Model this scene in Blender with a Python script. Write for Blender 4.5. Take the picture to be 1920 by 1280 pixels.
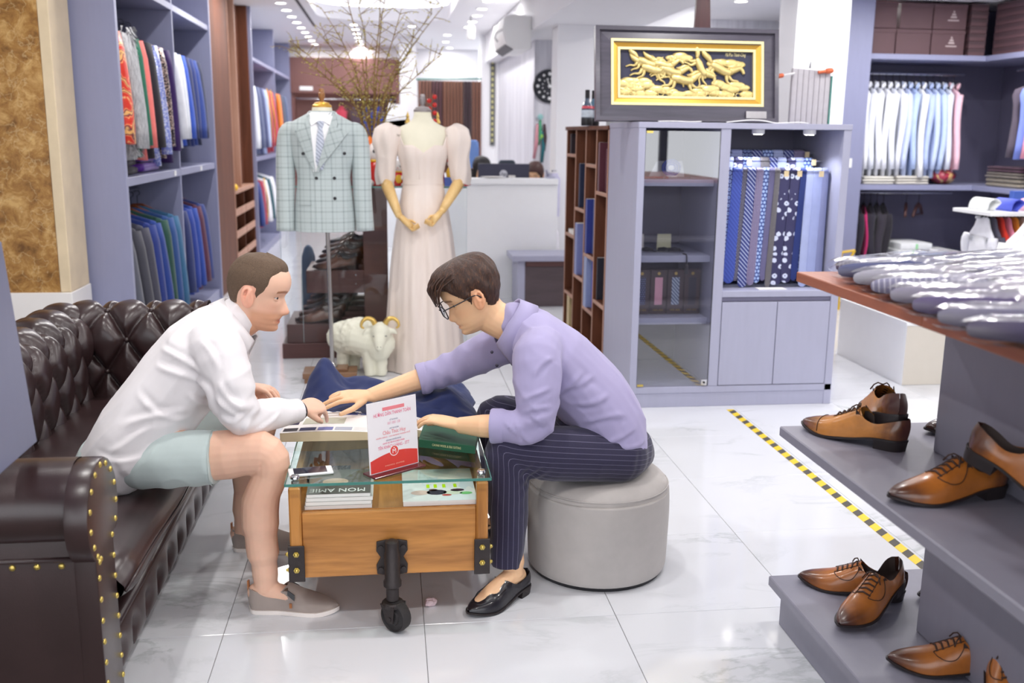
import bpy, bmesh, math, random
from math import sin, cos, pi, sqrt, exp, atan2, radians
from mathutils import Vector as V, Matrix, noise
import numpy as np

for o in list(bpy.data.objects):
    bpy.data.objects.remove(o)
SC = bpy.context.scene
COL = SC.collection
random.seed(7)

# ------------------------------------------------------------------ camera
cd = bpy.data.cameras.new('camera')
cam = bpy.data.objects.new('camera', cd)
COL.objects.link(cam)
cd.sensor_width = 36.0
cd.lens = 36.0 * 1840.85 / 1920.0
pit, yaw, rol = 0.20883, 0.125804, 0.011383
fwd = V((sin(yaw) * cos(pit), cos(yaw) * cos(pit), -sin(pit)))
rgt = V((cos(yaw), -sin(yaw), 0))
upv = rgt.cross(fwd)
r2 = rgt * cos(rol) + upv * sin(rol)
u2 = upv * cos(rol) - rgt * sin(rol)
Mx = Matrix((r2, u2, -fwd)).transposed().to_4x4()
Mx.translation = V((0, 0, 1.4785))
cam.matrix_world = Mx
cd.clip_start = 0.05
cd.clip_end = 200
cd.dof.use_dof = True
cd.dof.focus_distance = 3.25
cd.dof.aperture_fstop = 2.8
SC.camera = cam

# ------------------------------------------------------------------ world, exposure
w = bpy.data.worlds.new('daylight')
SC.world = w
w.use_nodes = True
wn = w.node_tree.nodes
wn['Background'].inputs[0].default_value = (0.93, 0.95, 1.0, 1)
wn['Background'].inputs[1].default_value = 1.9
SC.view_settings.view_transform = 'Standard'
SC.view_settings.look = 'None'
SC.view_settings.gamma = 1
SC.view_settings.use_curve_mapping = False
SC.view_settings.exposure = 0.5
LAMP_W = 9.0          # watts of each ceiling downlight
SC.cycles.sample_clamp_indirect = 6
SC.cycles.max_bounces = 10
SC.cycles.transparent_max_bounces = 16
SC.cycles.caustics_reflective = False
SC.cycles.caustics_refractive = False

# ------------------------------------------------------------------ scene-graph helpers
def link(o, parent=None):
    COL.objects.link(o)
    if parent: o.parent = parent
    return o

def base_of(o):
    b = V((0, 0, 0))
    while o:
        b += o.location
        o = o.parent
    return b

def tag(o, label=None, cat=None, group=None, kind=None):
    if label: o['label'] = label
    if cat: o['category'] = cat
    if group: o['group'] = group
    if kind: o['kind'] = kind
    return o

def thing(name, label, cat, loc=(0, 0, 0), group=None):
    o = bpy.data.objects.new(name, None)
    o.empty_display_size = 0.05
    o.location = loc
    link(o)
    return tag(o, label, cat, group)

def copy_tree(o, parent=None):
    c = o.copy()
    link(c)
    c.parent = parent
    for ch in list(o.children): copy_tree(ch, c)
    return c

class MB:
    """collects vertices and faces of one mesh (world coordinates)"""
    def __init__(s):
        s.v = []; s.f = []; s.m = []; s.mi = 0
    def add(s, vs, fs):
        k = len(s.v)
        s.v += [tuple(p) for p in vs]
        s.f += [tuple(i + k for i in f) for f in fs]
        s.m += [s.mi] * len(fs)
        return s
    def box(s, x0, x1, y0, y1, z0, z1):
        return s.add([(x0,y0,z0),(x1,y0,z0),(x1,y1,z0),(x0,y1,z0),(x0,y0,z1),(x1,y0,z1),(x1,y1,z1),(x0,y1,z1)],
                     [(0,3,2,1),(4,5,6,7),(0,1,5,4),(1,2,6,5),(2,3,7,6),(3,0,4,7)])
    def obox(s, c, ax, ay, az):
        c, ax, ay, az = V(c), V(ax), V(ay), V(az)
        p = [c + ax*i + ay*j + az*k for k in (-1,1) for i, j in ((-1,-1),(1,-1),(1,1),(-1,1))]
        return s.add(p, [(0,3,2,1),(4,5,6,7),(0,1,5,4),(1,2,6,5),(2,3,7,6),(3,0,4,7)])
    def prism(s, poly, off):
        n = len(poly); off = V(off)
        a = [V(p) for p in poly]; b = [p + off for p in a]
        return s.add(a + b, [tuple(range(n))[::-1], tuple(range(n, 2*n))] + [(i, (i+1) % n, n + (i+1) % n, n + i) for i in range(n)])
    def grid(s, fn, nu, nv, cu=False, cv=False):
        vs = [fn(i, j) for i in range(nu) for j in range(nv)]
        fs = []
        for i in range(nu if cu else nu - 1):
            for j in range(nv if cv else nv - 1):
                a, b = i, (i + 1) % nu; c, d = j, (j + 1) % nv
                fs.append((a*nv + c, b*nv + c, b*nv + d, a*nv + d))
        return s.add(vs, fs)
    def loft(s, rings, caps=True):
        n = len(rings[0]); k = len(rings)
        vs = [p for r in rings for p in r]; fs = []
        for i in range(k - 1):
            for j in range(n):
                fs.append((i*n + j, i*n + (j+1) % n, (i+1)*n + (j+1) % n, (i+1)*n + j))
        if caps:
            fs += [tuple(range(n))[::-1], tuple((k-1)*n + j for j in range(n))]
        return s.add(vs, fs)
    def tube(s, pts, rad, n=10, side=None, caps=True, round_ends=False):
        """swept tube; rad: a number or per-point numbers / (side, up) pairs"""
        P = [V(p) for p in pts]; k = len(P)
        R = [rad] * k if isinstance(rad, (int, float)) else list(rad)
        R = [(r, r) if isinstance(r, (int, float)) else r for r in R]
        T = []
        for i in range(k):
            t = P[min(i+1, k-1)] - P[max(i-1, 0)]
            T.append(t.normalized() if t.length > 1e-9 else V((0, 0, 1)))
        if side is None:
            side = V((0,0,1)) if abs(T[0].z) < .8 else V((1,0,0))
            side = T[0].cross(side)
        N = V(side)
        if round_ends:
            m = 4
            def cap(p, t, r):
                out = []
                for q in range(m):
                    a = pi/2 * q / m
                    out.append((p + t * (sin(a) * (r[0] + r[1]) / 2), (r[0]*cos(a) + 1e-4, r[1]*cos(a) + 1e-4)))
                return out
            st = cap(P[0], -T[0], R[0]); en = cap(P[-1], T[-1], R[-1])
            st.append((P[0] - T[0]*((R[0][0]+R[0][1])/2), (1e-3, 1e-3))); en.append((P[-1] + T[-1]*((R[-1][0]+R[-1][1])/2), (1e-3, 1e-3)))
            P2 = [q[0] for q in st[::-1]] + P[1:-1] + [q[0] for q in en]
            R2 = [q[1] for q in st[::-1]] + R[1:-1] + [q[1] for q in en]
            T2 = [T[0]] * len(st) + T[1:-1] + [T[-1]] * len(en)
            P, R, T = P2, R2, T2
        rings = []
        for p, r, t in zip(P, R, T):
            N = N - t * N.dot(t)
            if N.length < 1e-6: N = t.orthogonal()
            N.normalize()
            B = t.cross(N)
            rings.append([p + N * (r[0] * cos(2*pi*j/n)) + B * (r[1] * sin(2*pi*j/n)) for j in range(n)])
        return s.loft(rings, caps)
    def cyl(s, p0, p1, r0, r1=None, n=16):
        return s.tube([p0, p1], [r0, r0 if r1 is None else r1], n)
    def lathe(s, prof, c=(0,0,0), n=24, sx=1, sy=1):
        c = V(c)
        rings = [[c + V((r*cos(2*pi*j/n)*sx, r*sin(2*pi*j/n)*sy, z)) for j in range(n)] for r, z in prof]
        return s.loft(rings)
    def ball(s, c, r, n=12, m=8):
        c = V(c); r = (r, r, r) if isinstance(r, (int, float)) else r
        rings = []
        for i in range(m + 1):
            a = -pi/2 + pi*i/m; q = max(cos(a), .02)
            rings.append([c + V((r[0]*q*cos(2*pi*j/n), r[1]*q*sin(2*pi*j/n), r[2]*sin(a))) for j in range(n)])
        return s.loft(rings)
    def rot(s, ang, axis, about, k0=0):
        M = Matrix.Rotation(ang, 4, axis); a = V(about)
        for i in range(k0, len(s.v)): s.v[i] = tuple(M @ (V(s.v[i]) - a) + a)
        return s
    def move(s, d, k0=0):
        for i in range(k0, len(s.v)): s.v[i] = tuple(V(s.v[i]) + V(d))
        return s
    def mesh(s, name, mat, off=V((0,0,0)), smooth=False, bevel=0, seg=2, fix=True):
        me = bpy.data.meshes.new(name)
        me.from_pydata([(p[0]-off.x, p[1]-off.y, p[2]-off.z) for p in s.v], [], s.f)
        for m in (mat if isinstance(mat, (list, tuple)) else [mat]): me.materials.append(m)
        if isinstance(mat, (list, tuple)):
            me.polygons.foreach_set('material_index', s.m)
        if fix or bevel:
            bm = bmesh.new(); bm.from_mesh(me)
            bmesh.ops.recalc_face_normals(bm, faces=bm.faces)
            if bevel:
                es = [e for e in bm.edges if len(e.link_faces) == 2 and e.calc_face_angle(0) > .5]
                bmesh.ops.bevel(bm, geom=es, offset=bevel, segments=seg, affect='EDGES', profile=.6, clamp_overlap=True)
            bm.to_mesh(me); bm.free()
        if smooth:
            me.polygons.foreach_set('use_smooth', [True] * len(me.polygons))
            if smooth != 2: me.set_sharp_from_angle(angle=radians(40))
        me.update()
        return me
    def build(s, name, mat, parent=None, smooth=False, bevel=0, seg=2, label=None, kind=None, fix=True):
        off = base_of(parent) if parent else V((0,0,0))
        o = bpy.data.objects.new(name, s.mesh(name, mat, off, smooth, bevel, seg, fix))
        link(o, parent)
        return tag(o, label, None, None, kind)

def solo(mb, name, mat, label, cat, loc, group=None, **k):
    """a thing that is one mesh, its origin at loc"""
    t = bpy.data.objects.new(name, mb.mesh(name, mat, V(loc), **k))
    t.location = loc
    link(t)
    return tag(t, label, cat, group)

def boxpart(name, b, mat, parent=None, bevel=.002, label=None, kind=None):
    return MB().box(*b).build(name, mat, parent, bevel=bevel, seg=1, label=label, kind=kind)

def crm(P, k=6):
    """Catmull-Rom through points (tuples of any length)"""
    P = [np.array(p, float) for p in P]; out = []
    for i in range(len(P) - 1):
        a, b, c, d = P[max(i-1,0)], P[i], P[i+1], P[min(i+2, len(P)-1)]
        for j in range(k):
            t = j / k
            out.append(.5*((2*b) + (c-a)*t + (2*a-5*b+4*c-d)*t*t + (3*b-a-3*c+d)*t**3))
    out.append(P[-1])
    return [tuple(p) for p in out]

def lerp_tab(tab, x):
    xs = [t[0] for t in tab]
    if not isinstance(tab[0][1], tuple): return float(np.interp(x, xs, [t[1] for t in tab]))
    return tuple(float(np.interp(x, xs, [t[1][i] for t in tab])) for i in range(len(tab[0][1])))

def smooth_tab(tab, x):
    """monotone-ish smooth interpolation of a table"""
    xs = [t[0] for t in tab]; ys = [t[1] for t in tab]
    if x <= xs[0]: return ys[0]
    if x >= xs[-1]: return ys[-1]
    i = max(j for j in range(len(xs)) if xs[j] <= x)
    i = min(i, len(xs)-2)
    t = (x - xs[i]) / (xs[i+1] - xs[i])
    a = ys[max(i-1,0)]; b = ys[i]; c = ys[i+1]; d = ys[min(i+2, len(ys)-1)]
    return .5*((2*b) + (c-a)*t + (2*a-5*b+4*c-d)*t*t + (3*b-a-3*c+d)*t**3)

def remesh(mb, name, voxel, it=3, fac=.5):
    """one continuous surface grown from overlapping closed shapes"""
    me = mb.mesh(name, MAT_TMP)
    o = bpy.data.objects.new(name + '_source', me)
    COL.objects.link(o)
    m = o.modifiers.new('r', 'REMESH'); m.mode = 'VOXEL'; m.voxel_size = voxel; m.adaptivity = 0
    if it:
        m = o.modifiers.new('s', 'SMOOTH'); m.factor = fac; m.iterations = it
    dg = bpy.context.evaluated_depsgraph_get(); dg.update()
    out = bpy.data.meshes.new_from_object(o.evaluated_get(dg))
    bpy.data.objects.remove(o); bpy.data.meshes.remove(me)
    out.name = name
    return out

def verts_of(me):
    a = np.empty(len(me.vertices) * 3); me.vertices.foreach_get('co', a)
    return a.reshape(-1, 3)

def normals_of(me):
    a = np.empty(len(me.vertices) * 3); me.vertices.foreach_get('normal', a)
    return a.reshape(-1, 3)

def put_mesh(me, name, mat, parent, off=None, label=None):
    """link a world-coordinate mesh under parent"""
    off = base_of(parent) if parent else (off or V((0,0,0)))
    co = verts_of(me) - np.array(off)
    me.vertices.foreach_set('co', co.ravel())
    me.materials.clear()
    me.materials.append(mat)
    me.polygons.foreach_set('use_smooth', [True] * len(me.polygons))
    me.update()
    o = bpy.data.objects.new(name, me)
    link(o, parent)
    return tag(o, label)

def lettering(txt, size, M, mat, parent=None, name='lettering', ext=.0004, align='CENTER', shear=0, width=None):
    """raised or printed words; M: matrix whose X/Y span the written plane"""
    cu = bpy.data.curves.new('t', 'FONT')
    cu.body = txt; cu.size = size; cu.align_x = align; cu.align_y = 'CENTER'
    cu.extrude = ext; cu.resolution_u = 2; cu.shear = shear
    t = bpy.data.objects.new('t', cu); COL.objects.link(t)
    dg = bpy.context.evaluated_depsgraph_get(); dg.update()
    me = bpy.data.meshes.new_from_object(t.evaluated_get(dg))
    bpy.data.objects.remove(t); bpy.data.curves.remove(cu)
    me.name = name
    if width and len(me.vertices):
        co = verts_of(me); wd = np.ptp(co[:,0])
        if wd > 0: co[:,0] *= width / wd
        me.vertices.foreach_set('co', co.ravel())
    me.transform(Matrix.Translation(-base_of(parent)) @ M if parent else M)
    me.materials.clear(); me.materials.append(mat)
    o = bpy.data.objects.new(name, me)
    return link(o, parent)

def plane_M(o, x, y):
    x = V(x).normalized(); y = V(y).normalized(); z = x.cross(y)
    M = Matrix((x, y, z)).transposed().to_4x4(); M.translation = V(o)
    return M

# ------------------------------------------------------------------ materials (all procedural)
def srgb(h):
    if isinstance(h, str):
        h = h.lstrip('#'); c = [int(h[i:i+2], 16)/255 for i in (0, 2, 4)]
    else: c = h
    return tuple(x/12.92 if x <= .04045 else ((x+.055)/1.055)**2.4 for x in c) + (1,)

class NM:
    """a node material under construction"""
    def __init__(s, name):
        s.m = bpy.data.materials.new(name); s.m.use_nodes = True
        s.t = s.m.node_tree; s.b = s.t.nodes['Principled BSDF']
        s._co = {}
    def n(s, typ, **k):
        nd = s.t.nodes.new('ShaderNode' + typ)
        for a, v in k.items():
            if a.startswith('i_'): s.set(nd.inputs[int(a[2:]) if a[2:].isdigit() else a[2:]], v)
            else: setattr(nd, a, v)
        return nd
    def set(s, inp, v):
        if isinstance(v, bpy.types.NodeSocket): s.t.links.new(v, inp)
        else: inp.default_value = v
    def co(s, kind='Object', scale=(1,1,1), rot=(0,0,0), loc=(0,0,0)):
        tc = s.n('TexCoord')
        mp = s.n('Mapping'); mp.inputs['Scale'].default_value = scale if not isinstance(scale, (int, float)) else (scale,)*3
        mp.inputs['Rotation'].default_value = rot; mp.inputs['Location'].default_value = loc
        s.t.links.new(tc.outputs[kind], mp.inputs[0])
        return mp.outputs[0]
    def noise(s, co, scale, detail=3, rough=.5, dist=0):
        nd = s.n('TexNoise'); s.set(nd.inputs['Vector'], co)
        nd.inputs['Scale'].default_value = scale; nd.inputs['Detail'].default_value = detail
        nd.inputs['Roughness'].default_value = rough; nd.inputs['Distortion'].default_value = dist
        return nd.outputs['Fac']
    def ramp(s, fac, stops, interp='LINEAR'):
        nd = s.n('ValToRGB'); s.set(nd.inputs[0], fac); cr = nd.color_ramp; cr.interpolation = interp
        while len(cr.elements) < len(stops): cr.elements.new(.5)
        for e, (p, c) in zip(cr.elements, stops): e.position = p; e.color = c if len(c) == 4 else tuple(c) + (1,)
        return nd.outputs[0]
    def mix(s, fac, a, b, blend='MIX'):
        nd = s.n('Mix', data_type='RGBA', blend_type=blend)
        s.set(nd.inputs[0], fac); s.set(nd.inputs[6], a); s.set(nd.inputs[7], b)
        return nd.outputs[2]
    def math(s, op, a, b=0, c=0):
        nd = s.n('Math', operation=op)
        s.set(nd.inputs[0], a); s.set(nd.inputs[1], b)
        if op in ('MULTIPLY_ADD', 'SMOOTH_MIN', 'COMPARE'): s.set(nd.inputs[2], c)
        return nd.outputs[0]
    def sep(s, co):
        nd = s.n('SeparateXYZ'); s.set(nd.inputs[0], co); return nd.outputs
    def col(s, c): s.set(s.b.inputs['Base Color'], c); return s
    def bump(s, h, strength=.3, dist=.01):
        nd = s.n('Bump'); nd.inputs['Strength'].default_value = strength; nd.inputs['Distance'].default_value = dist
        s.set(nd.inputs['Height'], h); s.set(s.b.inputs['Normal'], nd.outputs[0]); return s
    def p(s, **k):
        for a, v in k.items(): s.set(s.b.inputs[a.replace('_', ' ')], v)
        return s

def mul(c, k): return tuple(min(1, x*k) for x in c[:3]) + (1,)

def mat(name, h, rough=.5, metal=0, var=.08, vs=14, bump=0, bs=120, coat=0, sheen=0, spec=.5, stretch=(1,1,1), **kw):
    q = NM(name); c = srgb(h); co = q.co('Object', stretch)
    q.col(q.mix(q.noise(co, vs), mul(c, 1-var), mul(c, 1+var)))
    q.p(Roughness=rough, Metallic=metal); q.b.inputs['Specular IOR Level'].default_value = spec
    if coat: q.p(**{'Coat_Weight': coat, 'Coat_Roughness': .08})
    if sheen: q.p(**{'Sheen_Weight': sheen})
    if bump: q.bump(q.noise(co, bs, 2), bump, .004)
    for a, v in kw.items(): q.b.inputs[a.replace('_', ' ')].default_value = v
    return q.m

def fabric(name, h, rough=.85, weave=900, var=.1, sheen=.15):
    q = NM(name); c = srgb(h); co = q.co('Object')
    q.col(q.mix(q.noise(co, 25, 4), mul(c, 1-var), mul(c, 1+var)))
    q.p(Roughness=rough, Sheen_Weight=sheen); q.b.inputs['Specular IOR Level'].default_value = .25
    q.bump(q.noise(co, weave, 1), .15, .001)
    return q.m

def wood(name, c1, c2, axis=0, scale=9, rough=.4, coat=0):
    q = NM(name); st = [1, 1, 1]; st[axis] = .09
    co = q.co('Object', st); n = q.noise(co, scale, 5, .6, 1.2); n2 = q.noise(co, scale*9, 3, .6)
    f = q.math('MULTIPLY_ADD', n2, .35, q.math('MULTIPLY', n, .8))
    q.col(q.ramp(f, [(.32, srgb(c1)), (.72, srgb(c2))])); q.p(Roughness=rough); q.b.inputs['Specular IOR Level'].default_value = .3 if rough >= .5 else .5
    if coat: q.p(Coat_Weight=coat, Coat_Roughness=.15)
    q.bump(n2, .08, .002)
    return q.m

def emis(name, h, s):
    q = NM(name); q.p(**{'Base_Color': srgb(h), 'Emission_Color': srgb(h), 'Emission_Strength': s}); return q.m

def glass(name, tint='#f2faf8', ior=1.45, rough=0, mirror=0):
    """thin clear glass: reflects by Fresnel, lets light straight through"""
    q = NM(name); q.t.nodes.remove(q.b)
    fr = q.n('Fresnel'); fr.inputs[0].default_value = ior
    tr = q.n('BsdfTransparent'); tr.inputs[0].default_value = srgb(tint)
    gl = q.n('BsdfGlossy'); gl.inputs['Roughness'].default_value = rough; gl.inputs[0].default_value = (1,1,1,1)
    f = fr.outputs[0]
    if mirror: f = q.math('MAXIMUM', f, mirror)
    ge = q.n('NewGeometry'); f = q.math('MULTIPLY', f, q.math('SUBTRACT', 1, ge.outputs['Backfacing']))
    mx = q.n('MixShader'); q.t.links.new(f, mx.inputs[0]); q.t.links.new(tr.outputs[0], mx.inputs[1]); q.t.links.new(gl.outputs[0], mx.inputs[2])
    q.t.links.new(mx.outputs[0], q.t.nodes['Material Output'].inputs[0])
    return q.m

MAT_TMP = bpy.data.materials.new('temp')

# -- setting
def m_floor():
    q = NM('white_marble_tile'); oi = q.n('ObjectInfo'); co = q.co('Object')
    va = q.n('VectorMath', operation='MULTIPLY_ADD'); q.set(va.inputs[0], oi.outputs['Random']); va.inputs[1].default_value = (37, 53, 11); q.set(va.inputs[2], co)
    st = q.n('Mapping'); q.set(st.inputs[0], va.outputs[0]); st.inputs['Scale'].default_value = (1, 2.2, 1); st.inputs['Rotation'].default_value = (0, 0, -.5)
    n = q.noise(st.outputs[0], 1.6, 7, .62, 1.0)
    vein = q.math('ABSOLUTE', q.math('SUBTRACT', n, .5))
    v1 = q.ramp(vein, [(0, (1,1,1)), (.035, (0,0,0))])
    msk = q.ramp(q.noise(va.outputs[0], 1.9, 2), [(.48, (0,0,0)), (.66, (1,1,1))])
    f = q.math('MULTIPLY', q.math('MULTIPLY', v1, msk), .55)
    q.col(q.mix(f, srgb('#dcdee3'), srgb('#aab1b2'))); q.p(Roughness=.09)
    q.b.inputs['Specular IOR Level'].default_value = .6
    q.bump(q.noise(co, 3, 1), .02, .004)
    return q.m
M_TILE = m_floor()
M_GROUT = mat('grout', '#6f6a66', .9)
M_WALL = mat('white_wall', '#eeeef2', .75, var=.02, vs=2)
M_CEIL = mat('white_ceiling', '#f2f2f6', .8, var=.01, vs=2)
M_DARKSLOT = mat('slot_dark', '#3b3a40', .6)
def m_marble():
    q = NM('brown_marble'); co = q.co('Object')
    vo = q.n('TexVoronoi', feature='DISTANCE_TO_EDGE'); vo.inputs['Scale'].default_value = 7
    wp = q.n('VectorMath', operation='MULTIPLY_ADD')
    nz = q.n('TexNoise'); nz.inputs['Scale'].default_value = 9; nz.inputs['Detail'].default_value = 4; q.set(nz.inputs['Vector'], co)
    q.set(wp.inputs[0], nz.outputs['Color']); wp.inputs[1].default_value = (.34,)*3; q.set(wp.inputs[2], co)
    q.set(vo.inputs['Vector'], wp.outputs[0])
    base = q.ramp(q.noise(co, 9, 9, .74, .45), [(.34, srgb('#6b4518')), (.5, srgb('#a3763a')), (.64, srgb('#cda566'))])
    vein = q.ramp(vo.outputs['Distance'], [(0, (1,1,1)), (.03, (0,0,0))])
    q.col(q.mix(q.math('MULTIPLY', vein, .45), base, srgb('#dcc08c'))); q.p(Roughness=.22)
    return q.m
M_MARBLE = m_marble()
M_CREAM_STONE = mat('cream_stone', '#dcc9a8', .3, var=.15, vs=9)
M_WHITE_STONE = mat('white_stone', '#ece9e6', .25, var=.06, vs=5)
def m_streak():
    q = NM('grey_streak_wallpaper'); co = q.co('Object', (7, 7, .5))
    n = q.noise(co, 2.2, 6, .65)
    q.col(q.ramp(n, [(.3, srgb('#b9b8c3')), (.5, srgb('#cfcfd8')), (.7, srgb('#e2e2ea'))])); q.p(Roughness=.5)
    return q.m
M_STREAK = m_streak()
M_BROWNWALL = mat('brown_closet_wall', '#77504c', .5, var=.08, vs=3)

# -- shop furniture
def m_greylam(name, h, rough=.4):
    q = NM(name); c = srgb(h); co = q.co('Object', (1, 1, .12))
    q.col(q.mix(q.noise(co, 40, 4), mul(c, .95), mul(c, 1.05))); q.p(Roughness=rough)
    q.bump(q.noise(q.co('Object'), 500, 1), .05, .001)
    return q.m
M_GREY = m_greylam('grey_laminate', '#8d90ae')
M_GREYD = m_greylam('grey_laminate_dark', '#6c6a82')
M_GREYL = m_greylam('grey_laminate_light', '#a6a7bd')
M_PLINTH = m_greylam('grey_plinth_laminate', '#82818f', .45)
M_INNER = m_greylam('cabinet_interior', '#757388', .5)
M_BWOOD = wood('brown_shelf_wood', '#4f2b1b', '#70422d', 2, 8, .6)
M_BWOODL = wood('brown_shelf_edge_wood', '#a87a64', '#bd9480', 2, 8, .5)
M_TOPWOOD = wood('reddish_table_wood', '#85452f', '#a8654a', 1, 9, .42)
M_TEAK = wood('golden_teak', '#74400f', '#c98a45', 0, 7, .42, .2)
M_DKBROWN = wood('dark_brown_wood', '#4a2e2e', '#5d3d3b', 0, 7, .45)
M_WENGE = wood('wenge_wood', '#4a4044', '#5c5054', 0, 9, .5)
M_BROWNBASE = wood('walnut_base_wood', '#6a4a35', '#8f6a4c', 0, 9, .35, .3)
def m_leather():
    q = NM('oxblood_leather'); co = q.co('Object')
    q.col(q.mix(q.noise(co, 6, 4), srgb('#251818'), srgb('#3e2c2d'))); q.p(Roughness=.3, Coat_Weight=.35, Coat_Roughness=.25)
    vo = q.n('TexVoronoi'); vo.inputs['Scale'].default_value = 420; q.set(vo.inputs['Vector'], co)
    q.bump(q.math('ADD', q.math('MULTIPLY', vo.outputs['Distance'], .25), q.noise(co, 12, 3)), .12, .006)
    return q.m
M_LEATHER = m_leather()
M_BRASS = mat('brass', '#d8c06a', .28, .9)
M_GOLD = mat('gold_leaf', '#d9b765', .32, .75, var=.25, vs=30)
M_GOLDF = mat('gold_frame', '#e2b04a', .35, .55, var=.1)
M_GOLDP = mat('pale_gold', '#f0e3ac', .4, .35, var=.06)
M_CHROME = mat('chrome', '#d4d4d8', .14, 1, var=.02)
M_STEEL = mat('brushed_steel', '#b9b6b4', .25, 1, var=.05, stretch=(1,1,.05))
M_IRON = mat('black_iron', '#3b3535', .5, .5, var=.2, vs=30, bump=.3, bs=90)
M_BLACK = mat('black_plastic', '#1d1d22', .4)
M_RUBBER = mat('black_rubber', '#2a2728', .7, bump=.1)
M_WHITE = mat('white_lacquer', '#f1f2f4', .35, var=.02)
M_WHITEP = mat('white_plastic', '#eeeeee', .4, var=.02)
M_OFFW = mat('offwhite_board', '#cfc8bd', .6, var=.03)
M_PAPER = mat('paper', '#f4f1ee', .8, var=.03)
M_CREAM = mat('cream_paper', '#ead9b4', .8, var=.05)
M_GLASS = glass('clear_glass', '#fdfefe')
M_GLASSG = glass('green_tinted_glass', '#eef8f4', 1.5)
M_GLASSE = mat('glass_green_edge', '#4d8a80', .12, var=.1, spec=.8)
M_GLASSC = glass('cabinet_door_glass', '#f2f3f6', 1.6, 0, .2)
M_ACRYL = glass('acrylic', '#fefefe', 1.35)
M_LENS = glass('spectacle_lens', '#f3f5f8', 1.4)
M_LENSD = glass('dark_lens', '#3c4a44', 1.5)
def m_plastic():
    q = NM('clear_plastic_bag'); q.t.nodes.remove(q.b); co = q.co('Object')
    bp = q.n('Bump'); bp.inputs['Strength'].default_value = .4; bp.inputs['Distance'].default_value = .02
    q.set(bp.inputs['Height'], q.noise(q.co('Object', (1, 1.3, 1)), 11, 2, .45))
    fr = q.n('LayerWeight'); fr.inputs[0].default_value = .22; q.set(fr.inputs['Normal'], bp.outputs[0])
    tr = q.n('BsdfTransparent'); tr.inputs[0].default_value = (.97, .97, .99, 1)
    gl = q.n('BsdfGlossy'); gl.inputs['Roughness'].default_value = .17; q.set(gl.inputs['Normal'], bp.outputs[0])
    mx = q.n('MixShader'); q.set(mx.inputs[0], q.math('MULTIPLY_ADD', fr.outputs['Fresnel'], .5, .03)); q.t.links.new(tr.outputs[0], mx.inputs[1]); q.t.links.new(gl.outputs[0], mx.inputs[2])
    q.t.links.new(mx.outputs[0], q.t.nodes['Material Output'].inputs[0])
    return q.m
M_BAG = m_plastic()
M_LAMP = emis('downlight_glow', '#fffaf2', 14)
M_COVE = emis('cove_glow', '#fdfdff', 3.0)

# -- patterned cloth
def stripes(name, bg, fg, period, width=.3, ang=(0,0,0), rough=.55, sheen=.2):
    q = NM(name); x = q.sep(q.co('Object', 1/period, ang))[0]
    f = q.math('LESS_THAN', q.math('FRACT', x), width)
    q.col(q.mix(f, srgb(bg), srgb(fg))); q.p(Roughness=rough, Sheen_Weight=sheen); return q.m
def dots(name, bg, fg, cell, r=.3, ring=0, rough=.5, stag=True):
    q = NM(name); o = q.sep(q.co('Object', 1/cell))
    z = o[2]; x = q.math('ADD', o[0], q.math('MULTIPLY', q.math('FLOOR', z), .5)) if stag else o[0]
    fx = q.math('SUBTRACT', q.math('FRACT', x), .5); fz = q.math('SUBTRACT', q.math('FRACT', z), .5)
    d = q.math('SQRT', q.math('ADD', q.math('MULTIPLY', fx, fx), q.math('MULTIPLY', fz, fz)))
    f = q.math('LESS_THAN', d, r)
    if ring: f = q.math('SUBTRACT', f, q.math('LESS_THAN', d, ring))
    q.col(q.mix(f, srgb(bg), srgb(fg))); q.p(Roughness=rough, Sheen_Weight=.2); return q.m
def floral(name, bg, fg, scale):
    q = NM(name); co = q.co('Object', (1, .05, 1)); vo = q.n('TexVoronoi'); vo.inputs['Scale'].default_value = scale; vo.inputs['Randomness'].default_value = .75
    n = q.n('TexNoise'); n.inputs['Scale'].default_value = scale*2.2; q.set(n.inputs['Vector'], co)
    wp = q.n('VectorMath', operation='MULTIPLY_ADD'); q.set(wp.inputs[0], n.outputs['Color']); wp.inputs[1].default_value = (.012,)*3; q.set(wp.inputs[2], co)
    q.set(vo.inputs['Vector'], wp.outputs[0])
    q.col(q.ramp(vo.outputs['Distance'], [(0, srgb(bg)), (.1, srgb(bg)), (.12, srgb(fg)), (.36, srgb(fg)), (.38, srgb(bg))])); q.p(Roughness=.5)
    return q.m
def m_plaid(rot=0, k=1):
    q = NM('grey_green_plaid_wool'); o = q.sep(q.co('Object', 1/.062, (0,rot,0)))
    def band(v, w1, w2):
        f = q.math('FRACT', v)
        a = q.math('LESS_THAN', q.math('ABSOLUTE', q.math('SUBTRACT', f, .5)), w1)
        b = q.math('LESS_THAN', q.math('ABSOLUTE', q.math('SUBTRACT', q.math('FRACT', q.math('ADD', f, .62)), .5)), w2)
        return q.math('ADD', q.math('MULTIPLY', a, .55), q.math('MULTIPLY', b, .35))
    s = q.math('MULTIPLY', q.math('ADD', band(o[0], .07, .03), band(o[2], .07, .03)), .48)
    s = q.math('MULTIPLY', s, q.math('MULTIPLY_ADD', q.noise(q.co('Object'), 420, 2), .8, .6))
    q.col(q.mix(s, mul(srgb('#b9c4c4'),k), mul(srgb('#5d6a70'),k))); q.p(Roughness=.8, Sheen_Weight=.2)
    q.bump(q.noise(q.co('Object'), 700, 1), .1, .001)
    return q.m
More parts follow.
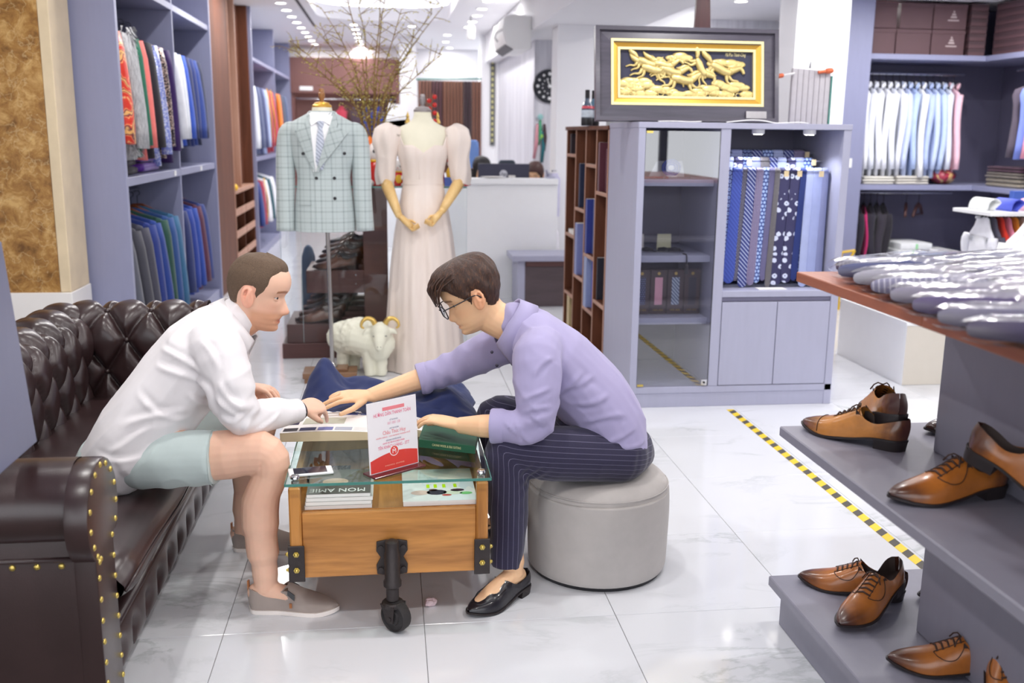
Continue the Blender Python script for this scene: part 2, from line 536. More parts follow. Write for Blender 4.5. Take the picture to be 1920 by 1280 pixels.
def m_paisley():
    q = NM('orange_paisley_brocade'); co = q.co('Object'); wv = q.n('TexWave', wave_type='RINGS'); q.set(wv.inputs['Vector'], co)
    wv.inputs['Scale'].default_value = 3.2; wv.inputs['Distortion'].default_value = 14; wv.inputs['Detail'].default_value = 2.5; wv.inputs['Detail Scale'].default_value = 1.8
    q.col(q.ramp(wv.outputs['Fac'], [(0, srgb('#d8301c')), (.35, srgb('#e8472a')), (.45, srgb('#f0c080')), (.55, srgb('#e8572f')), (.8, srgb('#5a1f3c')), (.95, srgb('#efb46a'))])); q.p(Roughness=.45)
    return q.m
def m_sequin(name, h1, h2, scale=150):
    q = NM(name); vo = q.n('TexVoronoi'); vo.inputs['Scale'].default_value = scale; q.set(vo.inputs['Vector'], q.co('Object'))
    f = q.sep(vo.outputs['Color'])[0]
    q.col(q.ramp(f, [(.2, srgb(h1)), (.6, srgb(h1)), (.8, srgb(h2))])); q.p(Roughness=.3, Metallic=.6)
    q.bump(vo.outputs['Distance'], .5, .004); return q.m
def m_fur():
    q = NM('grey_fur'); co = q.co('Object', (1, 1, .25)); n = q.noise(co, 90, 4, .7)
    q.col(q.ramp(n, [(.3, srgb('#8f9096')), (.7, srgb('#dcdde0'))])); q.p(Roughness=.9); q.bump(n, .8, .02); return q.m

# ------------------------------------------------------------------ the room
def struct(mb, name, m, loc=(0,0,0), **k):
    o = bpy.data.objects.new(name, mb.mesh(name, m, V(loc), **k)); o.location = loc
    link(o); o['kind'] = 'structure'
    return o

floor = struct(MB().box(-3.2, 6.6, -1.4, 16.6, -.08, -.004), 'floor', M_GROUT)
tile_me = MB().box(.0008, .5992, .0008, .5992, -.004, 0).mesh('tile', M_TILE, bevel=.0012, seg=1)
for j in range(-1, 23):
    y = 2.780 + .6 * j
    for i in range(-4, 10):
        x = -.5102 + .6 * i
        if x + .6 < -.47*y - .4 or x > .74*y + .5 or x > 5.3: continue
        if y > 9 and x > 2.4: continue
        t = bpy.data.objects.new('tile', tile_me); t.location = (x, y, 0); link(t, floor)
struct(MB().box(-9, 12, -14, -1.42, -.2, -.06), 'floor_street', mat('pavement', '#b9b4b0', .9, var=.1, vs=3))

# ceiling with a recessed tray, its opening a rounded rectangle
def rrect(x0, x1, y0, y1, r, n=6):
    out = []
    for cx, cy, a0 in ((x1-r, y1-r, 0), (x0+r, y1-r, 90), (x0+r, y0+r, 180), (x1-r, y0+r, 270)):
        for k in range(n + 1):
            a = radians(a0 + 90*k/n); out.append((cx + r*cos(a), cy + r*sin(a)))
    return out
CZ = 2.8
tray = rrect(-.80, .74, 6.0, 12.6, .5)
from mathutils.geometry import tessellate_polygon
cpl = MB(); n = len(tray)
inn = [(x, y, CZ) for x, y in tray]; rim = [(-3.2,-1.4,CZ),(6.6,-1.4,CZ),(6.6,16.6,CZ),(-3.2,16.6,CZ)]
cpl.add(rim + inn, tessellate_polygon([[V(p) for p in rim], [V(p) for p in inn[::-1]]]))
k = len(rim) + n; cpl.f = [tuple(i if i < 4 else 4 + (n - 1 - (i - 4)) for i in f) for f in cpl.f]
k0 = len(cpl.v); up = [(x, y, CZ + .16) for x, y in tray]; big = [(x*1.16, (y-9.3)*1.04+9.3, CZ+.16) for x, y in tray]; top = [(x, y, CZ+.3) for x, y, z in big]
cpl.add(inn + up + big + top, [(r*n+i, r*n+(i+1) % n, (r+1)*n+(i+1) % n, (r+1)*n+i) for r in range(3) for i in range(n)] + [tuple(3*n+i for i in range(n))])
ceil = struct(cpl, 'ceiling', M_CEIL, fix=False)
cove = MB(); ring = [(x*1.07, (y-9.3)*1.015+9.3, CZ+.175) for x, y in tray]
cove.tube(ring + [ring[0]], .012, 6, caps=False)
cove.build('cove_light', M_COVE, ceil)
slot = MB().box(-.925, -.895, 8.5, 13.4, CZ-.006, CZ-.001).build('air_slot', M_DARKSLOT, ceil)
bulk = struct(MB().box(1.362, 2.3, 6.2, 14.2, 2.43, CZ-.002), 'trim_1', M_WALL)                # dropped beam
struct(MB().box(2.301, 6.6, 6.2, 16.6, 2.62, CZ-.002), 'ceiling_low', M_CEIL)

# walls
struct(MB().box(-3.3, -3.2, -1.4, 16.6, -.08, CZ+.4), 'wall_left', M_WALL)
struct(MB().box(-3.2, 1.5, 16.6, 16.7, -.08, CZ+.4), 'wall_back', M_WALL)
struct(MB().box(5.75, 5.85, -1.4, 16.6, -.08, CZ+.4), 'wall_right', M_WALL)
struct(MB().box(1.5, 6.6, 13.9, 14.0, -.08, CZ-.002), 'wall_back_right', M_WALL)
pil = struct(MB().box(1.52, 1.98, 9.0, 9.32, 0, 2.429), 'wall_pillar_white', M_WALL)
struct(MB().box(2.29, 2.79, 9.0, 9.3, 0, 2.62), 'wall_pillar_middle', M_WALL)
struct(MB().box(3.13, 3.56, 7.55, 7.9, 0, 2.62), 'wall_pillar_right', M_WALL)
clad = struct(MB().box(1.532, 2.28, 10.5, 13.9, 0, 2.43), 'wall_marble_clad', M_STREAK)
struct(MB().box(2.8, 4.6, 10.0, 10.1, 0, 2.62), 'wall_papered', M_STREAK)
struct(MB().box(3.42, 3.72, 9.2, 9.6, 0, 1.86), 'trim_2', M_GREYD)                             # dark cabinet end
struct(MB().box(1.30, 1.515, 14.0, 14.2, 0, CZ-.002), 'wall_pillar_far', M_WALL)
struct(MB().box(.19, .42, 14.6, 14.9, 0, CZ-.002), 'wall_column_white', M_WALL)
# marble-faced column at the left with its cream edge and white base
colm = struct(MB().box(-3.19, -1.748, 5.45, 5.78, .62, CZ-.002), 'wall_column_marble', M_MARBLE)
MB().box(-1.748, -1.692, 5.45, 5.78, .62, CZ-.002).build('edge_stone', M_CREAM_STONE, colm, bevel=.004, seg=1)
MB().box(-3.19, -1.684, 5.43, 5.78, 0, .62).build('base_stone', M_WHITE_STONE, colm, bevel=.004, seg=1)
# shop front behind the camera: dark door posts, open to daylight
ff = struct(MB().box(-3.2, 6.6, -1.4, -1.3, 2.55, CZ+.4), 'wall_front', M_WALL)
fr = MB()
for x in (-3.2, -1.1, 1.0, 3.2, 5.7): fr.box(x, x+.09, -1.39, -1.31, 0, 2.55)
fr.box(-3.2, 5.75, -1.39, -1.31, 2.49, 2.549)
MB().box(-3.2, 5.75, -1.39, -1.31, 2.49, 2.549).build('door_head', M_DARKSLOT, ff)
for x in (-3.2, -1.1, 1.0, 3.2, 5.66):
    MB().box(x, x+.09, -1.39, -1.31, 0, 2.489).build('door_post', M_DARKSLOT, ff)

# ------------------------------------------------------------------ ceiling lamps
ring_me = MB().lathe([(.066,0),(.066,-.006),(.058,-.008),(.054,-.004),(.05,-.001)], n=20).mesh('trim_ring', M_WHITEP, smooth=True)
disc_me = MB().lathe([(.002,-.0035),(.052,-.0035),(.052,-.002),(.002,-.002)], n=20).mesh('diffuser', M_LAMP)
ld = bpy.data.lights.new('lamp', 'AREA'); ld.shape = 'DISK'; ld.size = .1; ld.energy = LAMP_W; ld.color = (1, .975, .95)
_dl = {}
ORD = 'first second third fourth fifth sixth seventh eighth ninth tenth'.split()
ld2 = ld.copy(); ld2.energy = LAMP_W * .4
ld3 = ld.copy(); ld3.energy = LAMP_W * 1.5
def downlight(x, y, z=CZ, label=None, group=None, vis=True):
    if group:
        _dl[label] = _dl.get(label, 0) + 1
        label += '' if 'over the front' in label else ', ' + ORD[_dl[label]-1] + ' from the front'
    t = thing('downlight', label, 'lamp', (x, y, z - .0005), group)
    for nm, me in (('trim_ring', ring_me), ('diffuser', disc_me)):
        link(bpy.data.objects.new(nm, me), t)
    l = bpy.data.objects.new('lamp', ld); l.location = (0, 0, -.011); link(l, t)
    if y > 10: l.data = ld2
    elif y > 6.5: l.data = ld3
G = 'downlights in the white ceiling'
for k, y in enumerate((1.2, 2.9, 4.6, 6.3, 8.0, 9.4)):
    for x in (-1.08, 0.3, 1.75, 3.2, 4.6):
        if y > 5.9 and (x > 1.8 or -.9 < x < 1): continue
        downlight(x, y, CZ, 'round white downlight over the front of the shop', G + ' at the front')
for k in range(9): downlight(-1.10, 11.1 + .63*k, CZ, 'round white downlight in the left ceiling row above the wardrobes', G + ', left row')
for k in range(7): downlight(-.40, 13.1 + .58*k, CZ, 'round white downlight in the ceiling row over the bare branches', G + ', second row')
for x, y in ((-.37,10.7),(-.37,11.35),(.31,10.8),(.31,11.4)): downlight(x, y, CZ + .3, 'round white downlight inside the recessed ceiling tray', G + ', in the tray')
downlight(.33, 13.13, CZ, 'round downlight just beyond the far rim of the ceiling tray, right of centre')
for k in range(5): downlight(1.04, 10.5 + .64*k, CZ, 'round white downlight in the ceiling row beside the air conditioner', G + ', right row')
for k, x in enumerate((.84, .88, 1.0)): downlight(x, 14.15 + 1.05*k, CZ, 'round white downlight near the small spotlight at the back', G + ', back right')
for k, y in enumerate((9.4, 11.3, 13.0)): downlight(2.55+.1*k, y, 2.62, 'round white downlight in the low ceiling left of the framed picture', G + ', low part')
for k, x in enumerate((3.05, 4.3)): downlight(x, 8.6, 2.62, 'round white downlight in the low ceiling right of the framed picture', G + ', low part right')
for x, y in ((3.0,6.9),(4.0,7.2),(4.9,7.2),(4.6,6.4)): downlight(x, y, 2.62, 'unseen round downlight added to brighten the right hand shelving', G + ', added over the shelving')  # added lamps above the view, only to brighten the right hand shelving
# small white spotlight on a ceiling bracket
t = thing('spotlight', 'small white spotlight hanging from a ceiling bracket at the back', 'lamp', (.98, 11.9, CZ))
MB().cyl((.98,11.9,CZ-.001), (.98,11.9,CZ-.1), .008, n=8).build('bracket', M_BLACK, t)
MB().lathe([(.03,0),(.045,-.02),(.05,-.14),(.04,-.16),(.01,-.15)], (.98,11.88,CZ-.10), 14).build('lamp_head', M_WHITEP, t, smooth=True)

# ------------------------------------------------------------------ clothes on hangers
_fab = {}
def fab(h):
    if h not in _fab: _fab[h] = fabric('cloth_' + h.lstrip('#'), h)
    return _fab[h]
HOOK = mat('dark_hanger_hook', '#2c2a2c', .35, .7)
HWOOD = wood('hanger_wood', '#7a3f22', '#a5603a', 0, 20)
HBLACK = mat('black_hanger', '#26232a', .45)

def garment(name, label, loc, m, L=.75, w=.23, t=.035, ang=0, group=None, cat='jacket', sleeves=True, short=False, sm=None,
            hang=HBLACK, seed=0, tilt=0, collar=None, hook=True, slope=.06, trim=None):
    """one garment on its hanger; loc: where the hook sits on the rod, shoulders along local X"""
    R = random.Random(seed + int(abs(loc[1])*977) + int(abs(loc[0])*131))
    r = thing(name, label, cat, loc, group); x0, y0, z0 = loc
    a1, a2, ph = R.uniform(.7, 1.3), R.uniform(.7, 1.3), R.uniform(0, 6)
    b = MB(); rings = []
    zt = z0 - .11
    tab = [(0,.055,.4),(.012,.085,.55),(slope*.55,.6*w,.75),(slope,.92*w,.9),(slope+.05,w,1),(.3,.93*w,1.05),(.5,.9*w,1.05),(.8,.95*w,1.1),(1.0,w,1.15)]
    for i, (zz, hw, tt) in enumerate(tab):
        z = zt - (zz if zz <= slope+.05 else zz*L); k = 20; ring = []
        for j in range(k):
            c, s = cos(2*pi*j/k), sin(2*pi*j/k)
            f = .22 * sin(5*c*a1 + ph + zz*3) * min(1, zz*3)
            ring.append((x0 + hw*(abs(c)**.8)*(1 if c > 0 else -1), y0 + t*tt*(abs(s)**.7)*(1 if s > 0 else -1)*(1+f), z + .008*sin(4*c+ph)*(zz > .9)))
        rings.append(ring)
    b.loft(rings).build('body', m, r, smooth=2)
    if sleeves:
        SL = .2 if short else L*.82
        for s in (-1, 1):
            sl = MB(); q = []
            ya = y0 + R.uniform(-.012, .012)
            for k in range(7):
                u = k/6
                q.append((x0 + s*(w*.93 + .035*sin(u*1.6)*a2 + .012*u), ya + .012*sin(u*5+ph), zt - slope - .012 - SL*u))
            sl.tube(q, [(.03 + .012*(u > 0) - .006*u, t*1.25*(1 - .22*u)) for u in [k/6 for k in range(7)]], 12, side=(1,0,0))
            sl.build('sleeve', sm or m, r, smooth=2)
    if collar:
        c = MB()
        c.tube([(x0 - .07, y0 - .02, zt - .012), (x0 - .03, y0 - .045, zt + .022), (x0 + .03, y0 - .045, zt + .022), (x0 + .07, y0 - .02, zt - .012)], [(.012,.02)]*4, 8)
        c.tube([(x0 - .06, y0 + .015, zt), (x0, y0 + .03, zt + .03), (x0 + .06, y0 + .015, zt)], [(.012,.02)]*3, 8)
        c.build('collar', collar, r, smooth=2)
    if trim:
        c = MB(); c.tube([(x0 + w*.97, y0 - t*1.2, zt - .04), (x0 + w*1.13, y0 - t*1.2, zt - L*.5), (x0 + w*1.1, y0 - t*1.2, zt - L*.85)], .008, 6)
        c.build('trim', trim, r, smooth=2)
    hk = MB()
    hk.tube([(x0 - w*.8, y0, zt - slope*.9 - .018), (x0 - .03, y0, zt + .012), (x0 + .03, y0, zt + .012), (x0 + w*.8, y0, zt - slope*.9 - .018)], .009, 6)
    hg = hk.build('hanger', hang, r, smooth=2)
    if hook:
        h2 = MB()
        arc = [(x0, y0, zt + .01), (x0, y0, zt + .075)] + [(x0 + .02*sin(a) , y0, zt + .093 - .02*cos(a) ) for a in [radians(d) for d in (60, 110, 160, 210, 250)]]
        h2.tube(arc, .0028, 5); h2.build('hook', HOOK, hg, smooth=2)
    if ang: r.rotation_euler = (0, 0, ang)
    return r

def rod(name, p0, p1, label, m=None, rad=.012):
    b = MB().cyl(p0, p1, rad, n=12)
    return solo(b, name, m or M_CHROME, label, 'rod', p0, smooth=True)

# ------------------------------------------------------------------ grey wardrobe units along the left wall
def wardrobe(label, Y0, Yd, Y1, ztop, shelves, bottom=.09):
    u = thing('wardrobe', label, 'wardrobe', (-1.82, Y0, 0))
    X0, X1 = -2.14, -1.5
    boxpart('side_panel', (X0, X1+.035, Y0, Y0+.05, 0, ztop), M_GREY, u)
    boxpart('side_panel', (X0, X1+.01, Y1-.045, Y1, 0, ztop), M_GREY, u)
    boxpart('divider', (X0+.02, X1, Yd-.016, Yd+.016, bottom, ztop), M_GREY, u)
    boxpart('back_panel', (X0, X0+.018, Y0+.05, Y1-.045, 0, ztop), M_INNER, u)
    boxpart('base', (X0+.02, X1-.01, Y0+.05, Y1-.045, 0, bottom), M_GREY, u)
    for z0, z1 in shelves:
        for a, b in ((Y0+.051, Yd-.017), (Yd+.017, Y1-.046)):
            boxpart('shelf', (X0+.02, X1, a, b, z0, z1), M_GREY, u)
    return u
wardrobe('tall grey wardrobe unit beside the brown marble column', 5.82, 7.50, 9.0, CZ-.004, ((1.15,1.20),(2.30,2.345)))
wardrobe('tall grey wardrobe unit beyond the brown wooden panels', 11.46, 14.0, 16.15, CZ-.004, ((1.13,1.18),(2.25,2.29)))
for i, (a, b, z, lb) in enumerate(((5.88,7.48,2.2,'rail under the top shelf of the near wardrobe, bright party jackets on it'),(7.52,8.95,2.2,'rail in the upper right bay of the near wardrobe, white and blue jackets on it'),
        (5.88,7.48,1.055,'rail in the lower left bay of the near wardrobe, dark suits on it'),(7.52,8.95,1.055,'rail in the lower right bay of the near wardrobe, blue suits on it'),
        (11.52,13.98,2.15,'rail in the upper bay of the far wardrobe, red jackets on it'),(14.02,16.1,2.15,'rail in the upper bay at the far end of the left wall'),(11.52,13.98,1.06,'rail in the lower bay of the far wardrobe'),(14.02,16.1,1.06,'rail in the lower bay at the far end of the left wall'))):
    rod('clothes_rail', (-1.80, a, z), (-1.80, b, z), lb)
def tags(*ps):
    for x, y, z, l in ps:
        solo(MB().box(x, x+.004, y-.03, y+.03, z-.018, z+.018), 'shelf_tag', M_WHITEP, l, 'tag', (x, y, z))
tags((-1.499, 7.3, 1.175, 'small white tag on the shelf edge under the purple cloth'), (-1.499, 8.3, 1.175, 'small white tag on the shelf edge under the blue jackets'))
PAIS = m_paisley(); FUR = m_fur(); SEQB = m_sequin('blue_sequin', '#8b98e0', '#e4e8ff'); SEQK = m_sequin('black_sequin', '#1d1a22', '#e2c4b6')
VELV = fabric('purple_velvet', '#38205e', .7)
up1 = [(6.04,PAIS,.76,.265,.075,'orange and red paisley brocade jacket, nearest in the left wardrobe'),(6.30,FUR,.80,.27,.105,'shaggy pale grey fur coat beside the paisley jacket'),
 (6.53,fab('#2f6a55'),.78,.25,.035,'dark green jacket between the fur coat and the coral one'),(6.66,fab('#ec7d78'),.80,.25,.03,'coral pink jacket in the left wardrobe'),
 (6.86,fab('#2b2830'),.80,.25,.06,'black jacket between the coral and the pale blue ones'),(7.04,SEQB,.86,.25,.03,'pale blue sequinned jacket in the left wardrobe'),
 (7.21,SEQK,.80,.25,.045,'black sequinned jacket with silver glints'),(7.40,VELV,.84,.255,.04,'dark purple velvet jacket, last before the divider')]
for y, m, L, w_, t, lb in up1:
    garment('jacket', lb, (-1.78, y, 2.2), m, L, w_, t, group='party jackets in the left wardrobe', seed=int(y*100))
fu = MB()
for i in range(420):
    a = random.uniform(-1.7, 1.7); z = random.uniform(1.32, 2.08); x = -1.535 + .05*cos(a); y = 6.31 + .085*sin(a)
    d = V((cos(a)*.022, sin(a)*.022, -.03)); s = V((-sin(a), cos(a), 0)) * .007; p = V((x, y, z))
    fu.add([p - s, p + s, p + d], [(0, 1, 2)])
fo = next(o for o in COL.objects if o.get('label', '').startswith('shaggy'))
fu.build('fur_tufts', FUR, fo, kind='stuff', fix=False)
up2 = [(7.66,'#e9ebf2','white jacket, first right of the divider in the left wardrobe'),(7.80,'#dfe3ec','pale grey white jacket behind the white one'),(7.96,'#3f5fc4','bright royal blue jacket beside the white ones'),
 (8.12,'#333b63','dark slate navy jacket right of the royal blue one'),(8.27,'#2e3c78','navy jacket in the middle of the dark ones'),(8.42,'#3c5098','mid blue jacket among the navy ones'),(8.58,'#343a55','charcoal navy jacket nearest the brown wood panel')]
for y, h, lb in up2: garment('jacket', lb, (-1.78, y, 2.2), fab(h), .74, .25, .05, group='jackets in the upper right bay', seed=int(y*100))
lo1 = [(6.02,'#5a5c68','mid grey suit jacket, nearest in the lower left bay'),(6.25,'#44444e','charcoal suit jacket beside the grey one'),(6.44,'#4a4a58','dark charcoal suit jacket in the lower left bay'),(6.62,'#2f3f86','royal navy suit jacket in the lower left bay'),
 (6.80,'#2d4692','blue suit jacket before the green one'),(6.98,'#2c5148','bottle green suit jacket in the lower left bay'),(7.16,'#31518c','blue suit jacket after the green one'),(7.34,'#3a6a90','teal blue suit jacket, last before the divider')]
for y, h, lb in lo1: garment('jacket', lb, (-1.78, y, 1.05), fab(h), .78, .26, .055, group='suits in the lower left bay', hang=HWOOD, seed=int(y*90), cat='jacket')
lo2 = [(7.72,'#37406e','slate navy suit jacket, first in the lower right bay'),(7.92,'#32479a','royal blue suit jacket in the lower right bay'),(8.10,'#2f4ba0','bright blue suit jacket beside the maroon one'),(8.28,'#5c3448','maroon suit jacket in the lower right bay'),(8.45,'#34427e','navy suit jacket right of the maroon one')]
for y, h, lb in lo2: garment('jacket', lb, (-1.78, y, 1.05), fab(h), .74, .25, .05, group='suits in the lower right bay', hang=HWOOD, seed=int(y*80))
up3 = [(11.8,'#e4e7f0','white jacket, nearest in the far wardrobe',None),(12.15,'#5d6688','slate blue jacket in the far wardrobe',None),(12.5,'#48507a','navy grey jacket beside the red ones',None),(12.85,'#a8b6dc','pale blue shirt in the far wardrobe',None),
 (13.2,'#a33548','red jacket with gold edging in the far wardrobe',M_GOLDF),(13.6,'#b03a4c','second red jacket with gold edging, right of the first',M_GOLDF),(14.4,'#e07a33','orange jacket in the end bay of the far wardrobe',None),(14.8,'#4a4c5c','charcoal jacket in the end bay of the far wardrobe',None),(15.3,'#55607e','grey blue jacket near the end of the far wardrobe',None)]
for y, h, lb, tr in up3: garment('jacket', lb, (-1.76, y, 2.15), fab(h), .84, .26, .09, group='jackets in the far wardrobe', trim=tr, seed=int(y*70))
lo3 = [(11.9,'#34427e','navy jacket low in the far wardrobe',None),(12.25,'#a33548','red jacket low in the far wardrobe',None),(12.6,'#e9e9ef','white jacket low in the far wardrobe',M_GOLDF),(12.95,'#2e5560','dark teal jacket low in the far wardrobe',None),(13.3,'#e4e6ee','white shirt low in the far wardrobe, beside the divider',None),(14.5,'#9fb0d4','pale blue jacket low in the end bay',None),(15.0,'#d9dde9','off white jacket low in the end bay',None)]
for y, h, lb, tr in lo3: garment('jacket', lb, (-1.76, y, 1.06), fab(h), .62, .25, .08, group='garments low in the far wardrobe', trim=tr, seed=int(y*60))
def folded(name, label, b, m, cat='cloth', group=None, lay=3, seed=1):
    """a folded garment: stacked soft layers, edges rounded"""
    x0, x1, y0, y1, z0, z1 = b; R = random.Random(seed); q = MB()
    for k in range(lay):
        a, c = z0 + (z1-z0)*k/lay, z0 + (z1-z0)*(k+1)/lay; d = R.uniform(0, .012)
        g = 8
        rings = []
        for i in range(g + 1):
            u = (0,.012,.05,.2,.5,.8,.95,.988,1)[i]; x = x0 + d + (x1-x0-2*d)*u; e = (.35,.7,.95,1,1,1,.95,.7,.35)[i]
            h = (c-a)/2*e; zc = (a+c)/2; ye = (.9,.97,1,1,1,1,1,.97,.9)[i]
            rings.append([(x, (y0+y1)/2 + ye*(y1-y0-2*d)/2*(abs(cos(t))**.25)*(1 if cos(t) > 0 else -1), zc + h*(abs(sin(t))**.4)*(1 if sin(t) > 0 else -1)*(1+.07*sin(9*u+t*2+k))) for t in [2*pi*(j+.5)/16 for j in range(16)]])
        q.loft(rings)
    return solo(q, name, m, label, cat, ((x0+x1)/2, (y0+y1)/2, z0), group, smooth=2)
folded('folded_cloth', 'folded black cloth lying on the wardrobe shelf', (-2.02,-1.58,6.1,6.62,1.2,1.30), fab('#221d2a'), lay=2)
folded('folded_cloth', 'shiny purple folded cloth on the wardrobe shelf', (-1.98,-1.56,6.66,7.12,1.2,1.33), fabric('purple_satin', '#5b2d94', .35), lay=2)
folded('folded_cloth', 'folded white cloth on the far wardrobe shelf', (-2.0,-1.56,11.9,12.7,1.18,1.28), fab('#e6e8ee'), lay=2)
folded('folded_cloth', 'folded blue cloth on the far wardrobe shelf', (-2.0,-1.56,12.9,13.5,1.18,1.26), fab('#3a4a80'), lay=2)

# brown wooden unit with shoe cubbies between the two wardrobes
u = thing('shoe_cabinet', 'brown wooden wall unit with open shoe cubbies between the wardrobes', 'cabinet', (-1.8, 9.01, 0))
boxpart('side_panel', (-2.1,-1.50,9.01,10.02,0,CZ-.004), M_BWOOD, u)
boxpart('back_panel', (-2.1,-1.60,10.02,11.45,.90,CZ-.004), M_BWOOD, u)
boxpart('fin', (-1.60,-1.52,10.62,10.66,.90,CZ-.004), M_BWOODL, u)
boxpart('side_panel', (-2.1,-1.50,11.41,11.455,0,CZ-.004), M_BWOOD, u)
boxpart('edge_strip', (-1.50,-1.494,10.0,10.022,0,CZ-.004), M_BWOODL, u)
boxpart('shelf', (-2.1,-1.49,10.021,11.409,.86,.90), M_BWOODL, u)
boxpart('back_panel', (-2.1,-2.07,10.021,11.409,0,.86), M_DKBROWN, u)
boxpart('divider', (-2.07,-1.51,10.70,10.725,0,.859), M_BWOOD, u)
for k in range(4):
    z = .64 - .22*k
    if z < .05: z = .02
    for a, b in ((10.023,10.699),(10.726,11.408)):
        boxpart('shelf', (-2.07,-1.51,a,b,z,z+.02), M_BWOOD, u)
        boxpart('shelf_lip', (-1.51,-1.495,a,b,z,z+.07), M_BWOODL, u)
solo(MB().box(-1.599,-1.596,10.14,10.52,1.40,1.62), 'notice', M_WHITEP, 'blank white notice stuck on the brown wood panel', 'sign', (-1.598,10.3,1.4))
solo(MB().ball((-1.50,10.05,.925), (.03,.03,.035), 8, 6), 'price_sticker', mat('yellow_sticker', '#f2c22a', .5), 'small yellow sticker on the shelf edge of the shoe cabinet', 'sticker', (-1.50,10.05,.902), smooth=True)

# ------------------------------------------------------------------ buttoned leather sofa
sofa = thing('sofa', 'dark brown buttoned leather sofa with brass nailheads', 'sofa', (-1.15, 3.35, 0))
def tufted(name, prof, origin, du, nu_, dv, L, m, parent, pu, pv, depth, b0=0, vmax=None, nb=140, buttons=True, flat=(0, 1)):
    """a roll of leather: prof = points of the profile (in the plane of dv and Z), swept along du; diamond buttoning pu x pv"""
    P = crm(prof, 10); P = [V((p[0], p[1])) for p in P]
    S = [0]
    for a, b in zip(P, P[1:]): S.append(S[-1] + (b-a).length)
    N = []
    for i in range(len(P)):
        t = (P[min(i+1, len(P)-1)] - P[max(i-1, 0)]).normalized(); N.append(V((-t.y, t.x)))
    o, du, dv = V(origin), V(du), V(dv); q = MB()
    def hgt(u, v):
        a = u/pu + v/pv; b = u/pu - v/pv
        f = (1 - (1-abs(sin(pi*a)))**2.6) * (1 - (1-abs(sin(pi*b)))**2.6)
        f = .25*min(abs(sin(pi*a)), abs(sin(pi*b)))**.5 + .75*f
        e = 1
        if vmax and v > vmax: e = max(0, 1 - (v - vmax)/.05)
        if v < .03: e = v/.03
        return depth * (f*e + .75*(1-e))
    nvv = len(P)
    def fn(i, j):
        u = L*i/(nb-1); h = hgt(u + b0, S[j]) if buttons else depth*.75
        p = P[j] + N[j]*h
        return o + du*u + dv*p.x + V((0,0,p.y))
    q.grid(fn, nb, nvv)
    ob = q.build(name, m, parent, smooth=2, fix=False)
    if buttons:
        ka = 0
        for ia in range(-60, 60):
            for ib in range(-60, 60):
                u = (ia + ib)/2*pu - b0; v = (ia - ib)/2*pv
                if .04 < u < L - .04 and .03 < v < (vmax or S[-1]) - .01:
                    j = min(range(nvv), key=lambda k: abs(S[k]-v)); p = P[j] + N[j]*.006
                    MB().ball(o + du*u + dv*p.x + V((0,0,p.y)), .011, 8, 6).build('button', m, ob, smooth=2)
    return ob
# profile coordinates: x = distance outwards from the seat edge, y = height
PROF = [(0,.36),(-.005,.45),(-.012,.54),(-.018,.62),(.0,.69),(.06,.733),(.13,.728),(.185,.68),(.20,.62),(.175,.56),(.13,.54)]
flip = lambda P: P
tufted('back_cushion', flip(PROF), (-1.26,2.42,0), (0,1,0), 0, (-1,0,0), 1.76, M_LEATHER, sofa, .175, .27, .042, vmax=None)
tufted('arm_cushion', flip(PROF), (-.76,4.15,0), (-1,0,0), 0, (0,1,0), .56, M_LEATHER, sofa, .175, .27, .042, b0=.03)
tufted('arm_cushion', [(x_, z_ - .035*max(0, min(1, (z_-.45)/.15))) for x_, z_ in PROF], (-1.30,2.44,0), (1,0,0), 0, (0,-1,0), .55, M_LEATHER, sofa, .21, .24, .004, b0=.02, buttons=False)
# carcass: back, two arms, front rail
c = MB().box(-1.60,-1.30,2.26,4.34,.05,.60); c.build('back_frame', M_LEATHER, sofa, bevel=.03, smooth=True)
c = MB().box(-1.60,-.745,4.22,4.34,.05,.60); c.build('arm_frame', M_LEATHER, sofa, bevel=.02, smooth=True)
c = MB().box(-1.60,-.745,2.262,2.40,.05,.56); c.build('arm_frame', M_LEATHER, sofa, bevel=.015, smooth=True)
# rolled front of the near arm and its studded facing
def scroll(y, s, n=18):
    pts = [(y + s*.0,.05),(y + s*.0,.50)]
    cx, cz, r = y - s*.085, (.574 if s < 0 else .606), .130
    for k in range(n + 1):
        a = radians(-70 + 290*k/n); pts.append((cx + s*r*cos(a), cz + r*sin(a)))
    pts += [(y - s*.15,.49),(y - s*.15,.05)]
    return pts
for y, s, nm in ((2.265,-1,'n'), (4.335,1,'f')):
    P = scroll(y, s)
    MB().prism([(-.752, a, b) for a, b in P], (.055, 0, 0)).build('arm_front', M_LEATHER, sofa, bevel=.014, smooth=True)
    nb = MB(); k = 0
    path = [(a, b) for a, b in P]
    tot = 0; nxt = .05; heads = []
    for (a0, b0), (a1, b1) in zip(path, path[1:]):
        d = sqrt((a1-a0)**2 + (b1-b0)**2)
        while nxt < tot + d:
            t = (nxt - tot)/d; cy, cz = a0 + (a1-a0)*t, b0 + (b1-b0)*t
            heads.append((cy + (2.34 - cy)*.16 if s < 0 else cy + (4.26 - cy)*.16, cz if cz < .5 else .585 + (cz-.585)*.88)); nxt += .055
        tot += d
    for cy, cz in heads:
        MB().ball((-.698, cy, cz), (.006,.008,.008), 8, 5).build('nailhead', M_BRASS, sofa, smooth=2)
for k in range(15):
    MB().ball((-.775 - .055*k, 2.261, .472), (.008,.006,.008), 8, 5).build('nailhead', M_BRASS, sofa, smooth=2)
MB().tube([(-1.6,2.262,.487),(-.75,2.262,.487)], .007, 8).build('piping', M_LEATHER, sofa, smooth=2)
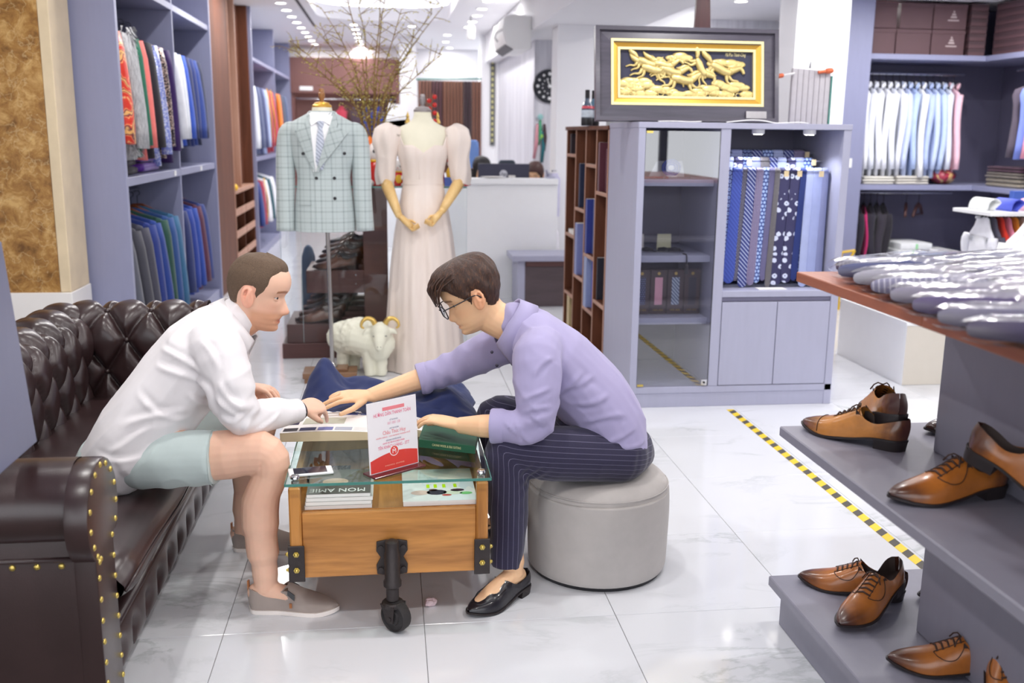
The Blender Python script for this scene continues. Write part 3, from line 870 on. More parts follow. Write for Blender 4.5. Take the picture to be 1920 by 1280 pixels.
# seat cushion with a rounded front, sagging a little under the sitter
q = MB()
def seat(i, j):
    y = 2.445 + 1.70*i/44; t = j/23
    prof = [(-1.24,.395),(-1.0,.405),(-.78,.402),(-.70,.39),(-.668,.355),(-.672,.305),(-.70,.285),(-.80,.28)]
    f = t*(len(prof)-1); k = min(int(f), len(prof)-2); u = f-k
    x = prof[k][0]*(1-u) + prof[k+1][0]*u; z = prof[k][1]*(1-u) + prof[k+1][1]*u
    e = min(1, (y-2.445)/.06, (4.145-y)/.06); e = max(0, e)**.5
    sag = .035*exp(-((x+.80)/.22)**2 - ((y-3.08)/.28)**2)
    return (x - (1-e)*.02*(x > -1.0), y, z - sag*(z > .34) - (1-e)*.03*(z > .34))
q.grid(seat, 45, 24); q.build('seat_cushion', M_LEATHER, sofa, smooth=2, fix=False)
pp = [(seat(i, 14)[0]+.002, seat(i, 14)[1], seat(i, 14)[2]+.002) for i in range(45)]
MB().tube(pp, .005, 6).build('piping', M_LEATHER, sofa, smooth=2)
MB().box(-1.24,-.755,2.42,4.2,.06,.285).build('seat_base', M_LEATHER, sofa, bevel=.01)
# buttoned front rail: a band and a row of pleated buttons below
MB().tube([(-.735,2.42,.21),(-.735,4.21,.21)], [(.022,.016)]*2, 10).build('rail_band', M_LEATHER, sofa, smooth=2)
fr = MB()
def rail(i, j):
    y = 2.42 + 1.79*i/150; z = .04 + .15*j/14
    d = min(abs(((y-2.42)/.15) % 1 - .5)*.15*2, 1)
    r = sqrt((((y-2.42)/.15 % 1 - .5)*.15)**2 + (z-.11)**2)
    pl = abs(((y-2.42)/.15) % 1 - .5)
    return (-.752 + .035*(1 - exp(-(r/.03)**2))*(sin(pi*j/14)**.4) - .016*exp(-(pl/.05)**2)*(z < .11), y, z)
fr.grid(rail, 151, 15); ro = fr.build('front_rail', M_LEATHER, sofa, smooth=2, fix=False)
for k in range(12):
    MB().ball((-.748, 2.42 + .15*(k+.5), .11), .011, 8, 6).build('button', M_LEATHER, ro, smooth=2)
for x, y in ((-.80,2.36),(-.80,4.25),(-1.52,2.36),(-1.52,4.25)):
    MB().lathe([(.022,0),(.03,.02),(.026,.052)], (x,y,0), 12).build('foot', M_DKBROWN, sofa, smooth=True)

# grey board standing on the near sofa arm
solo(MB().prism([(-.872,1.55,.745),(-.872,2.37,.745),(-.872,2.27,1.235),(-.872,1.55,1.235)], (.03,0,0)), 'display_board', m_greylam('slate_board', '#747790'),
     'grey laminate board standing on the near arm of the leather sofa', 'board', (-.86,1.95,.745), bevel=.003)

# ------------------------------------------------------------------ round grey stool
st = thing('pouf_stool', 'round grey fabric pouf stool under the man in the lavender shirt', 'stool', (.708, 3.165, 0))
M_POUF = fabric('grey_linen', '#b4afac', .9, 700, .08)
def pouf(z0, z1, tab, nm, m):
    q = MB(); n = 72
    def fn(i, j):
        r, z = tab[i]; a = 2*pi*j/n
        dent = .035*exp(-(((.708 + r*cos(a)) - .70)/.2)**2 - ((r*sin(a) + .06)/.2)**2) * (z > .3)
        return (.708 + r*cos(a), 3.165 + r*sin(a), z - dent)
    q.grid(fn, len(tab), n, cv=True); return q.build(nm, m, st, smooth=2, fix=False)
tab = crm([(.23,.012),(.24,.03),(.244,.12),(.246,.22),(.243,.29),(.235,.325),(.21,.352),(.17,.368),(.08,.374),(.001,.375)], 5)
pouf(0,0,tab,'cover',M_POUF)
MB().lathe([(.001,0),(.226,0),(.232,.014),(.001,.016)], (.708,3.165,0), 48).build('base', M_BLACK, st, smooth=True)
MB().tube([(.708 + (.2385)*cos(2*pi*k/64), 3.165 + (.2385)*sin(2*pi*k/64), .314) for k in range(65)], .0022, 6).build('seam', M_POUF, st, smooth=2)
MB().tube([(.708 + .2345*cos(2*pi*k/64), 3.165 + .2345*sin(2*pi*k/64), .019) for k in range(65)], .003, 6).build('seam', M_POUF, st, smooth=2)

# ------------------------------------------------------------------ trolley coffee table
TX0, TX1, TY0, TY1 = -.305, .285, 2.78, 3.76
tb = thing('coffee_table', 'golden wood trolley coffee table with a glass top and iron castor', 'table', (-.01, 3.27, 0))
zb, zt = .165, .37
boxpart('front_panel', (TX0+.035, TX1-.035, TY0+.012, TY0+.032, zb, zt), M_TEAK, tb, .003)
boxpart('back_panel', (TX0+.035, TX1-.035, TY1-.032, TY1-.012, zb, .45), M_TEAK, tb, .003)
M_TEAKY = wood('golden_teak_lengthwise', '#7d4715', '#c98a45', 1, 6, .42, .2)
M_TEAKZ = wood('golden_teak_upright', '#7d4715', '#c98a45', 2, 6, .42, .2)
boxpart('side_panel', (TX0, TX0+.02, TY0+.03, TY1-.03, zb, .43), M_TEAKY, tb, .003)
boxpart('side_panel', (TX1-.02, TX1, TY0+.03, TY1-.03, zb, .43), M_TEAKY, tb, .003)
for x in (TX0, TX1-.035):
    for y in (TY0, TY1-.035):
        boxpart('corner_post', (x, x+.035, y, y+.035, zb, .455), M_TEAKZ, tb, .005)
boxpart('bottom_board', (TX0+.02, TX1-.02, TY0+.03, TY1-.03, zb, zb+.02), M_TEAKY, tb, .001)
boxpart('inner_shelf', (TX0+.02, TX1-.02, TY0+.034, TY1-.034, .36, .371), M_TEAKY, tb, .001)
gt = MB().box(-.31, .29, 2.752, 3.775, .470, .478).build('glass_top', M_GLASSG, tb)
ge = MB()
for b in ((-.3102,.2902,2.750,2.752,.470,.478),(-.3102,.2902,3.775,3.777,.470,.478),(-.312,-.310,2.752,3.775,.470,.478),(.290,.292,2.752,3.775,.470,.478)):
    MB().box(*b).build('glass_edge', M_GLASSE, gt)
for x in (-.285, .265):
    for y in (2.80, 3.73):
        MB().lathe([(.008,.455),(.012,.457),(.012,.4695),(.002,.4698)], (x,y,0), 14).build('standoff', M_CHROME, tb, smooth=True)
        MB().lathe([(.002,.478),(.014,.4782),(.014,.484),(.011,.488),(.002,.4885)], (x,y,0), 16).build('cap_nut', M_CHROME, tb, smooth=True)
# iron corner brackets with brass bolts
def bolt(x, y, z, d, par):
    q = MB(); d = V(d)
    q.tube([V((x,y,z)), V((x,y,z)) + d*.004], .009, 6); q.ball(V((x,y,z)) + d*.006, .006, 8, 5)
    q.build('bolt', M_BRASS, par, smooth=True)
for x, s in ((TX0, -1), (TX1, 1)):
    for y, sy in ((TY0, -1), (TY1, 1)):
        q = MB(); z0, z1 = zb-.004, .275
        xa, xb = (x-.006, x+.042) if s < 0 else (x-.042, x+.006)
        q.box(xa, xb, y + (-.006 if sy < 0 else 0), y + (0 if sy < 0 else .006), z0, z1)
        q.box(x - (.006 if s < 0 else 0), x + (0 if s < 0 else .006), y - (0 if sy < 0 else .05), y + (.05 if sy < 0 else 0), z0, z1)
        br = q.build('corner_bracket', M_IRON, tb, bevel=.0015, seg=1)
        for z in (.20, .25):
            bolt((xa+xb)/2, y + sy*.006, z, (0,sy,0), br); bolt(x + s*.006, y - sy*.025, z - .012, (s,0,0), br)
# castor: bracket plate on the front panel, post, fork and wheel
def castor(cx, y, sy, full=True):
    k = thing('tmp', None, None, (cx, y, 0)); k.parent = tb; k.location = V((cx, y, 0)) - tb.location; k.name = 'castor'
    q = MB()
    poly = [(-.046,.275),(-.02,.28),(.02,.28),(.046,.275),(.047,.245),(.034,.225),(.047,.20),(.045,.172),(.022,.168),(.02,.135),(-.02,.135),(-.022,.168),(-.045,.172),(-.047,.20),(-.034,.225),(-.047,.245)]
    q.prism([(cx + a, y + sy*.001, b) for a, b in poly], (0, sy*.008, 0)); q.build('bracket', M_IRON, k, bevel=.002)
    for a, b in ((-.034,.258),(.034,.258),(-.034,.188),(.034,.188)):
        MB().tube([(cx+a, y+sy*.009, b), (cx+a, y+sy*.016, b)], .008, 8).build('bolt', M_IRON, k)
    q = MB(); yc = y + sy*.032
    q.lathe([(.012,.29),(.02,.285),(.0205,.255),(.023,.25),(.023,.165),(.027,.16),(.027,.145),(.022,.14),(.019,.138),(.019,.10),(.006,.098)], (cx,yc,0), 18)
    q.build('post', M_IRON, k, smooth=True)
    q = MB(); q.lathe([(.03,.095),(.034,.09),(.034,.08),(.02,.075)], (cx,yc,0), 16)
    for s in (-1, 1):
        q.prism([(cx + s*.024, yc - .028, .09),(cx + s*.024, yc + .026, .09),(cx + s*.024, yc + .012 + sy*.012, .036),(cx + s*.024, yc - .012 + sy*.012, .036)], (s*.006, 0, 0))
    q.rot(.85, 'Z', (cx,yc,0)); q.build('fork', M_IRON, k, bevel=.002)
    q = MB(); R = [(.001,-.018),(.02,-.018),(.022,-.013),(.036,-.012),(.0385,-.016),(.042,-.014),(.0435,0),(.042,.014),(.0385,.016),(.036,.012),(.022,.013),(.02,.018),(.001,.018)]
    q.lathe([(r*1.12, z*1.1) for r, z in R], (0,0,0), 28); q.rot(pi/2, 'Y', (0,0,0)); q.move((cx, yc + sy*.012, .049)); q.rot(.85, 'Z', (cx,yc,0))
    q.build('wheel', M_RUBBER, k, smooth=True)
    q = MB().cyl((cx-.033, yc+sy*.012, .049), (cx+.033, yc+sy*.012, .049), .007, n=8); q.rot(.85, 'Z', (cx,yc,0)); q.build('axle', M_IRON, k)
    k['label'] = ''; del k['label']
castor(-.005, TY0+.012, -1)
castor(-.005, TY1-.012, 1)

# magazines and things under the glass
def magazine(label, b, cover, ang=0, thick_mat=M_PAPER, group=None, nm='magazine', cat='magazine'):
    x0, x1, y0, y1, z0, z1 = b; t = thing(nm, label, cat, ((x0+x1)/2, (y0+y1)/2, z0), group)
    MB().box(x0+.001, x1-.001, y0+.001, y1-.001, z0+.001, z1-.001).build('pages', thick_mat, t)
    MB().box(x0, x1, y0, y1, z1-.001, z1).build('cover', cover, t)
    return t
def m_cover(name, cols, sc=9):
    q = NM(name); q.col(q.ramp(q.noise(q.co('Object'), sc, 4, .6, .6), [(.3 + .12*i, srgb(c)) for i, c in enumerate(cols)], 'CONSTANT')); q.p(Roughness=.3); return q.m
MAGS = []
for k in range(4):
    MAGS.append(magazine('magazine in the left stack under the glass, ' + ('topmost, black and white cover', 'second from the top', 'third from the top', 'bottom one')[3-k],
        (-.262+.002*k, -.062+.0015*k*(-1)**k, 2.815, 3.03, .3715+.0125*k, .3835+.0125*k), mat('mag_cover', '#5c5752', .3, var=.25, vs=8) if k == 3 else M_PAPER, group='magazines stacked under the glass'))
W = mat('print_white', '#fbfaf8', .6, var=0); 
tm = MAGS[3]
lettering('MON AMIE', .042, plane_M((-.165, 2.845, .4216), (-1,0,0), (0,-1,0)), W, tm, ext=.0002, width=.165)
MB().add([(-.175+.04*cos(a), 2.92+.03*sin(a), .4214) for a in [2*pi*k/14 for k in range(14)]], [tuple(range(14))]).build('printed_face', mat('print_skin', '#d8ab94', .5, var=.15, vs=40), tm, fix=False)
mw = magazine('wide white picture book lying under the glass at the right', (.03, .255, 2.815, 3.10, .3715, .388), m_cover('mag_pastel', ['#dfe9ee', '#f4f6f5', '#e9f0f2', '#cfe0e6'], 5), nm='picture_book', cat='book')
pk = MB()
for cx, cy, rx, ry, c in ((.085,2.885,.03,.02,'#e6c9bd'),(.135,2.885,.032,.022,'#343040'),(.125,2.905,.014,.01,'#5c3a30'),(.185,2.88,.03,.018,'#dfe6d0'),(.20,2.90,.022,.012,'#4a3040'),(.225,2.872,.02,.012,'#7ac47a'),(.165,2.86,.015,.008,'#c8504a')):
    MB().add([(cx+rx*cos(a), cy+ry*sin(a), .3885) for a in [2*pi*k/12 for k in range(12)]], [tuple(range(12))]).build('printed_shape', mat('print_'+c[1:], c, .5, var=.1), mw, fix=False)
M_LIME = mat('print_lime', '#c8f000', .5, var=0)
for x in (.105,.128,.155,.19):
    MB().box(x, x+.01, 2.925, 2.955, .3882, .3886).build('printed_shape', M_LIME, mw)
# sunglasses, film-like case and cable seen through the glass
t = thing('sunglasses', 'dark sunglasses lying under the glass at the left', 'sunglasses', (-.12, 2.98, .4215))
for x in (-.155, -.095):
    MB().lathe([(.001,.0),(.026,.001),(.027,.004),(.024,.007),(.001,.010)], (x, 3.07, .373), 18, 1, .85).build('lens', M_LENSD, t, smooth=True)
MB().tube([(-.13,3.07,.385),(-.125,3.075,.388),(-.12,3.07,.385)], .002, 6).build('bridge', M_BRASS, t, smooth=2)
for x, s in ((-.183,-1),(-.067,1)):
    MB().tube([(x,3.07,.383),(x+s*.004,3.12,.383),(x+s*.003,3.18,.379),(x,3.2,.375)], .0018, 6).build('temple', M_BLACK, t, smooth=2)
t.location.z = .3715
for ch in t.children: ch.location.z += .05 - .0005
t = thing('mesh_case', 'dark mesh case lying under the glass beside the sunglasses', 'case', (-.21, 3.13, .372))
folded_b = MB(); 
for k in range(12):
    folded_b.tube([(-.27+.011*k, 3.06, .374), (-.275+.011*k, 3.12, .395), (-.27+.011*k, 3.2, .374)], .002, 5)
folded_b.build('mesh', M_IRON, t, smooth=2, kind='stuff')
MB().box(-.275, -.14, 3.055, 3.205, .3715, .374).build('base', M_BLACK, t)

# phone on the glass
ph = thing('phone', 'white smartphone lying on the glass beside the knee', 'phone', (-.243, 2.845, .478))
q = MB(); q.box(-.308, -.178, 2.815, 2.877, .4785, .4865); q.build('body', M_WHITEP, ph, bevel=.006, seg=3, smooth=True)
MB().box(-.293, -.196, 2.8195, 2.8725, .4866, .4870).build('screen', mat('phone_glass', '#2b2c3c', .08), ph)
MB().lathe([(.001,0),(.005,0),(.005,.0004),(.001,.0005)], (-.187,2.846,.4866), 12).build('home_button', M_WHITE, ph)
ph.rotation_euler = (0, 0, .17)

# acrylic sign holder
def sign():
    b0, b1 = V((-.066, 2.79, 0)), V((.08, 2.895, 0)); ux = (b1-b0).normalized(); uy = V((-ux.y, ux.x, 0)); H = .215; Wd = (b1-b0).length
    O = V((b0.x, b0.y, .482)); lean = V((0,0,1)) + uy*.06; lean.normalize()
    t = thing('sign_holder', 'acrylic table sign with a payment guide printed in pink and orange', 'sign', ((b0.x+b1.x)/2, (b0.y+b1.y)/2, .478))
    c = lambda a, h, d=0: O + ux*a + lean*h - uy*d
    MB().obox(O + ux*(Wd/2) - V((0,0,.001)), ux*(Wd/2+.004), uy*.032, V((0,0,.003))).build('base', mat('dark_acrylic', '#5a2a30', .15), t, bevel=.001, seg=1)
    n = ux.cross(lean)
    MB().obox(c(Wd/2, H/2+.002), ux*(Wd/2), lean*(H/2), n*.0012).build('sheet', mat('sign_paper', '#fcf8fb', .5, var=.01), t)
    MB().obox(c(Wd/2, H/2+.003, .0032), ux*(Wd/2+.002), lean*(H/2+.003), n*.0013).build('acrylic_front', M_ACRYL, t)
    f = lambda a, h: c(a, h+.002, .0017)
    PK, OR, RD, GY, SL = (mat('print_'+k, h, .6, var=.02) for k, h in (('pink','#ee6a8e'),('orange','#f0702f'),('red','#e8453c'),('greytext','#8a86a0'),('salmon','#f0888f')))
    def word(s, size, a, h, m, width=None): lettering(s, size, plane_M(f(a, h), ux, lean), m, t, ext=.0001, width=width)
    M2 = Wd/2
    MB().obox(f(M2+.005, .190), ux*.04, lean*.0052, n*.0002).build('banner', SL, t); word('MON AMIE TAILOR', .0072, M2+.005, .190, OR, .06)
    word('HƯỚNG DẪN THANH TOÁN', .0155, M2, .174, PK, .135)
    word('SỐ TÀI KHOẢN', .006, M2+.004, .154, GY, .03); word('007 1001 158', .012, M2+.004, .144, mat('print_palepink', '#f2b4c4', .6, var=0), .046)
    word('CHỦ TÀI KHOẢN', .006, M2+.004, .128, GY, .034); word('Châu Thúc Huy', .017, M2+.004, .117, SL, .084)
    word('NGÂN HÀNG - CHI NHÁNH THÀNH PHỐ', .0062, M2, .104, SL, .125)
    word('NỘI DUNG CHUYỂN KHOẢN', .0065, M2, .093, GY, .055); word('GHI RÕ HỌ TÊN VÀ SỐ ĐIỆN THOẠI', .0068, M2, .085, PK, .08)
    word('TÊN KHÁCH HÀNG - STT', .0135, M2, .073, PK, .115)
    arc = [f(a, h) for a, h in [(.003, .002), (Wd-.003, .002)] + [(Wd - .003 - (Wd-.006)*k/16, .030 + .026*sin(pi*(.12+.68*(1-k/16)))) for k in range(17)]]
    q = MB(); q.add(arc, [tuple(range(len(arc)))]); q.build('printed_hill', RD, t, fix=False)
    cc = c(M2, .060, .0020)
    for r, m, d in ((.0165, W, 0), (.0142, RD, .0002)):
        q = MB(); q.add([cc - uy*d + ux*(r*cos(a)) + lean*(r*sin(a)) for a in [2*pi*k/28 for k in range(28)]], [tuple(range(28))]); q.build('logo_disc', m, t, fix=False)
    lettering('M', .02, plane_M(cc - uy*.0005 - lean*.002, ux, lean), W, t, ext=.0001)
    q = MB(); q.add([cc - uy*.0005 + ux*a + lean*h for a, h in ((0,.005),(.004,.011),(0,.009),(-.004,.011))], [(0,1,2,3)]); q.build('logo_leaf', W, t, fix=False)
    lettering('MON AMIE', .006, plane_M(c(M2, .018, .0022), ux, lean), mat('print_lightorange', '#f6b8a0', .6, var=0), t, ext=.0001, width=.07)
sign()

# open swatch book
def swatchbook():
    t = thing('swatch_book', 'open fabric swatch book under the pointing hands', 'book', (-.20, 3.25, .478))
    def page(x, l):  # height of the page block along its width
        return .478 + (.040 if l else .030)*(1 - .25*abs(x)**2)
    P = lambda a, b: V((-.365 + .33*a + .02*b, 3.155 - .005*a + .24*b, 0))
    R = lambda a, b: V((-.025 + .16*a + .02*b, 3.15 + .03*a + .24*b, 0))
    for nm, F, h0, h1 in (('left_pages', P, .027, .022), ('right_pages', R, .030, .020)):
        q = MB(); nn = 12
        for i in range(nn):
            pass
        top = lambda a: .4805 + h0 + (h1-h0)*a + .006*sin(pi*a)
        if nm == 'right_pages': top = lambda a: .4805 + .018 + .012*sin(pi*min(1, a*1.1)) - .006*a
        rows = []
        for i in range(nn + 1):
            a = i/nn; z = top(a)
            rows.append([F(a,0) + V((0,0,.4785)), F(a,0) + V((0,0,z)), F(a,1) + V((0,0,z)), F(a,1) + V((0,0,.4785))])
        q.loft(rows); q.build(nm, M_CREAM, t)
        q = MB(); q.grid(lambda i, j: F(i/nn, j) + V((0,0,top(i/nn)+.0008)), nn+1, 2); pg = q.build('page', M_PAPER, t, fix=False)
        sw = [('#e9e7e4',.72,.92,.06,.2),('#b3b6c4',.53,.70,.06,.2),('#7c80b8',.36,.51,.06,.2),('#33365f',.18,.34,.06,.2),('#2c2630',.02,.16,.06,.2),('#c4c3b0',.18,.60,.36,.66),('#5560a8',.50,.70,.8,.93),('#6a7098',.73,.92,.8,.93),('#33284a',.04,.14,.36,.6)] if nm == 'left_pages' else \
             [('#d3bca6',.1,.6,.62,.72),('#d8bb8e',.1,.6,.78,.88),('#c4a18c',.25,.65,.3,.5),('#6a6478',.72,.95,.3,.5)]
        for c, a0, a1, b0, b1 in sw:
            q = MB(); q.grid(lambda i, j: F(a0+(a1-a0)*i/3, b0+(b1-b0)*j) + V((0,0,top(a0+(a1-a0)*i/3)+.0016)), 4, 2)
            q.build('swatch', fab(c), t, fix=False)
swatchbook()

# green sample box under the forearm
def greenbox():
    t = thing('fabric_sample_box', 'dark green boxed fabric sample book under the forearm', 'book', (.2, 3.06, .478))
    a, b, c_, d = V((.085,3.06,0)), V((.268,2.965,0)), V((.40,3.16,0)), V((.215,3.27,0))
    b = V((.262,2.972,0)); c_ = V((.30,3.22,0)); d = V((.12,3.31,0))
    M_GREEN = fabric('green_bookcloth', '#23573f', .6)
    MB().prism([p + V((0,0,.4785)) for p in (a,b,c_,d)], (0,0,.027)).build('case', M_GREEN, t, bevel=.002)
    ux = (b-a).normalized(); lettering('CAVANI WOOL & SILK SUITING', .011, plane_M((a+b)/2 + V((0,0,.4925)) - V((-ux.y,ux.x,0))*.0006, ux, (0,0,1)), M_GOLDP, t, ext=.0001, width=.10)
greenbox()

# crumpled navy cloth along the far part of the glass
def cloth():
    q = MB(); nu, nv = 90, 44
    def fn(i, j):
        u, v = i/(nu-1), j/(nv-1); x = -.335 + .64*u; y = 3.36 + .36*v - .09*u*(1-v)
        h = .020 + .135*exp(-((u-.13)/.10)**2 - ((v-.75)/.3)**2) + .055*exp(-((u-.36)/.16)**2 - ((v-.7)/.35)**2) + .075*exp(-((u-.83)/.12)**2 - ((v-.6)/.4)**2) + .03*exp(-((u-.6)/.15)**2-((v-.6)/.4)**2)
        p = V((u*5.5, v*4, 1.3)); h *= 1 + .45*noise.noise(p); h += .012*(1-abs(noise.noise(p*1.9))) + .004*noise.noise(p*4)
        e = min(1, u/.05, (1-u)/.05, v/.08, (1-v)/.08); e = max(0, e)**.6
        x += .02*noise.noise(V((v*5, 0, 2))) * (1-e) ; y += .03*noise.noise(V((u*6, 3, 0)))
        return (x, min(y, 3.765), .4795 + h*e)
    q.grid(fn, nu, nv)
    o = solo(q, 'folded_suit_cloth', fabric('navy_suiting', '#222e5c', .7), 'crumpled navy suit cloth spread on the glass table top', 'cloth', (0, 3.6, .478), smooth=2, fix=False)
    sm = o.modifiers.new('thickness', 'SOLIDIFY'); sm.thickness = .003; sm.offset = 1
cloth()
# scrap of paper on the floor under the table
q = MB(); q.ball((.115, 2.9, .014), (.02,.014,.013), 10, 7)
q.v = [(x + .008*noise.noise(V((x,y,z))*90), y + .008*noise.noise(V((y,z,x))*90), max(.0003, z + .006*noise.noise(V((z,x,y))*90))) for x, y, z in q.v]
solo(q, 'paper_scrap', mat('pink_tissue', '#e6cdd2', .8), 'crumpled scrap of pinkish paper on the floor under the table', 'paper', (.115, 2.9, 0))

# ------------------------------------------------------------------ shoes
def m_burnish(name, tan, dark, toe=.72, heel=.12):
    q = NM(name); x = q.sep(q.co('Generated'))[0]
    n = q.noise(q.co('Object'), 30, 4)
    xx = q.math('MULTIPLY_ADD', q.math('SUBTRACT', n, .5), .22, x)
    base = q.mix(q.noise(q.co('Object'), 60, 3), mul(srgb(tan), .78), mul(srgb(tan), 1.15))
    f = q.ramp(xx, [(0, (1,1,1)), (heel, (.75,.75,.75)), (heel+.13, (0,0,0)), (toe, (0,0,0)), (toe+.17, (.85,.85,.85)), (1, (1,1,1))])
    q.col(q.mix(f, base, srgb(dark))); q.p(Roughness=.28, Coat_Weight=.4, Coat_Roughness=.15)
    q.bump(q.noise(q.co('Object'), 260, 2), .06, .001); return q.m
M_COG = m_burnish('cognac_leather', '#b0692c', '#40221c')
M_COG2 = m_burnish('light_cognac_leather', '#c07f3c', '#4a2620')
M_DKSHOE = mat('dark_brown_leather', '#3a2422', .25, var=.15, coat=.4)
M_BKSHOE = mat('black_leather', '#1f1d24', .3, var=.1, coat=.3, bump=.15, bs=60)
M_SOLE = mat('dark_sole', '#241d1f', .5)
M_LINING = mat('shoe_lining', '#3a2c28', .7)
M_SEAM = mat('dark_seam', '#3c2318', .6)
SW = [(0,.0004),(.012,.014),(.04,.025),(.09,.032),(.2,.034),(.35,.035),(.5,.041),(.64,.047),(.75,.046),(.85,.037),(.93,.025),(.98,.013),(1,.003)]
SB = [(0,.032),(.25,.03),(.45,.018),(.68,.009),(.85,.011),(1,.019)]
def shoe(par, L=.30, upper=None, lining=None, sole=None, laces=True, cap=True, swoosh=True, op=.42, low=1.0, heel=True, solet=.006, seam=None, W=1.0, lace=None):
    """parts of one shoe under par; toe along +X, heel back at X=0, standing on Z=0 (local)"""
    base = base_of(par); parts = []
    ST = [(.30,.106),(op,.098*low),(op+.08,.086*low),(op+.18,.070*low),(.7,.056),(.8,.047),(.9,.039),(.97,.031),(1,.024)]
    SCc = [(0,.088*low),(.1,.080*low),(.25,.066*low),(.36,.076*low),(op,.097*low)]
    flat = not heel
    zb = lambda s: (.014 + .004*max(0, s-.8)*5 if flat else smooth_tab(SB, s))
    w_ = lambda s: smooth_tab(SW, s)*W
    yc = lambda s: .006*sin(pi*min(1, s*1.1))
    def bld(mb, nm, m, parent=par, smooth=2, **k):
        mb.v = [tuple(V(p) + base) for p in mb.v]
        o = mb.build(nm, m, parent, smooth=smooth, fix=False, **k); parts.append(o); return o
    def surf(s, a):      # closed vamp, a 0..pi
        c, sn = cos(a), sin(a); z0 = zb(s); z1 = smooth_tab(ST, s)
        return (s*L, yc(s) + w_(s)*(abs(c)**.75)*(1 if c > 0 else -1), z0 + (z1-z0)*max(0, sn)**(.8 if s > .6 else .9))
    q = MB(); nS, nA = 22, 19
    q.grid(lambda i, j: surf(op + (1-op)*i/(nS-1), pi*j/(nA-1)), nS, nA)
    zc = lambda s: smooth_tab(SCc, s)
    for sd in (1, -1):
        def wall(i, j, sd=sd):
            s = (op + .012)*i/15; t = j/6; z0 = zb(s); a = w_(s)*(1 + .08*sin(pi*t) - .2*t*t)
            z1 = smooth_tab(ST, s); zt = zc(min(s, op)); b = max(0, min(1, (s-.22)/(op-.22))); b = b*b*(3-2*b)
            sn = min(1, max(0, t*(zt-z0)/max(.01, z1-z0)))**(1/.9); a = a*(1-b) + b*w_(s)*max(0, 1-sn*sn)**.375*1.004
            return (s*L - (.006*sin(pi*t*.8) if s < .05 else 0)*(1-s/.05), yc(s) + sd*a, z0 + (zt-z0)*t)
        q.grid(wall, 16, 7)
    bld(q, 'upper', upper)
    q = MB()
    def inn(i, j):
        s = .008 + (op-.004)*i/15; z0 = zb(s) + .006; a = w_(s); pr = [(.80,zc(s)),(.74,zc(s)-.004),(.7,z0+.02),(.5,z0+.006),(0,z0+.005),(-.5,z0+.006),(-.7,z0+.02),(-.74,zc(s)-.004),(-.80,zc(s))][j]
        return (s*L + .004, yc(s) + a*pr[0]*.98, pr[1])
    q.grid(inn, 16, 9); bld(q, 'lining', lining or M_LINING)
    q = MB(); ring = [i/24 for i in range(25)]
    lft = [(s*L + (.004 if s > .5 else -.003*(s < .02)), yc(s) + w_(s)*1.07 + .0015, zb(s)) for s in ring]; rgt_ = [(s*L + (.004 if s > .5 else -.003*(s < .02)), yc(s) - w_(s)*1.07 - .0015, zb(s)) for s in ring]
    dz = lambda p: max(.0005, p[2]-solet) if not flat else (.0005 + max(0, p[0]/L-.85)*.03)
    q.loft([[l, r, (r[0], r[1], dz(r)), (l[0], l[1], dz(l))] for l, r in zip(lft, rgt_)])
    bld(q, 'sole', sole or M_SOLE, smooth=True)
    if heel:
        q = MB(); hs = [i/10*.25 for i in range(11)]
        q.loft([[(s*L - .002, yc(s) + w_(s)*1.06 + .001, zb(s)-solet+.001), (s*L - .002, yc(s) - w_(s)*1.06 - .001, zb(s)-solet+.001), (s*L*.96+.002, yc(s) - w_(s), 0), (s*L*.96+.002, yc(s) + w_(s), 0)] for s in hs])
        bld(q, 'heel', sole or M_SOLE, smooth=True)
    if seam is not None or cap or swoosh:
        sm = seam or M_SEAM; q = MB()
        up = lambda s, a, e=.0012: (lambda p: (p[0], p[1] + (e if cos(a) > 0 else -e)*abs(cos(a)), p[2] + e*sin(a)))(surf(s, a))
        if cap: q.tube([up(.775 + .012*sin(a), a) for a in [pi*(.03 + .94*k/16) for k in range(17)]], .0011, 5)
        if swoosh:
            for f in (lambda a: a, lambda a: pi - a):
                q.tube([up(s, f(a)) for s, a in crm([(.66,1.25),(.63,.85),(.56,.55),(.49,.5),(.445,.75),(op+.005,1.05)], 4)], .0012, 5)
        for f in (lambda a: a, lambda a: pi - a):
            q.tube([up(s, f(1.27)) for s in (op+.005, .5, .58, .66)], .0011, 5)
        bld(q, 'stitching', sm)
    if laces:
        for k in range(5):
            s = op + .03 + .045*k; q = MB()
            p0, p1 = surf(s, 1.22), surf(s + .012, pi - 1.22); t = surf(s+.006, pi/2)
            q.tube([p0, (t[0], t[1], t[2] + .005), p1], .0026, 6); bld(q, 'lace', lace or M_SEAM)
        q = MB(); t = surf(op + .02, pi/2)
        for s in (1, -1): q.tube([(t[0], t[1], t[2]+.004), (t[0]+.006, t[1]+s*.012, t[2]+.008), (t[0]+.014, t[1]+s*.02, t[2]+.002), (t[0]+.02, t[1]+s*.028, t[2]-.012)], .002, 5)
        bld(q, 'lace_bow', lace or M_SEAM)
    return parts

def place(o, heel_pt, toe_dir, pitch=0, roll=0):
    o.location = heel_pt
    o.rotation_euler = (roll, pitch, atan2(toe_dir[1], toe_dir[0]))

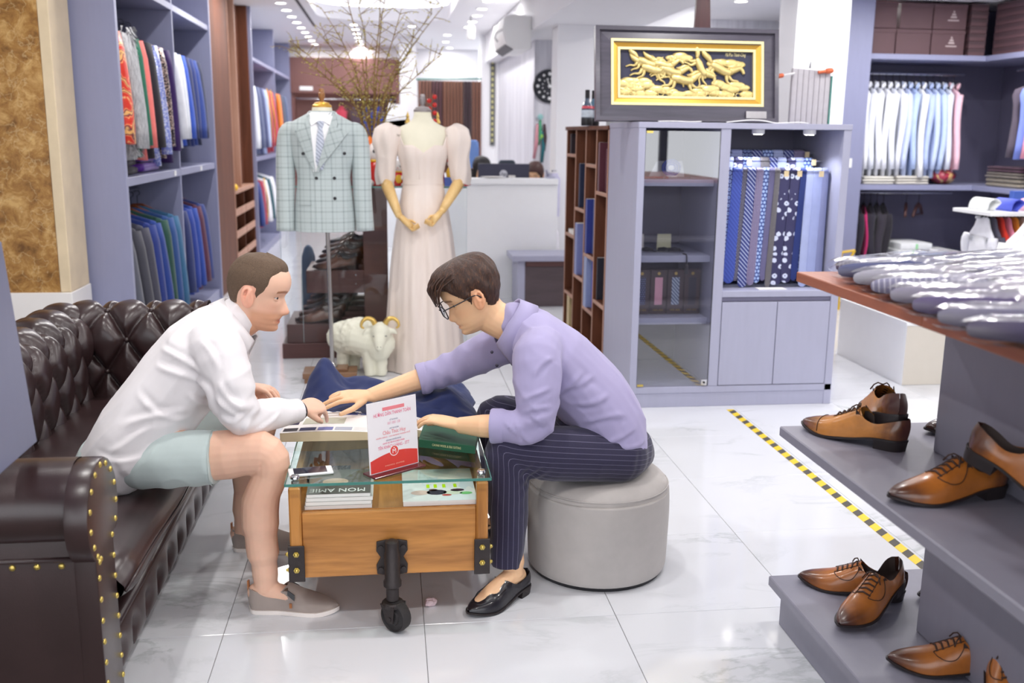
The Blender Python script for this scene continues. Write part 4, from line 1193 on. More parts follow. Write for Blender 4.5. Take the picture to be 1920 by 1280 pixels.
# ------------------------------------------------------------------ tiered shoe display at the right
ds = thing('shoe_display', 'tiered grey display stand with a reddish wood top, shoes on its tiers', 'display stand', (1.9, 1.7, 0))
DX, DY = 2.75, .75
boxpart('plinth', (1.18,DX,DY,2.67,0,.118), M_PLINTH, ds, .003)
boxpart('tier', (1.15,DX,DY,2.70,.118,.15), M_PLINTH, ds, .003)
boxpart('column', (1.425,DX,DY,2.325,.15,.64), M_PLINTH, ds, .003)
boxpart('tier', (1.10,DX,DY,2.58,.64,.669), M_PLINTH, ds, .003)
boxpart('column', (1.42,DX,DY,2.325,.669,1.104), M_PLINTH, ds, .003)
boxpart('wooden_top', (1.066,DX,1.835,2.46,1.104,1.13), M_TOPWOOD, ds, .002)
boxpart('wooden_top', (1.066,DX,DY,1.832,1.104,1.13), M_TOPWOOD, ds, .002)

def oxford(label, hp, d, m=M_COG, pitch=0, roll=0, group='tan lace-up shoes on the display', W=1, cap=False, swoosh=True, L=.30, cat='shoe', **k):
    t = thing('oxford_shoe', label, cat, (0,0,0), group)
    shoe(t, upper=m, cap=cap, swoosh=swoosh, L=L, W=W, **k); place(t, hp, d, pitch, roll); return t
oxford('light tan cap-toe shoe lying flat on the middle tier, another shoe on its heel', (1.345,2.325,.669), (-.185,.24), M_COG2, cap=True, swoosh=False)
oxford('light tan shoe resting on its partner, seen from the dark heel', (1.318,2.33,.737), (.20,.9), M_COG2, pitch=.16, cap=True, swoosh=False)
oxford('tan burnished shoe pointing left on the middle tier before the column', (1.415,2.015,.669), (-.27,-.03), M_COG)
oxford('tan burnished shoe propped on its partner at the right picture edge, toe pointing down', (1.285,1.985,.775), (.55,-.62), M_COG, pitch=.33)
oxford('tan burnished shoe lying at the far corner of the lowest tier', (1.485,2.50,.15), (-.25,.155), M_COG)
oxford('tan burnished shoe on the lowest tier, propped up with its toe towards the aisle', (1.462,2.50,.205), (-.245,-.155), M_COG, pitch=.17)
oxford('tan burnished shoe at the bottom picture edge, pointing left on the lowest tier', (1.545,2.075,.15), (-.27,.09), M_COG)
oxford('tan burnished shoe at the bottom right corner, propped with its opening up', (1.50,2.12,.215), (-.10,-.27), M_COG, pitch=.2)
oxford('dark brown shoe on the middle tier, its toe just showing beyond the column', (1.78,2.45,.669), (-.28,.02), M_DKSHOE, group='dark shoes behind the column')
oxford('dark brown shoe on the lowest tier, its toe just showing beyond the column', (1.83,2.47,.15), (-.29,.03), M_DKSHOE, group='dark shoes behind the column')

# shirts folded in clear bags, fanned along the wooden top
def checks(name, bg, fg, cell):
    q = NM(name); o = q.sep(q.co('Object', 1/cell))
    a = q.math('LESS_THAN', q.math('FRACT', o[0]), .3); b = q.math('LESS_THAN', q.math('FRACT', o[1]), .3)
    q.col(q.mix(q.math('MULTIPLY', q.math('ADD', a, b), .4), srgb(bg), srgb(fg))); q.p(Roughness=.7); return q.m
def bagged(label, c, ang, m, tilt, seed, Ls=.40, Wd=.27, th=.046, band=None):
    R = random.Random(seed); t = thing('bagged_shirt', label, 'shirt', c, 'bagged shirts fanned on the wooden top')
    cx, cy, cz = c; q = MB(); nu, nv = 9, 16
    def ring(x, e, g):
        out = []
        for k in range(nv):
            a = 2*pi*k/nv; cc, ss = cos(a), sin(a)
            out.append((cx + x, cy + (Wd/2 - g)*(abs(cc)**.32)*(1 if cc > 0 else -1), cz + th/2 + (th/2 - g*.3)*e*(abs(ss)**.7)*(1 if ss > 0 else -1)))
        return out
    q.loft([ring(Ls*(u - .5), [.82,.95,1,1,1,1,1,.95,.8][i], .012) for i, u in enumerate([0,.03,.1,.3,.5,.7,.9,.97,1])])
    q.build('folded_shirt', m, t, smooth=2)
    col = MB(); col.tube([(cx - Ls*.05, cy - .07, cz + th + .001), (cx - Ls*.12, cy, cz + th + .004), (cx - Ls*.05, cy + .07, cz + th + .001)], [(.02,.004)]*3, 8)
    col.build('collar', m, t, smooth=2)
    if band: MB().box(cx + .02, cx + .05, cy - Wd/2 + .008, cy + Wd/2 - .008, cz + th + .0005, cz + th + .0015).build('paper_band', band, t)
    b = MB(); n1, n2 = 34, 30
    def bag(i, j):
        u = i/(n1-1); a = 2*pi*j/n2; cc, ss = cos(a), sin(a); x = (u - .5)*(Ls + .022)
        e = min(1, min(u, 1-u)/.07); e = .6 + .4*e**.6
        p = V((x*11, cc*4 + seed, ss*3)); n = noise.noise(p)*.004 + noise.noise(p*2.6)*.0025
        y = (Wd/2 + .008)*(abs(cc)**.36)*(1 if cc > 0 else -1); z = (th/2 + .005)*e*(abs(ss)**.75)*(1 if ss > 0 else -1)
        return (cx + x + n*.6, cy + y*(1 + n*1.2), cz + th/2 + z + n*(.9 if ss > 0 else .1))
    b.grid(bag, n1, n2, cv=True); b.build('plastic_bag', M_BAG, t, smooth=2, fix=False)
    t.rotation_euler = (tilt, 0, ang)
    return t
STR = [checks('check_navy', '#5c5a78', '#d9d9e6', .012), fab('#5a5f86'), fab('#a8a6b4'), checks('check_grey', '#8a88a4', '#f4f2fa', .016), fab('#8d889c'), fab('#5b4f78'), fab('#77748a'), fab('#4c4560')]
BAND = mat('gold_band', '#e0c07a', .5)
lbs = ['bagged checked shirt at the far end of the wooden top','bagged navy shirt, second from the far end','bagged grey shirt in the middle of the fan','bagged pale checked shirt in the middle of the fan','bagged dark grey shirt with a gold band','bagged purple shirt with a gold band near the picture edge','bagged grey shirt at the right picture edge','bagged dark shirt nearest the camera on the wooden top']
for k in range(8):
    y = 2.345 - .128*k
    bagged(lbs[k], (1.335 - .02*k + (.03 if k == 0 else 0), y, 1.134 + (.0 if k == 0 else .022)), radians(24 - 2*k), STR[k], radians(-9 if k else 0), 11 + k, band=BAND if k in (4,5) else None)
for k in range(4):
    bagged('bagged grey shirt in the ' + ('farthest', 'second', 'third', 'nearest')[k] + ' pack of the back row on the wooden top', (1.80 - .01*k, 2.26 - .22*k, 1.15), radians(12), STR[(k*3+2) % 8], radians(-7), 31 + k)

# yellow and black floor tape
tape = thing('floor_tape', 'yellow and black striped tape stuck along the floor', 'tape', (1.855, 3.6, 0))
MB().box(1.835,1.876,1.6,5.04,.0002,.0007).build('yellow_band', mat('tape_yellow', '#e8c619', .5, var=.12, vs=8), tape)
M_TAPEB = mat('tape_black', '#4a4640', .6, var=.25, vs=20); y = 1.62
pc = MB().prism([(1.8352,0,.0008),(1.8758,.03,.0008),(1.8758,.075,.0008),(1.8352,.045,.0008)], (0,0,.0002))
pm = pc.mesh('black_stripe', M_TAPEB)
while y < 4.96:
    o = bpy.data.objects.new('black_stripe', pm); o.location = V((0, y, 0)) - tape.location; link(o, tape); y += .098

# ------------------------------------------------------------------ grey display cabinet with a glass door
cb = thing('display_cabinet', 'grey display cabinet with a glass door at left and ties at right', 'cabinet', (1.89, 5.45, 0))
CY0, CY1 = 5.11, 5.80
M_CAB = M_GREYL
boxpart('side_panel', (1.30,1.335,CY0,CY1,.0,1.515), M_GREYL, cb)
boxpart('side_panel', (2.425,2.468,CY0,CY1,.0,1.515), M_CAB, cb)
boxpart('front_stile', (1.2995,1.338,CY0-.002,CY0+.02,.08,1.515), M_CAB, cb)
boxpart('partition', (1.745,1.80,CY0,CY1-.02,.118,1.515), M_CAB, cb)
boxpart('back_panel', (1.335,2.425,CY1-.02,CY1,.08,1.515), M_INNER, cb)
boxpart('top', (1.298,2.47,CY0-.004,CY1,1.515,1.545), M_CAB, cb)
boxpart('plinth', (1.305,2.463,CY0+.004,CY1,0,.08), M_CAB, cb)
boxpart('bottom_rail', (1.30,2.466,CY0,CY1-.021,.08,.117), M_CAB, cb)
boxpart('tie_shelf', (1.80,2.425,CY0+.002,CY1-.021,.615,.65), M_CAB, cb)
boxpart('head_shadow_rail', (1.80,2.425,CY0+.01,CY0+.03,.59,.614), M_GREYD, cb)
for x0, x1 in ((1.803,2.116),(2.120,2.422)):
    boxpart('door', (x0,x1,CY0-.001,CY0+.018,.121,.588), M_CAB, cb, .0015)
for z in (.455,.80,1.21):
    boxpart('shelf', (1.338,1.744,CY0+.07,CY1-.021,z,z+.036), M_CAB, cb)
gd = MB().box(1.340,1.742,CY0+.002,CY0+.007,.122,1.50).build('glass_door', M_GLASSC, cb)
MB().box(1.742,1.7445,CY0+.001,CY0+.008,.122,1.50).build('door_edge', M_BLACK, gd)
MB().box(1.343,1.377,CY0-.003,CY0+.001,.122,.134).build('hinge', M_BRASS, gd); MB().box(1.343,1.377,CY0-.003,CY0+.001,1.488,1.50).build('hinge', M_BRASS, gd)
lk = MB().box(1.705,1.737,CY0-.004,CY0+.001,.123,.157).build('lock', M_CHROME, gd)
MB().lathe([(.001,0),(.006,0),(.006,.003),(.001,.003)], (1.721,CY0-.005,.14), 10).rot(pi/2,'X',(1.721,CY0-.005,.14)).build('keyhole', M_BLACK, gd)
for x, y, lb in ((2.0,5.25,'left'),(2.27,5.2,'right')):
    t = thing('cabinet_spotlight', 'small white round spotlight under the cabinet top, the %s one of two' % lb, 'lamp', (x, y, 1.514))
    MB().lathe([(.001,0),(.034,0),(.034,-.022),(.028,-.026),(.001,-.024)], (x,y,1.5145), 20).build('housing', M_WHITEP, t, smooth=True)
    MB().lathe([(.001,-.0265),(.024,-.0265),(.024,-.0275),(.001,-.0275)], (x,y,1.5145), 16).build('diffuser', M_LAMP, t)
    l2 = bpy.data.lights.new('lamp', 'SPOT'); l2.energy = 6; l2.spot_size = 2.1; l2.spot_blend = .6; l2.shadow_soft_size = .02; l2.color = (.9,.93,1)
    o = bpy.data.objects.new('lamp', l2); o.location = (0,0,-.032); link(o, t)

# ties on three rails
P_ = {'dot': dots('tie_dots','#27306a','#8fa8dc',.022,.36,.2),'blue': stripes('tie_blue','#2b3f94','#3a52ac',.016,.5,(0,.7,0)),'pin': dots('tie_pin','#2b2840','#b9b6cc',.009,.22),
      'str': stripes('tie_stripe','#27337c','#c9d2ee',.016,.22,(0,.75,0)),'chk': dots('tie_check','#4a3c60','#a9a0c4',.0085,.35,stag=False),'ring': dots('tie_rings','#2f4590','#a8c0ec',.02,.38),
      'grid': dots('tie_grid','#34305a','#8d88b4',.007,.33,stag=False),'grey': dots('tie_greydot','#4a4652','#9a968e',.007,.25),'flor': floral('tie_flower','#2e2c56','#cfd6ee',26),'navy': fab('#28356f'),
      'sky': fabric('tie_sky','#aab4dc',.6),'sky2': fabric('tie_sky2','#9ea8d4',.6),'grb': fabric('tie_greyblue','#8288b0',.6)}
BOARD = mat('tie_clip_card', '#d8c49a', .6)
rows = [(5.24,1.292,'front',['pin','dot','blue','pin','str','chk','ring','grid','grey','flor','flor','navy','sky','sky2','grb'],[.022,.03,.05,.03,.046,.036,.034,.03,.026,.062,.05,.03,.042,.046,.03]),
        (5.36,1.345,'middle',['grid','sky','flor','dot','grb','grey','str','sky','flor','sky2','ring'],[.05]*11),
        (5.48,1.385,'back',['flor','dot','sky2','dot','str','ring','sky','str','chk'],[.055]*9)]
WD = {'pin':'dotted dark','dot':'blue spotted','blue':'plain royal blue','str':'blue and white diagonally striped','chk':'purple checked','ring':'light blue ringed','grid':'fine grid','grey':'grey dotted','flor':'white flowered navy','navy':'plain navy','sky':'plain pale blue','sky2':'pale lavender blue','grb':'grey blue'}
for y, z, nm, seq, wd in rows:
    rod('tie_rail', (1.801, y, z), (2.424, y, z), 'chrome rail of the %s row of ties in the cabinet' % nm, rad=.006)
    x = 1.806; sc = .60/sum(wd) if nm == 'front' else .56/sum(wd); tot = 0
    for k, (p, w0) in enumerate(zip(seq, wd)):
        wt = w0*sc; cx = x + wt/2; x += wt; hw = wt*.53
        t = thing('necktie', '%s necktie, %s from the left on the %s rail' % (WD[p], (ORD + ['eleventh','twelfth','thirteenth','fourteenth','last'])[k], nm), 'tie', (cx, y, z), 'neckties on the %s rail' % nm)
        fb = .012 + .004*((k*7) % 3); zl = .665 + .012*((k*5) % 4) if nm == 'front' else .72
        ln = -.02 if nm == 'front' and k < 12 else 0.0
        def blade(sy, zb_, w0_, tip):
            pts = [(z + .008, 1.0),(z - .03, 1.0),(z - .2, 1.02),(zb_ + .05, 1.15),(zb_, .95)] + ([(zb_ - .012, .4)] if tip else [])
            rr = []
            for zz, f in pts:
                xo = ln*(z - zz)/.6; h = w0_*f; yy = y + sy*(fb - .004*((z-zz) < .02))
                rr.append([(cx+xo-h, yy, zz),(cx+xo, yy - .003, zz - (.003 if zz == zb_ else 0)),(cx+xo+h, yy, zz),(cx+xo+h, yy+.003, zz),(cx+xo-h, yy+.003, zz)])
            return MB().loft(rr)
        blade(-1, zl, hw, True).build('front_blade', P_[p], t, smooth=True)
        blade(1, zl + .16, hw*.6, False).build('back_blade', P_[p], t, smooth=True)
        MB().tube([(cx, y - fb, z - .004), (cx, y - fb*.6, z + .012), (cx, y, z + .017), (cx, y + fb*.6, z + .012), (cx, y + fb, z - .004)], [(hw, .003)]*5, 8, side=(1,0,0)).build('fold', P_[p], t, smooth=2)
for x, y, z, lb in ((2.155,5.222,1.28,'left of two side by side'),(2.23,5.222,1.28,'right of two side by side'),(2.355,5.222,1.28,'at the right end of the front rail'),(1.985,5.342,1.335,'on the middle rail'),(2.36,5.345,1.338,'at the right end of the middle rail'),(2.37,5.465,1.378,'at the right end of the back rail')):
    solo(MB().box(x-.013,x+.013,y-.026,y-.023,z-.016,z+.016), 'tie_label', BOARD, 'small tan paper label on the tie rails, ' + lb, 'label', (x,y,z))
solo(MB().box(2.02,2.18,5.14,5.21,.651,.653), 'paper_slip', M_PAPER, 'white slip of paper lying under the flowered ties', 'paper', (2.1,5.17,.651))

# things behind the glass door
t = thing('display_card', 'open white presentation box behind a coiled blue trinket on the top glass shelf', 'box', (1.56,5.45,1.2465))
MB().prism([(1.455,5.46,1.2475),(1.50,5.47,1.335),(1.52,5.475,1.335),(1.52,5.46,1.2475)],(0,.004,0)).build('left_flap', M_WHITE, t)
MB().prism([(1.50,5.47,1.2475),(1.665,5.47,1.2475),(1.655,5.49,1.335),(1.51,5.49,1.335)],(0,.004,0)).build('back_flap', M_WHITE, t)
MB().box(1.45,1.67,5.36,5.465,1.247,1.25).build('tray', M_GREYD, t)
t = thing('trinket', 'round blue and white coiled trinket on the top glass shelf', 'ornament', (1.56,5.38,1.2505))
q = MB(); R = .05
for k in range(3): q.tube([(1.56 + (R-.014*k)*cos(a), 5.38, 1.302 + (R-.014*k)*sin(a)*.85) for a in [2*pi*i/24 for i in range(25)]], .006, 6)
q.build('coil', mat('blue_enamel', '#4a5cb8', .2), t, smooth=2)
MB().ball((1.56,5.384,1.302),(.04,.006,.034),16,8).build('face', M_WHITE, t, smooth=2)
MB().box(1.53,1.59,5.36,5.40,1.251,1.26).build('stand', M_WHITE, t, bevel=.002)
for k, (x, l) in enumerate(((1.42,'left'),(1.46,'right'))):
    t = thing('pen', 'red pen lying on the top glass shelf, the %s one of two' % l, 'pen', (x,5.30,1.2465))
    MB().tube([(x-.06,5.30+.03*k,1.2515),(x+.07,5.29+.03*k,1.2515)],.005,8).build('barrel', mat('red_pen','#8a3a44',.3), t, smooth=True)
    MB().tube([(x+.07,5.29+.03*k,1.2515),(x+.085,5.289+.03*k,1.2515)],[.004,.001],8).build('tip', M_CHROME, t, smooth=True)
for k, (x, h, l) in enumerate(((1.40,'#e9e2dc','white'),(1.56,'#e6e2b8','cream'))):
    t = thing('bow_tie_box', 'black bow tie laid before a %s display card on the middle glass shelf' % l, 'bow tie', (x,5.40,.8365))
    MB().prism([(x-.045,5.45,.838),(x+.04,5.45,.838),(x+.045,5.475,.925),(x-.035,5.475,.925)],(0,.003,0)).build('card', mat('card_'+l,h,.7), t)
    q = MB(); y0 = 5.36
    for s in (-1,1):
        q.tube([(x,y0,.85),(x+s*.03,y0-.005,.853),(x+s*.062,y0,.851)],[(.006,.008),(.014,.012),(.02,.008)],10)
    q.ball((x,y0-.004,.85),(.01,.01,.011),8,6); q.build('bow', fabric('black_silk','#1f1d22',.4), t, smooth=2)
    MB().tube([(x-.06,y0+.01,.842),(x-.02,y0+.05,.842),(x+.05,y0+.04,.842),(x+.08,y0-.02,.842)],[(.008,.003)]*4,8).build('band', fab('#1f1d22'), t, smooth=2)
t = thing('tassel', 'dark tassel hanging over the edge of the middle glass shelf', 'tassel', (1.61,5.175,.83))
MB().tube([(1.61,5.25,.8395),(1.61,5.19,.842),(1.61,5.172,.83),(1.61,5.170,.79)],.004,6).build('cord', fab('#2a2830'), t, smooth=2)
MB().lathe([(.002,0),(.008,-.005),(.012,-.05),(.010,-.052),(.001,-.05)],(1.61,5.170,.79),10).build('fringe', fab('#2a2830'), t, smooth=2)
TB = mat('tie_box_brown','#4a3838',.4)
wins = [dots('tie_win_navy','#24284a','#7f88b8',.012,.3), fabric('tie_win_pink','#e6a9ba',.6), stripes('tie_win_stripe','#5a6a8c','#c9d4e6',.014,.4,(0,.75,0)), fab('#3a3844')]
for k in range(4):
    x = 1.352 + .097*k
    t = thing('tie_box', 'brown tie gift box with a %s tie in its window' % ('navy dotted','pink','striped blue','dark')[k], 'box', (x+.045,5.30,.4915), 'tie gift boxes behind the glass')
    b = MB().box(x,x+.092,5.30,5.335,.492,.745); b.build('box', TB, t, bevel=.002)
    MB().box(x+.024,x+.068,5.2985,5.2995,.545,.70).build('tie_window', wins[k], t)
    MB().lathe([(.001,0),(.009,0),(.009,.0008),(.001,.0008)],(x+.046,5.2995,.722),12).rot(pi/2,'X',(x+.046,5.2995,.722)).build('emblem', M_GOLD, t)
    lettering('100% SILK',.015,plane_M((x+.046,5.2993,.515),(1,0,0),(0,0,1)),M_GOLD,t,ext=.0002,width=.06)

# ------------------------------------------------------------------ brown open bookcase attached behind the cabinet, open to the aisle
bk = thing('bookcase', 'brown wooden open bookcase with staggered shelves beside the grey cabinet', 'bookcase', (1.5, 6.5, 0))
BY = [5.805,6.14,6.48,6.83,7.18]
boxpart('top', (1.29,1.72,5.805,7.23,1.505,1.53), M_BWOOD, bk, .002)
for k, y in enumerate(BY): boxpart('upright', (1.30,1.70,y,y+.022,0,1.505), M_BWOOD, bk); boxpart('edge_strip', (1.297,1.30,y,y+.022,0,1.505), M_BWOODL, bk)
boxpart('back_panel', (1.70,1.715,5.805,7.205,0,1.505), M_BWOOD, bk)
SH = [[1.13,.44,.1],[1.29,.70,.34,.05],[.98,.51,.1],[1.34,.77,.34,.05]]
for c, zs in enumerate(SH):
    for z in zs:
        boxpart('shelf', (1.31,1.699,BY[c]+.023,BY[c+1]-.001,z-.018,z), M_BWOOD, bk); boxpart('shelf_lip', (1.298,1.31,BY[c]+.023,BY[c+1]-.001,z-.022,z), M_BWOODL, bk)
def book(label, y, z, h, th, hex_, d=.24, title=None, x=1.315, group='binders in the brown bookcase'):
    t = thing('binder', label, 'book', (x+d/2, y+th/2, z+.0005), group)
    MB().box(x,x+d,y,y+th,z+.0005,z+h).build('cover', fabric('book_'+hex_.lstrip('#'), hex_, .6), t, bevel=.003)
    MB().box(x+.004,x+d+.002,y+.004,y+th-.004,z+.004,z+h-.004+.0045).build('pages', M_PAPER, t)
    if title: lettering(title,.03,plane_M((x-.0008,y+th/2,z+h*.5),(0,0,-1),(0,-1,0)),M_GOLDP,t,ext=.0003)
book('maroon binder in the top compartment nearest the cabinet',6.06,1.13,.30,.05,'#5c2f3c',x=1.30); book('second maroon binder beside it in the top compartment',6.00,1.13,.26,.04,'#6a3848',x=1.335)
book('thin black binder low in the column nearest the cabinet',6.10,.44,.27,.03,'#2c2c38')
book('royal blue binder standing in the second column',6.41,.70,.36,.055,'#34408e',x=1.30); book('slate blue binder standing in the second column',6.34,.70,.36,.055,'#41598f',x=1.338)
book('bright blue binder with gold lettering on its spine',6.30,.34,.36,.075,'#3246b8',x=1.335); book('pale grey blue binder beside the bright blue one',6.385,.34,.34,.09,'#8f9cc4',x=1.30)
book('dark navy binder in the third column',6.76,.98,.30,.04,'#2c3450'); book('lavender binder standing in the third column',6.64,.51,.36,.09,'#a39ccb',x=1.345); book('slate lavender binder beside it in the third column',6.735,.51,.36,.085,'#7d86b8',x=1.30)
book('cream binder low in the farthest column',7.06,.34-.29,.28,.09,'#d8c496')
book('dark binder in the top compartment of the farthest column',7.12,1.34,.14,.04,'#3a3038')
solo(MB().box(1.31,1.5,6.87,7.12,.7705,.80),'paper_pad',M_PAPER,'pad of white paper lying in the farthest column of the bookcase','paper',(1.4,7.0,.7705),bevel=.002)

# ------------------------------------------------------------------ on top of the cabinet
fr = thing('framed_relief', 'large framed picture of golden running horses in relief on top of the cabinet', 'picture', (1.60, 5.32, 1.5455))
FX0, FX1, FH = 1.10, 2.115, .50
def fbox(nm, x0, x1, z0, z1, d0, d1, m, par=fr, bev=.004):
    return MB().box(x0, x1, 5.32 - d1, 5.32 - d0, 1.5455 + z0, 1.5455 + z1).build(nm, m, par, bevel=bev)
M_FRAME = wood('dark_frame_wood', '#3b3844', '#55515f', 0, 8, .35, .2)
def mitre(nm, x0, x1, z0, z1, wd, d0, d1, m, slope=0):
    o = [(x0,z0),(x1,z0),(x1,z1),(x0,z1)]; i = [(x0+wd,z0+wd),(x1-wd,z0+wd),(x1-wd,z1-wd),(x0+wd,z1-wd)]
    for k in range(4):
        k2 = (k+1) % 4; P = lambda p, d: (p[0], 5.32 - d, 1.5455 + p[1])
        q = MB().add([P(o[k],d0),P(o[k2],d0),P(i[k2],d0),P(i[k],d0),P(o[k],d1),P(o[k2],d1),P(i[k2],d1-slope),P(i[k],d1-slope)],[(0,1,2,3),(4,5,6,7),(0,1,5,4),(1,2,6,5),(2,3,7,6),(3,0,4,7)])
        q.build(nm, m, fr)
mitre('frame_rim', FX0, FX1, 0, FH, .022, 0, .045, M_FRAME)
mitre('frame', FX0+.022, FX1-.022, .022, FH-.022, .062, 0, .03, M_FRAME, -.008)
mitre('gold_frame', FX0+.084, FX1-.084, .084, FH-.066, .014, 0, .042, M_GOLDP)
mitre('gold_frame', FX0+.098, FX1-.098, .098, FH-.08, .026, 0, .034, M_GOLDF, .012)
mitre('gold_frame', FX0+.124, FX1-.124, .124, FH-.106, .013, 0, .026, M_GOLDP)
fbox('backing', FX0+.01, FX1-.01, .01, FH-.01, -.004, .008, mat('navy_velvet', '#3c3d52', .8), bev=0)
# the relief: each horse and cloud in raised gold leaf
A0, A1, B0, B1 = FX0+.137, FX1-.137, .137, FH-.119
M_REL = mat('gold_relief', '#e6d08c', .38, .55, var=.22, vs=60, bump=.3, bs=120)
def rel(u, v, d=.012): return V((A0 + (A1-A0)*u, 5.32 - d, 1.5455 + B0 + (B1-B0)*v))
def blob(q, pts, r, d=.012, fl=.35):
    q.tube([rel(u, v, d) for u, v in pts], [(a, a*fl) for a in r], 8, side=(1,0,0.01), round_ends=False)
def horse(u, v, s, ang, label=None, legs=1):
    q = MB(); ca, sa = cos(ang), sin(ang); asp = (B1-B0)/(A1-A0)
    T = lambda x, y: (u + (x*ca - y*sa)*s*asp, v + (x*sa + y*ca)*s)
    k = s*(B1-B0)
    def seg(pts, r): 
        P = [rel(*T(x, y), .013) for x, y in pts]
        q.tube(P, [(a*k, a*k*.5) for a in r], 8, side=(0,-1,0.01))
    sg = lambda pts, r: q.tube([rel(*T(x, y), .014) for x, y in crm(pts, 3)], [a*k for a in np.interp(np.linspace(0, 1, (len(pts)-1)*3+1), np.linspace(0, 1, len(r)), r)], 8)
    sg([(-.44,.03),(-.2,.05),(.08,.03),(.34,.08)], [.13,.165,.16,.15])               # barrel
    sg([(.30,.12),(.46,.28),(.58,.40)], [.15,.11,.085])                               # neck
    sg([(.55,.40),(.70,.36),(.80,.27)], [.085,.07,.05])                              # head
    sg([(.55,.44),(.57,.54)], [.03,.008])                                            # ear
    sg([(.56,.46),(.40,.40),(.26,.28),(.10,.24)], [.04,.075,.07,.012]); sg([(.50,.40),(.34,.28),(.16,.17)], [.05,.07,.015])   # mane
    sg([(-.44,.08),(-.62,.20),(-.82,.26),(-1.0,.40)], [.06,.11,.10,.02])   # tail
    sg([(.28,-.02),(.50,-.12),(.70,-.06),(.80,-.14)], [.08,.05,.035,.03]); sg([(.24,-.04),(.36,-.24),(.56,-.30),(.62,-.40)], [.08,.05,.035,.03])
    sg([(-.38,-.04),(-.46,-.24),(-.66,-.30),(-.80,-.42)], [.10,.055,.035,.03]); sg([(-.30,-.06),(-.30,-.28),(-.46,-.40),(-.54,-.50)], [.09,.055,.035,.03])
    q.build('gold_horse', M_REL, fr, smooth=2)
for h in ((.20,.70,.42,-.35),(.24,.56,.46,-.25),(.33,.66,.42,-.2),(.39,.52,.44,-.3),(.47,.34,.5,-.2),(.60,.62,.42,-1.1),(.76,.58,.5,-.45)): horse(h[0], h[1], h[2]*1.25, h[3])
def cloud(u0, u1, v0, h, n, seed):
    R = random.Random(seed); q = MB()
    for k in range(n):
        f = k/max(1, n-1); u = u0 + (u1-u0)*f; r = .026*(.7 + .6*R.random())
        q.ball(rel(u, v0 + h*R.random()*sin(pi*(.12+.76*f)), .012), (r*1.4, r*.3, r*.7), 12, 6)
        if k % 3 == 0: q.tube([rel(u, v0, .018) + V((r*(.25+.09*i)*cos(i*.9), 0, r*(.2+.07*i)*sin(i*.9))) for i in range(9)], .0028, 5)
    q.build('gold_cloud', M_REL, fr, smooth=2)
cloud(.01,.42,.05,.28,18,1); cloud(.02,.2,.2,.2,9,2); cloud(.56,.98,.05,.3,20,3); cloud(.38,.5,.84,.06,6,4); cloud(.70,.90,.72,.05,7,5); cloud(.42,.58,.03,.05,6,6)
lettering('Mã Đáo Thành Công', .026, plane_M(rel(.87,.94,.0095), (1,0,0), (0,0,1)), M_GOLDP, fr, ext=.0005, shear=.3, width=.115)
MB().box(1.93,2.045,5.272,5.274,1.565,1.603).build('name_plate', M_CHROME, fr)
fr.rotation_euler = (-.16, 0, 0)
fr.location = (1.605, 5.315, 1.5455)
ea = thing('easel', 'dark red wooden easel behind the framed picture', 'easel', (1.76, 5.62, 1.5455))
M_MAHO = wood('mahogany', '#3a1a1e', '#54272b', 2, 8, .35, .3)
MB().prism([(1.70,5.60,1.546),(1.85,5.60,1.546),(1.80,5.60,2.35),(1.735,5.60,2.35)],(0,.03,0)).build('mast', M_MAHO, ea, bevel=.004)
MB().prism([(1.74,5.70,1.546),(1.80,5.70,1.546),(1.785,5.632,2.2),(1.755,5.632,2.2)],(0,.025,0)).build('rear_leg', M_MAHO, ea)
MB().box(1.45,2.05,5.56,5.599,1.546,1.575).build('foot_bar', M_MAHO, ea, bevel=.004)
def bottle(x, y, label, hex_):
    t = thing('wine_bottle', label, 'bottle', (x, y, 1.5305), 'sparkling wine bottles on the bookcase')
    MB().lathe([(.001,.001),(.034,.001),(.037,.01),(.037,.10),(.03,.135),(.016,.165),(.0135,.20),(.014,.215),(.001,.216)],(x,y,1.5305),20).build('glass_body', mat('bottle_'+hex_[1:],hex_,.12,var=.15,coat=.5), t, smooth=True)
    MB().lathe([(.0145,.165),(.0155,.17),(.0148,.21),(.0155,.225),(.012,.228),(.001,.229)],(x,y,1.5305),16).build('foil', M_BLACK, t, smooth=True)
    MB().lathe([(.0373,.055),(.0376,.056),(.0376,.10),(.0373,.101)],(x,y,1.5305),20).build('label', mat('label_'+hex_[1:],'#c9d4e0',.5,var=.3,vs=60), t, smooth=True)
    MB().lathe([(.0374,.11),(.0362,.112),(.0335,.126),(.033,.126)],(x,y,1.5305),20).build('neck_band', mat('red_band','#d6485a',.4), t, smooth=True)
    MB().lathe([(.0372,.004),(.0376,.005),(.0376,.05),(.0372,.051)],(x,y,1.5305),20).build('lower_label', M_BLACK, t, smooth=True)
bottle(1.285,6.42,'sparkling wine bottle with black foil on the bookcase, the left of two','#4a5a70'); bottle(1.345,6.50,'sparkling wine bottle with black foil on the bookcase, the right of two','#5f86a0')
t = thing('ribbed_stand', 'pale grey ribbed panel with copper-tipped bars on the cabinet top', 'stand', (2.40,5.55,1.5455))
M_RIB = fabric('ribbed_grey', '#c6c2c8', .7)
for k in range(7):
    x = 2.295 + .033*k
    MB().box(x,x+.0325,5.545,5.575,1.5465,1.86 - .002*k).build('rib', M_RIB, t, bevel=.008, smooth=True)
M_COPPER = mat('copper_tip', '#e0724c', .35, .3)
MB().tube([(2.22,5.53,1.815),(2.30,5.53,1.83)],.006,8).build('bar', M_WHITEP, t); MB().tube([(2.205,5.53,1.812),(2.225,5.53,1.816)],.013,10,round_ends=True).build('bar_tip', M_COPPER, t, smooth=True)
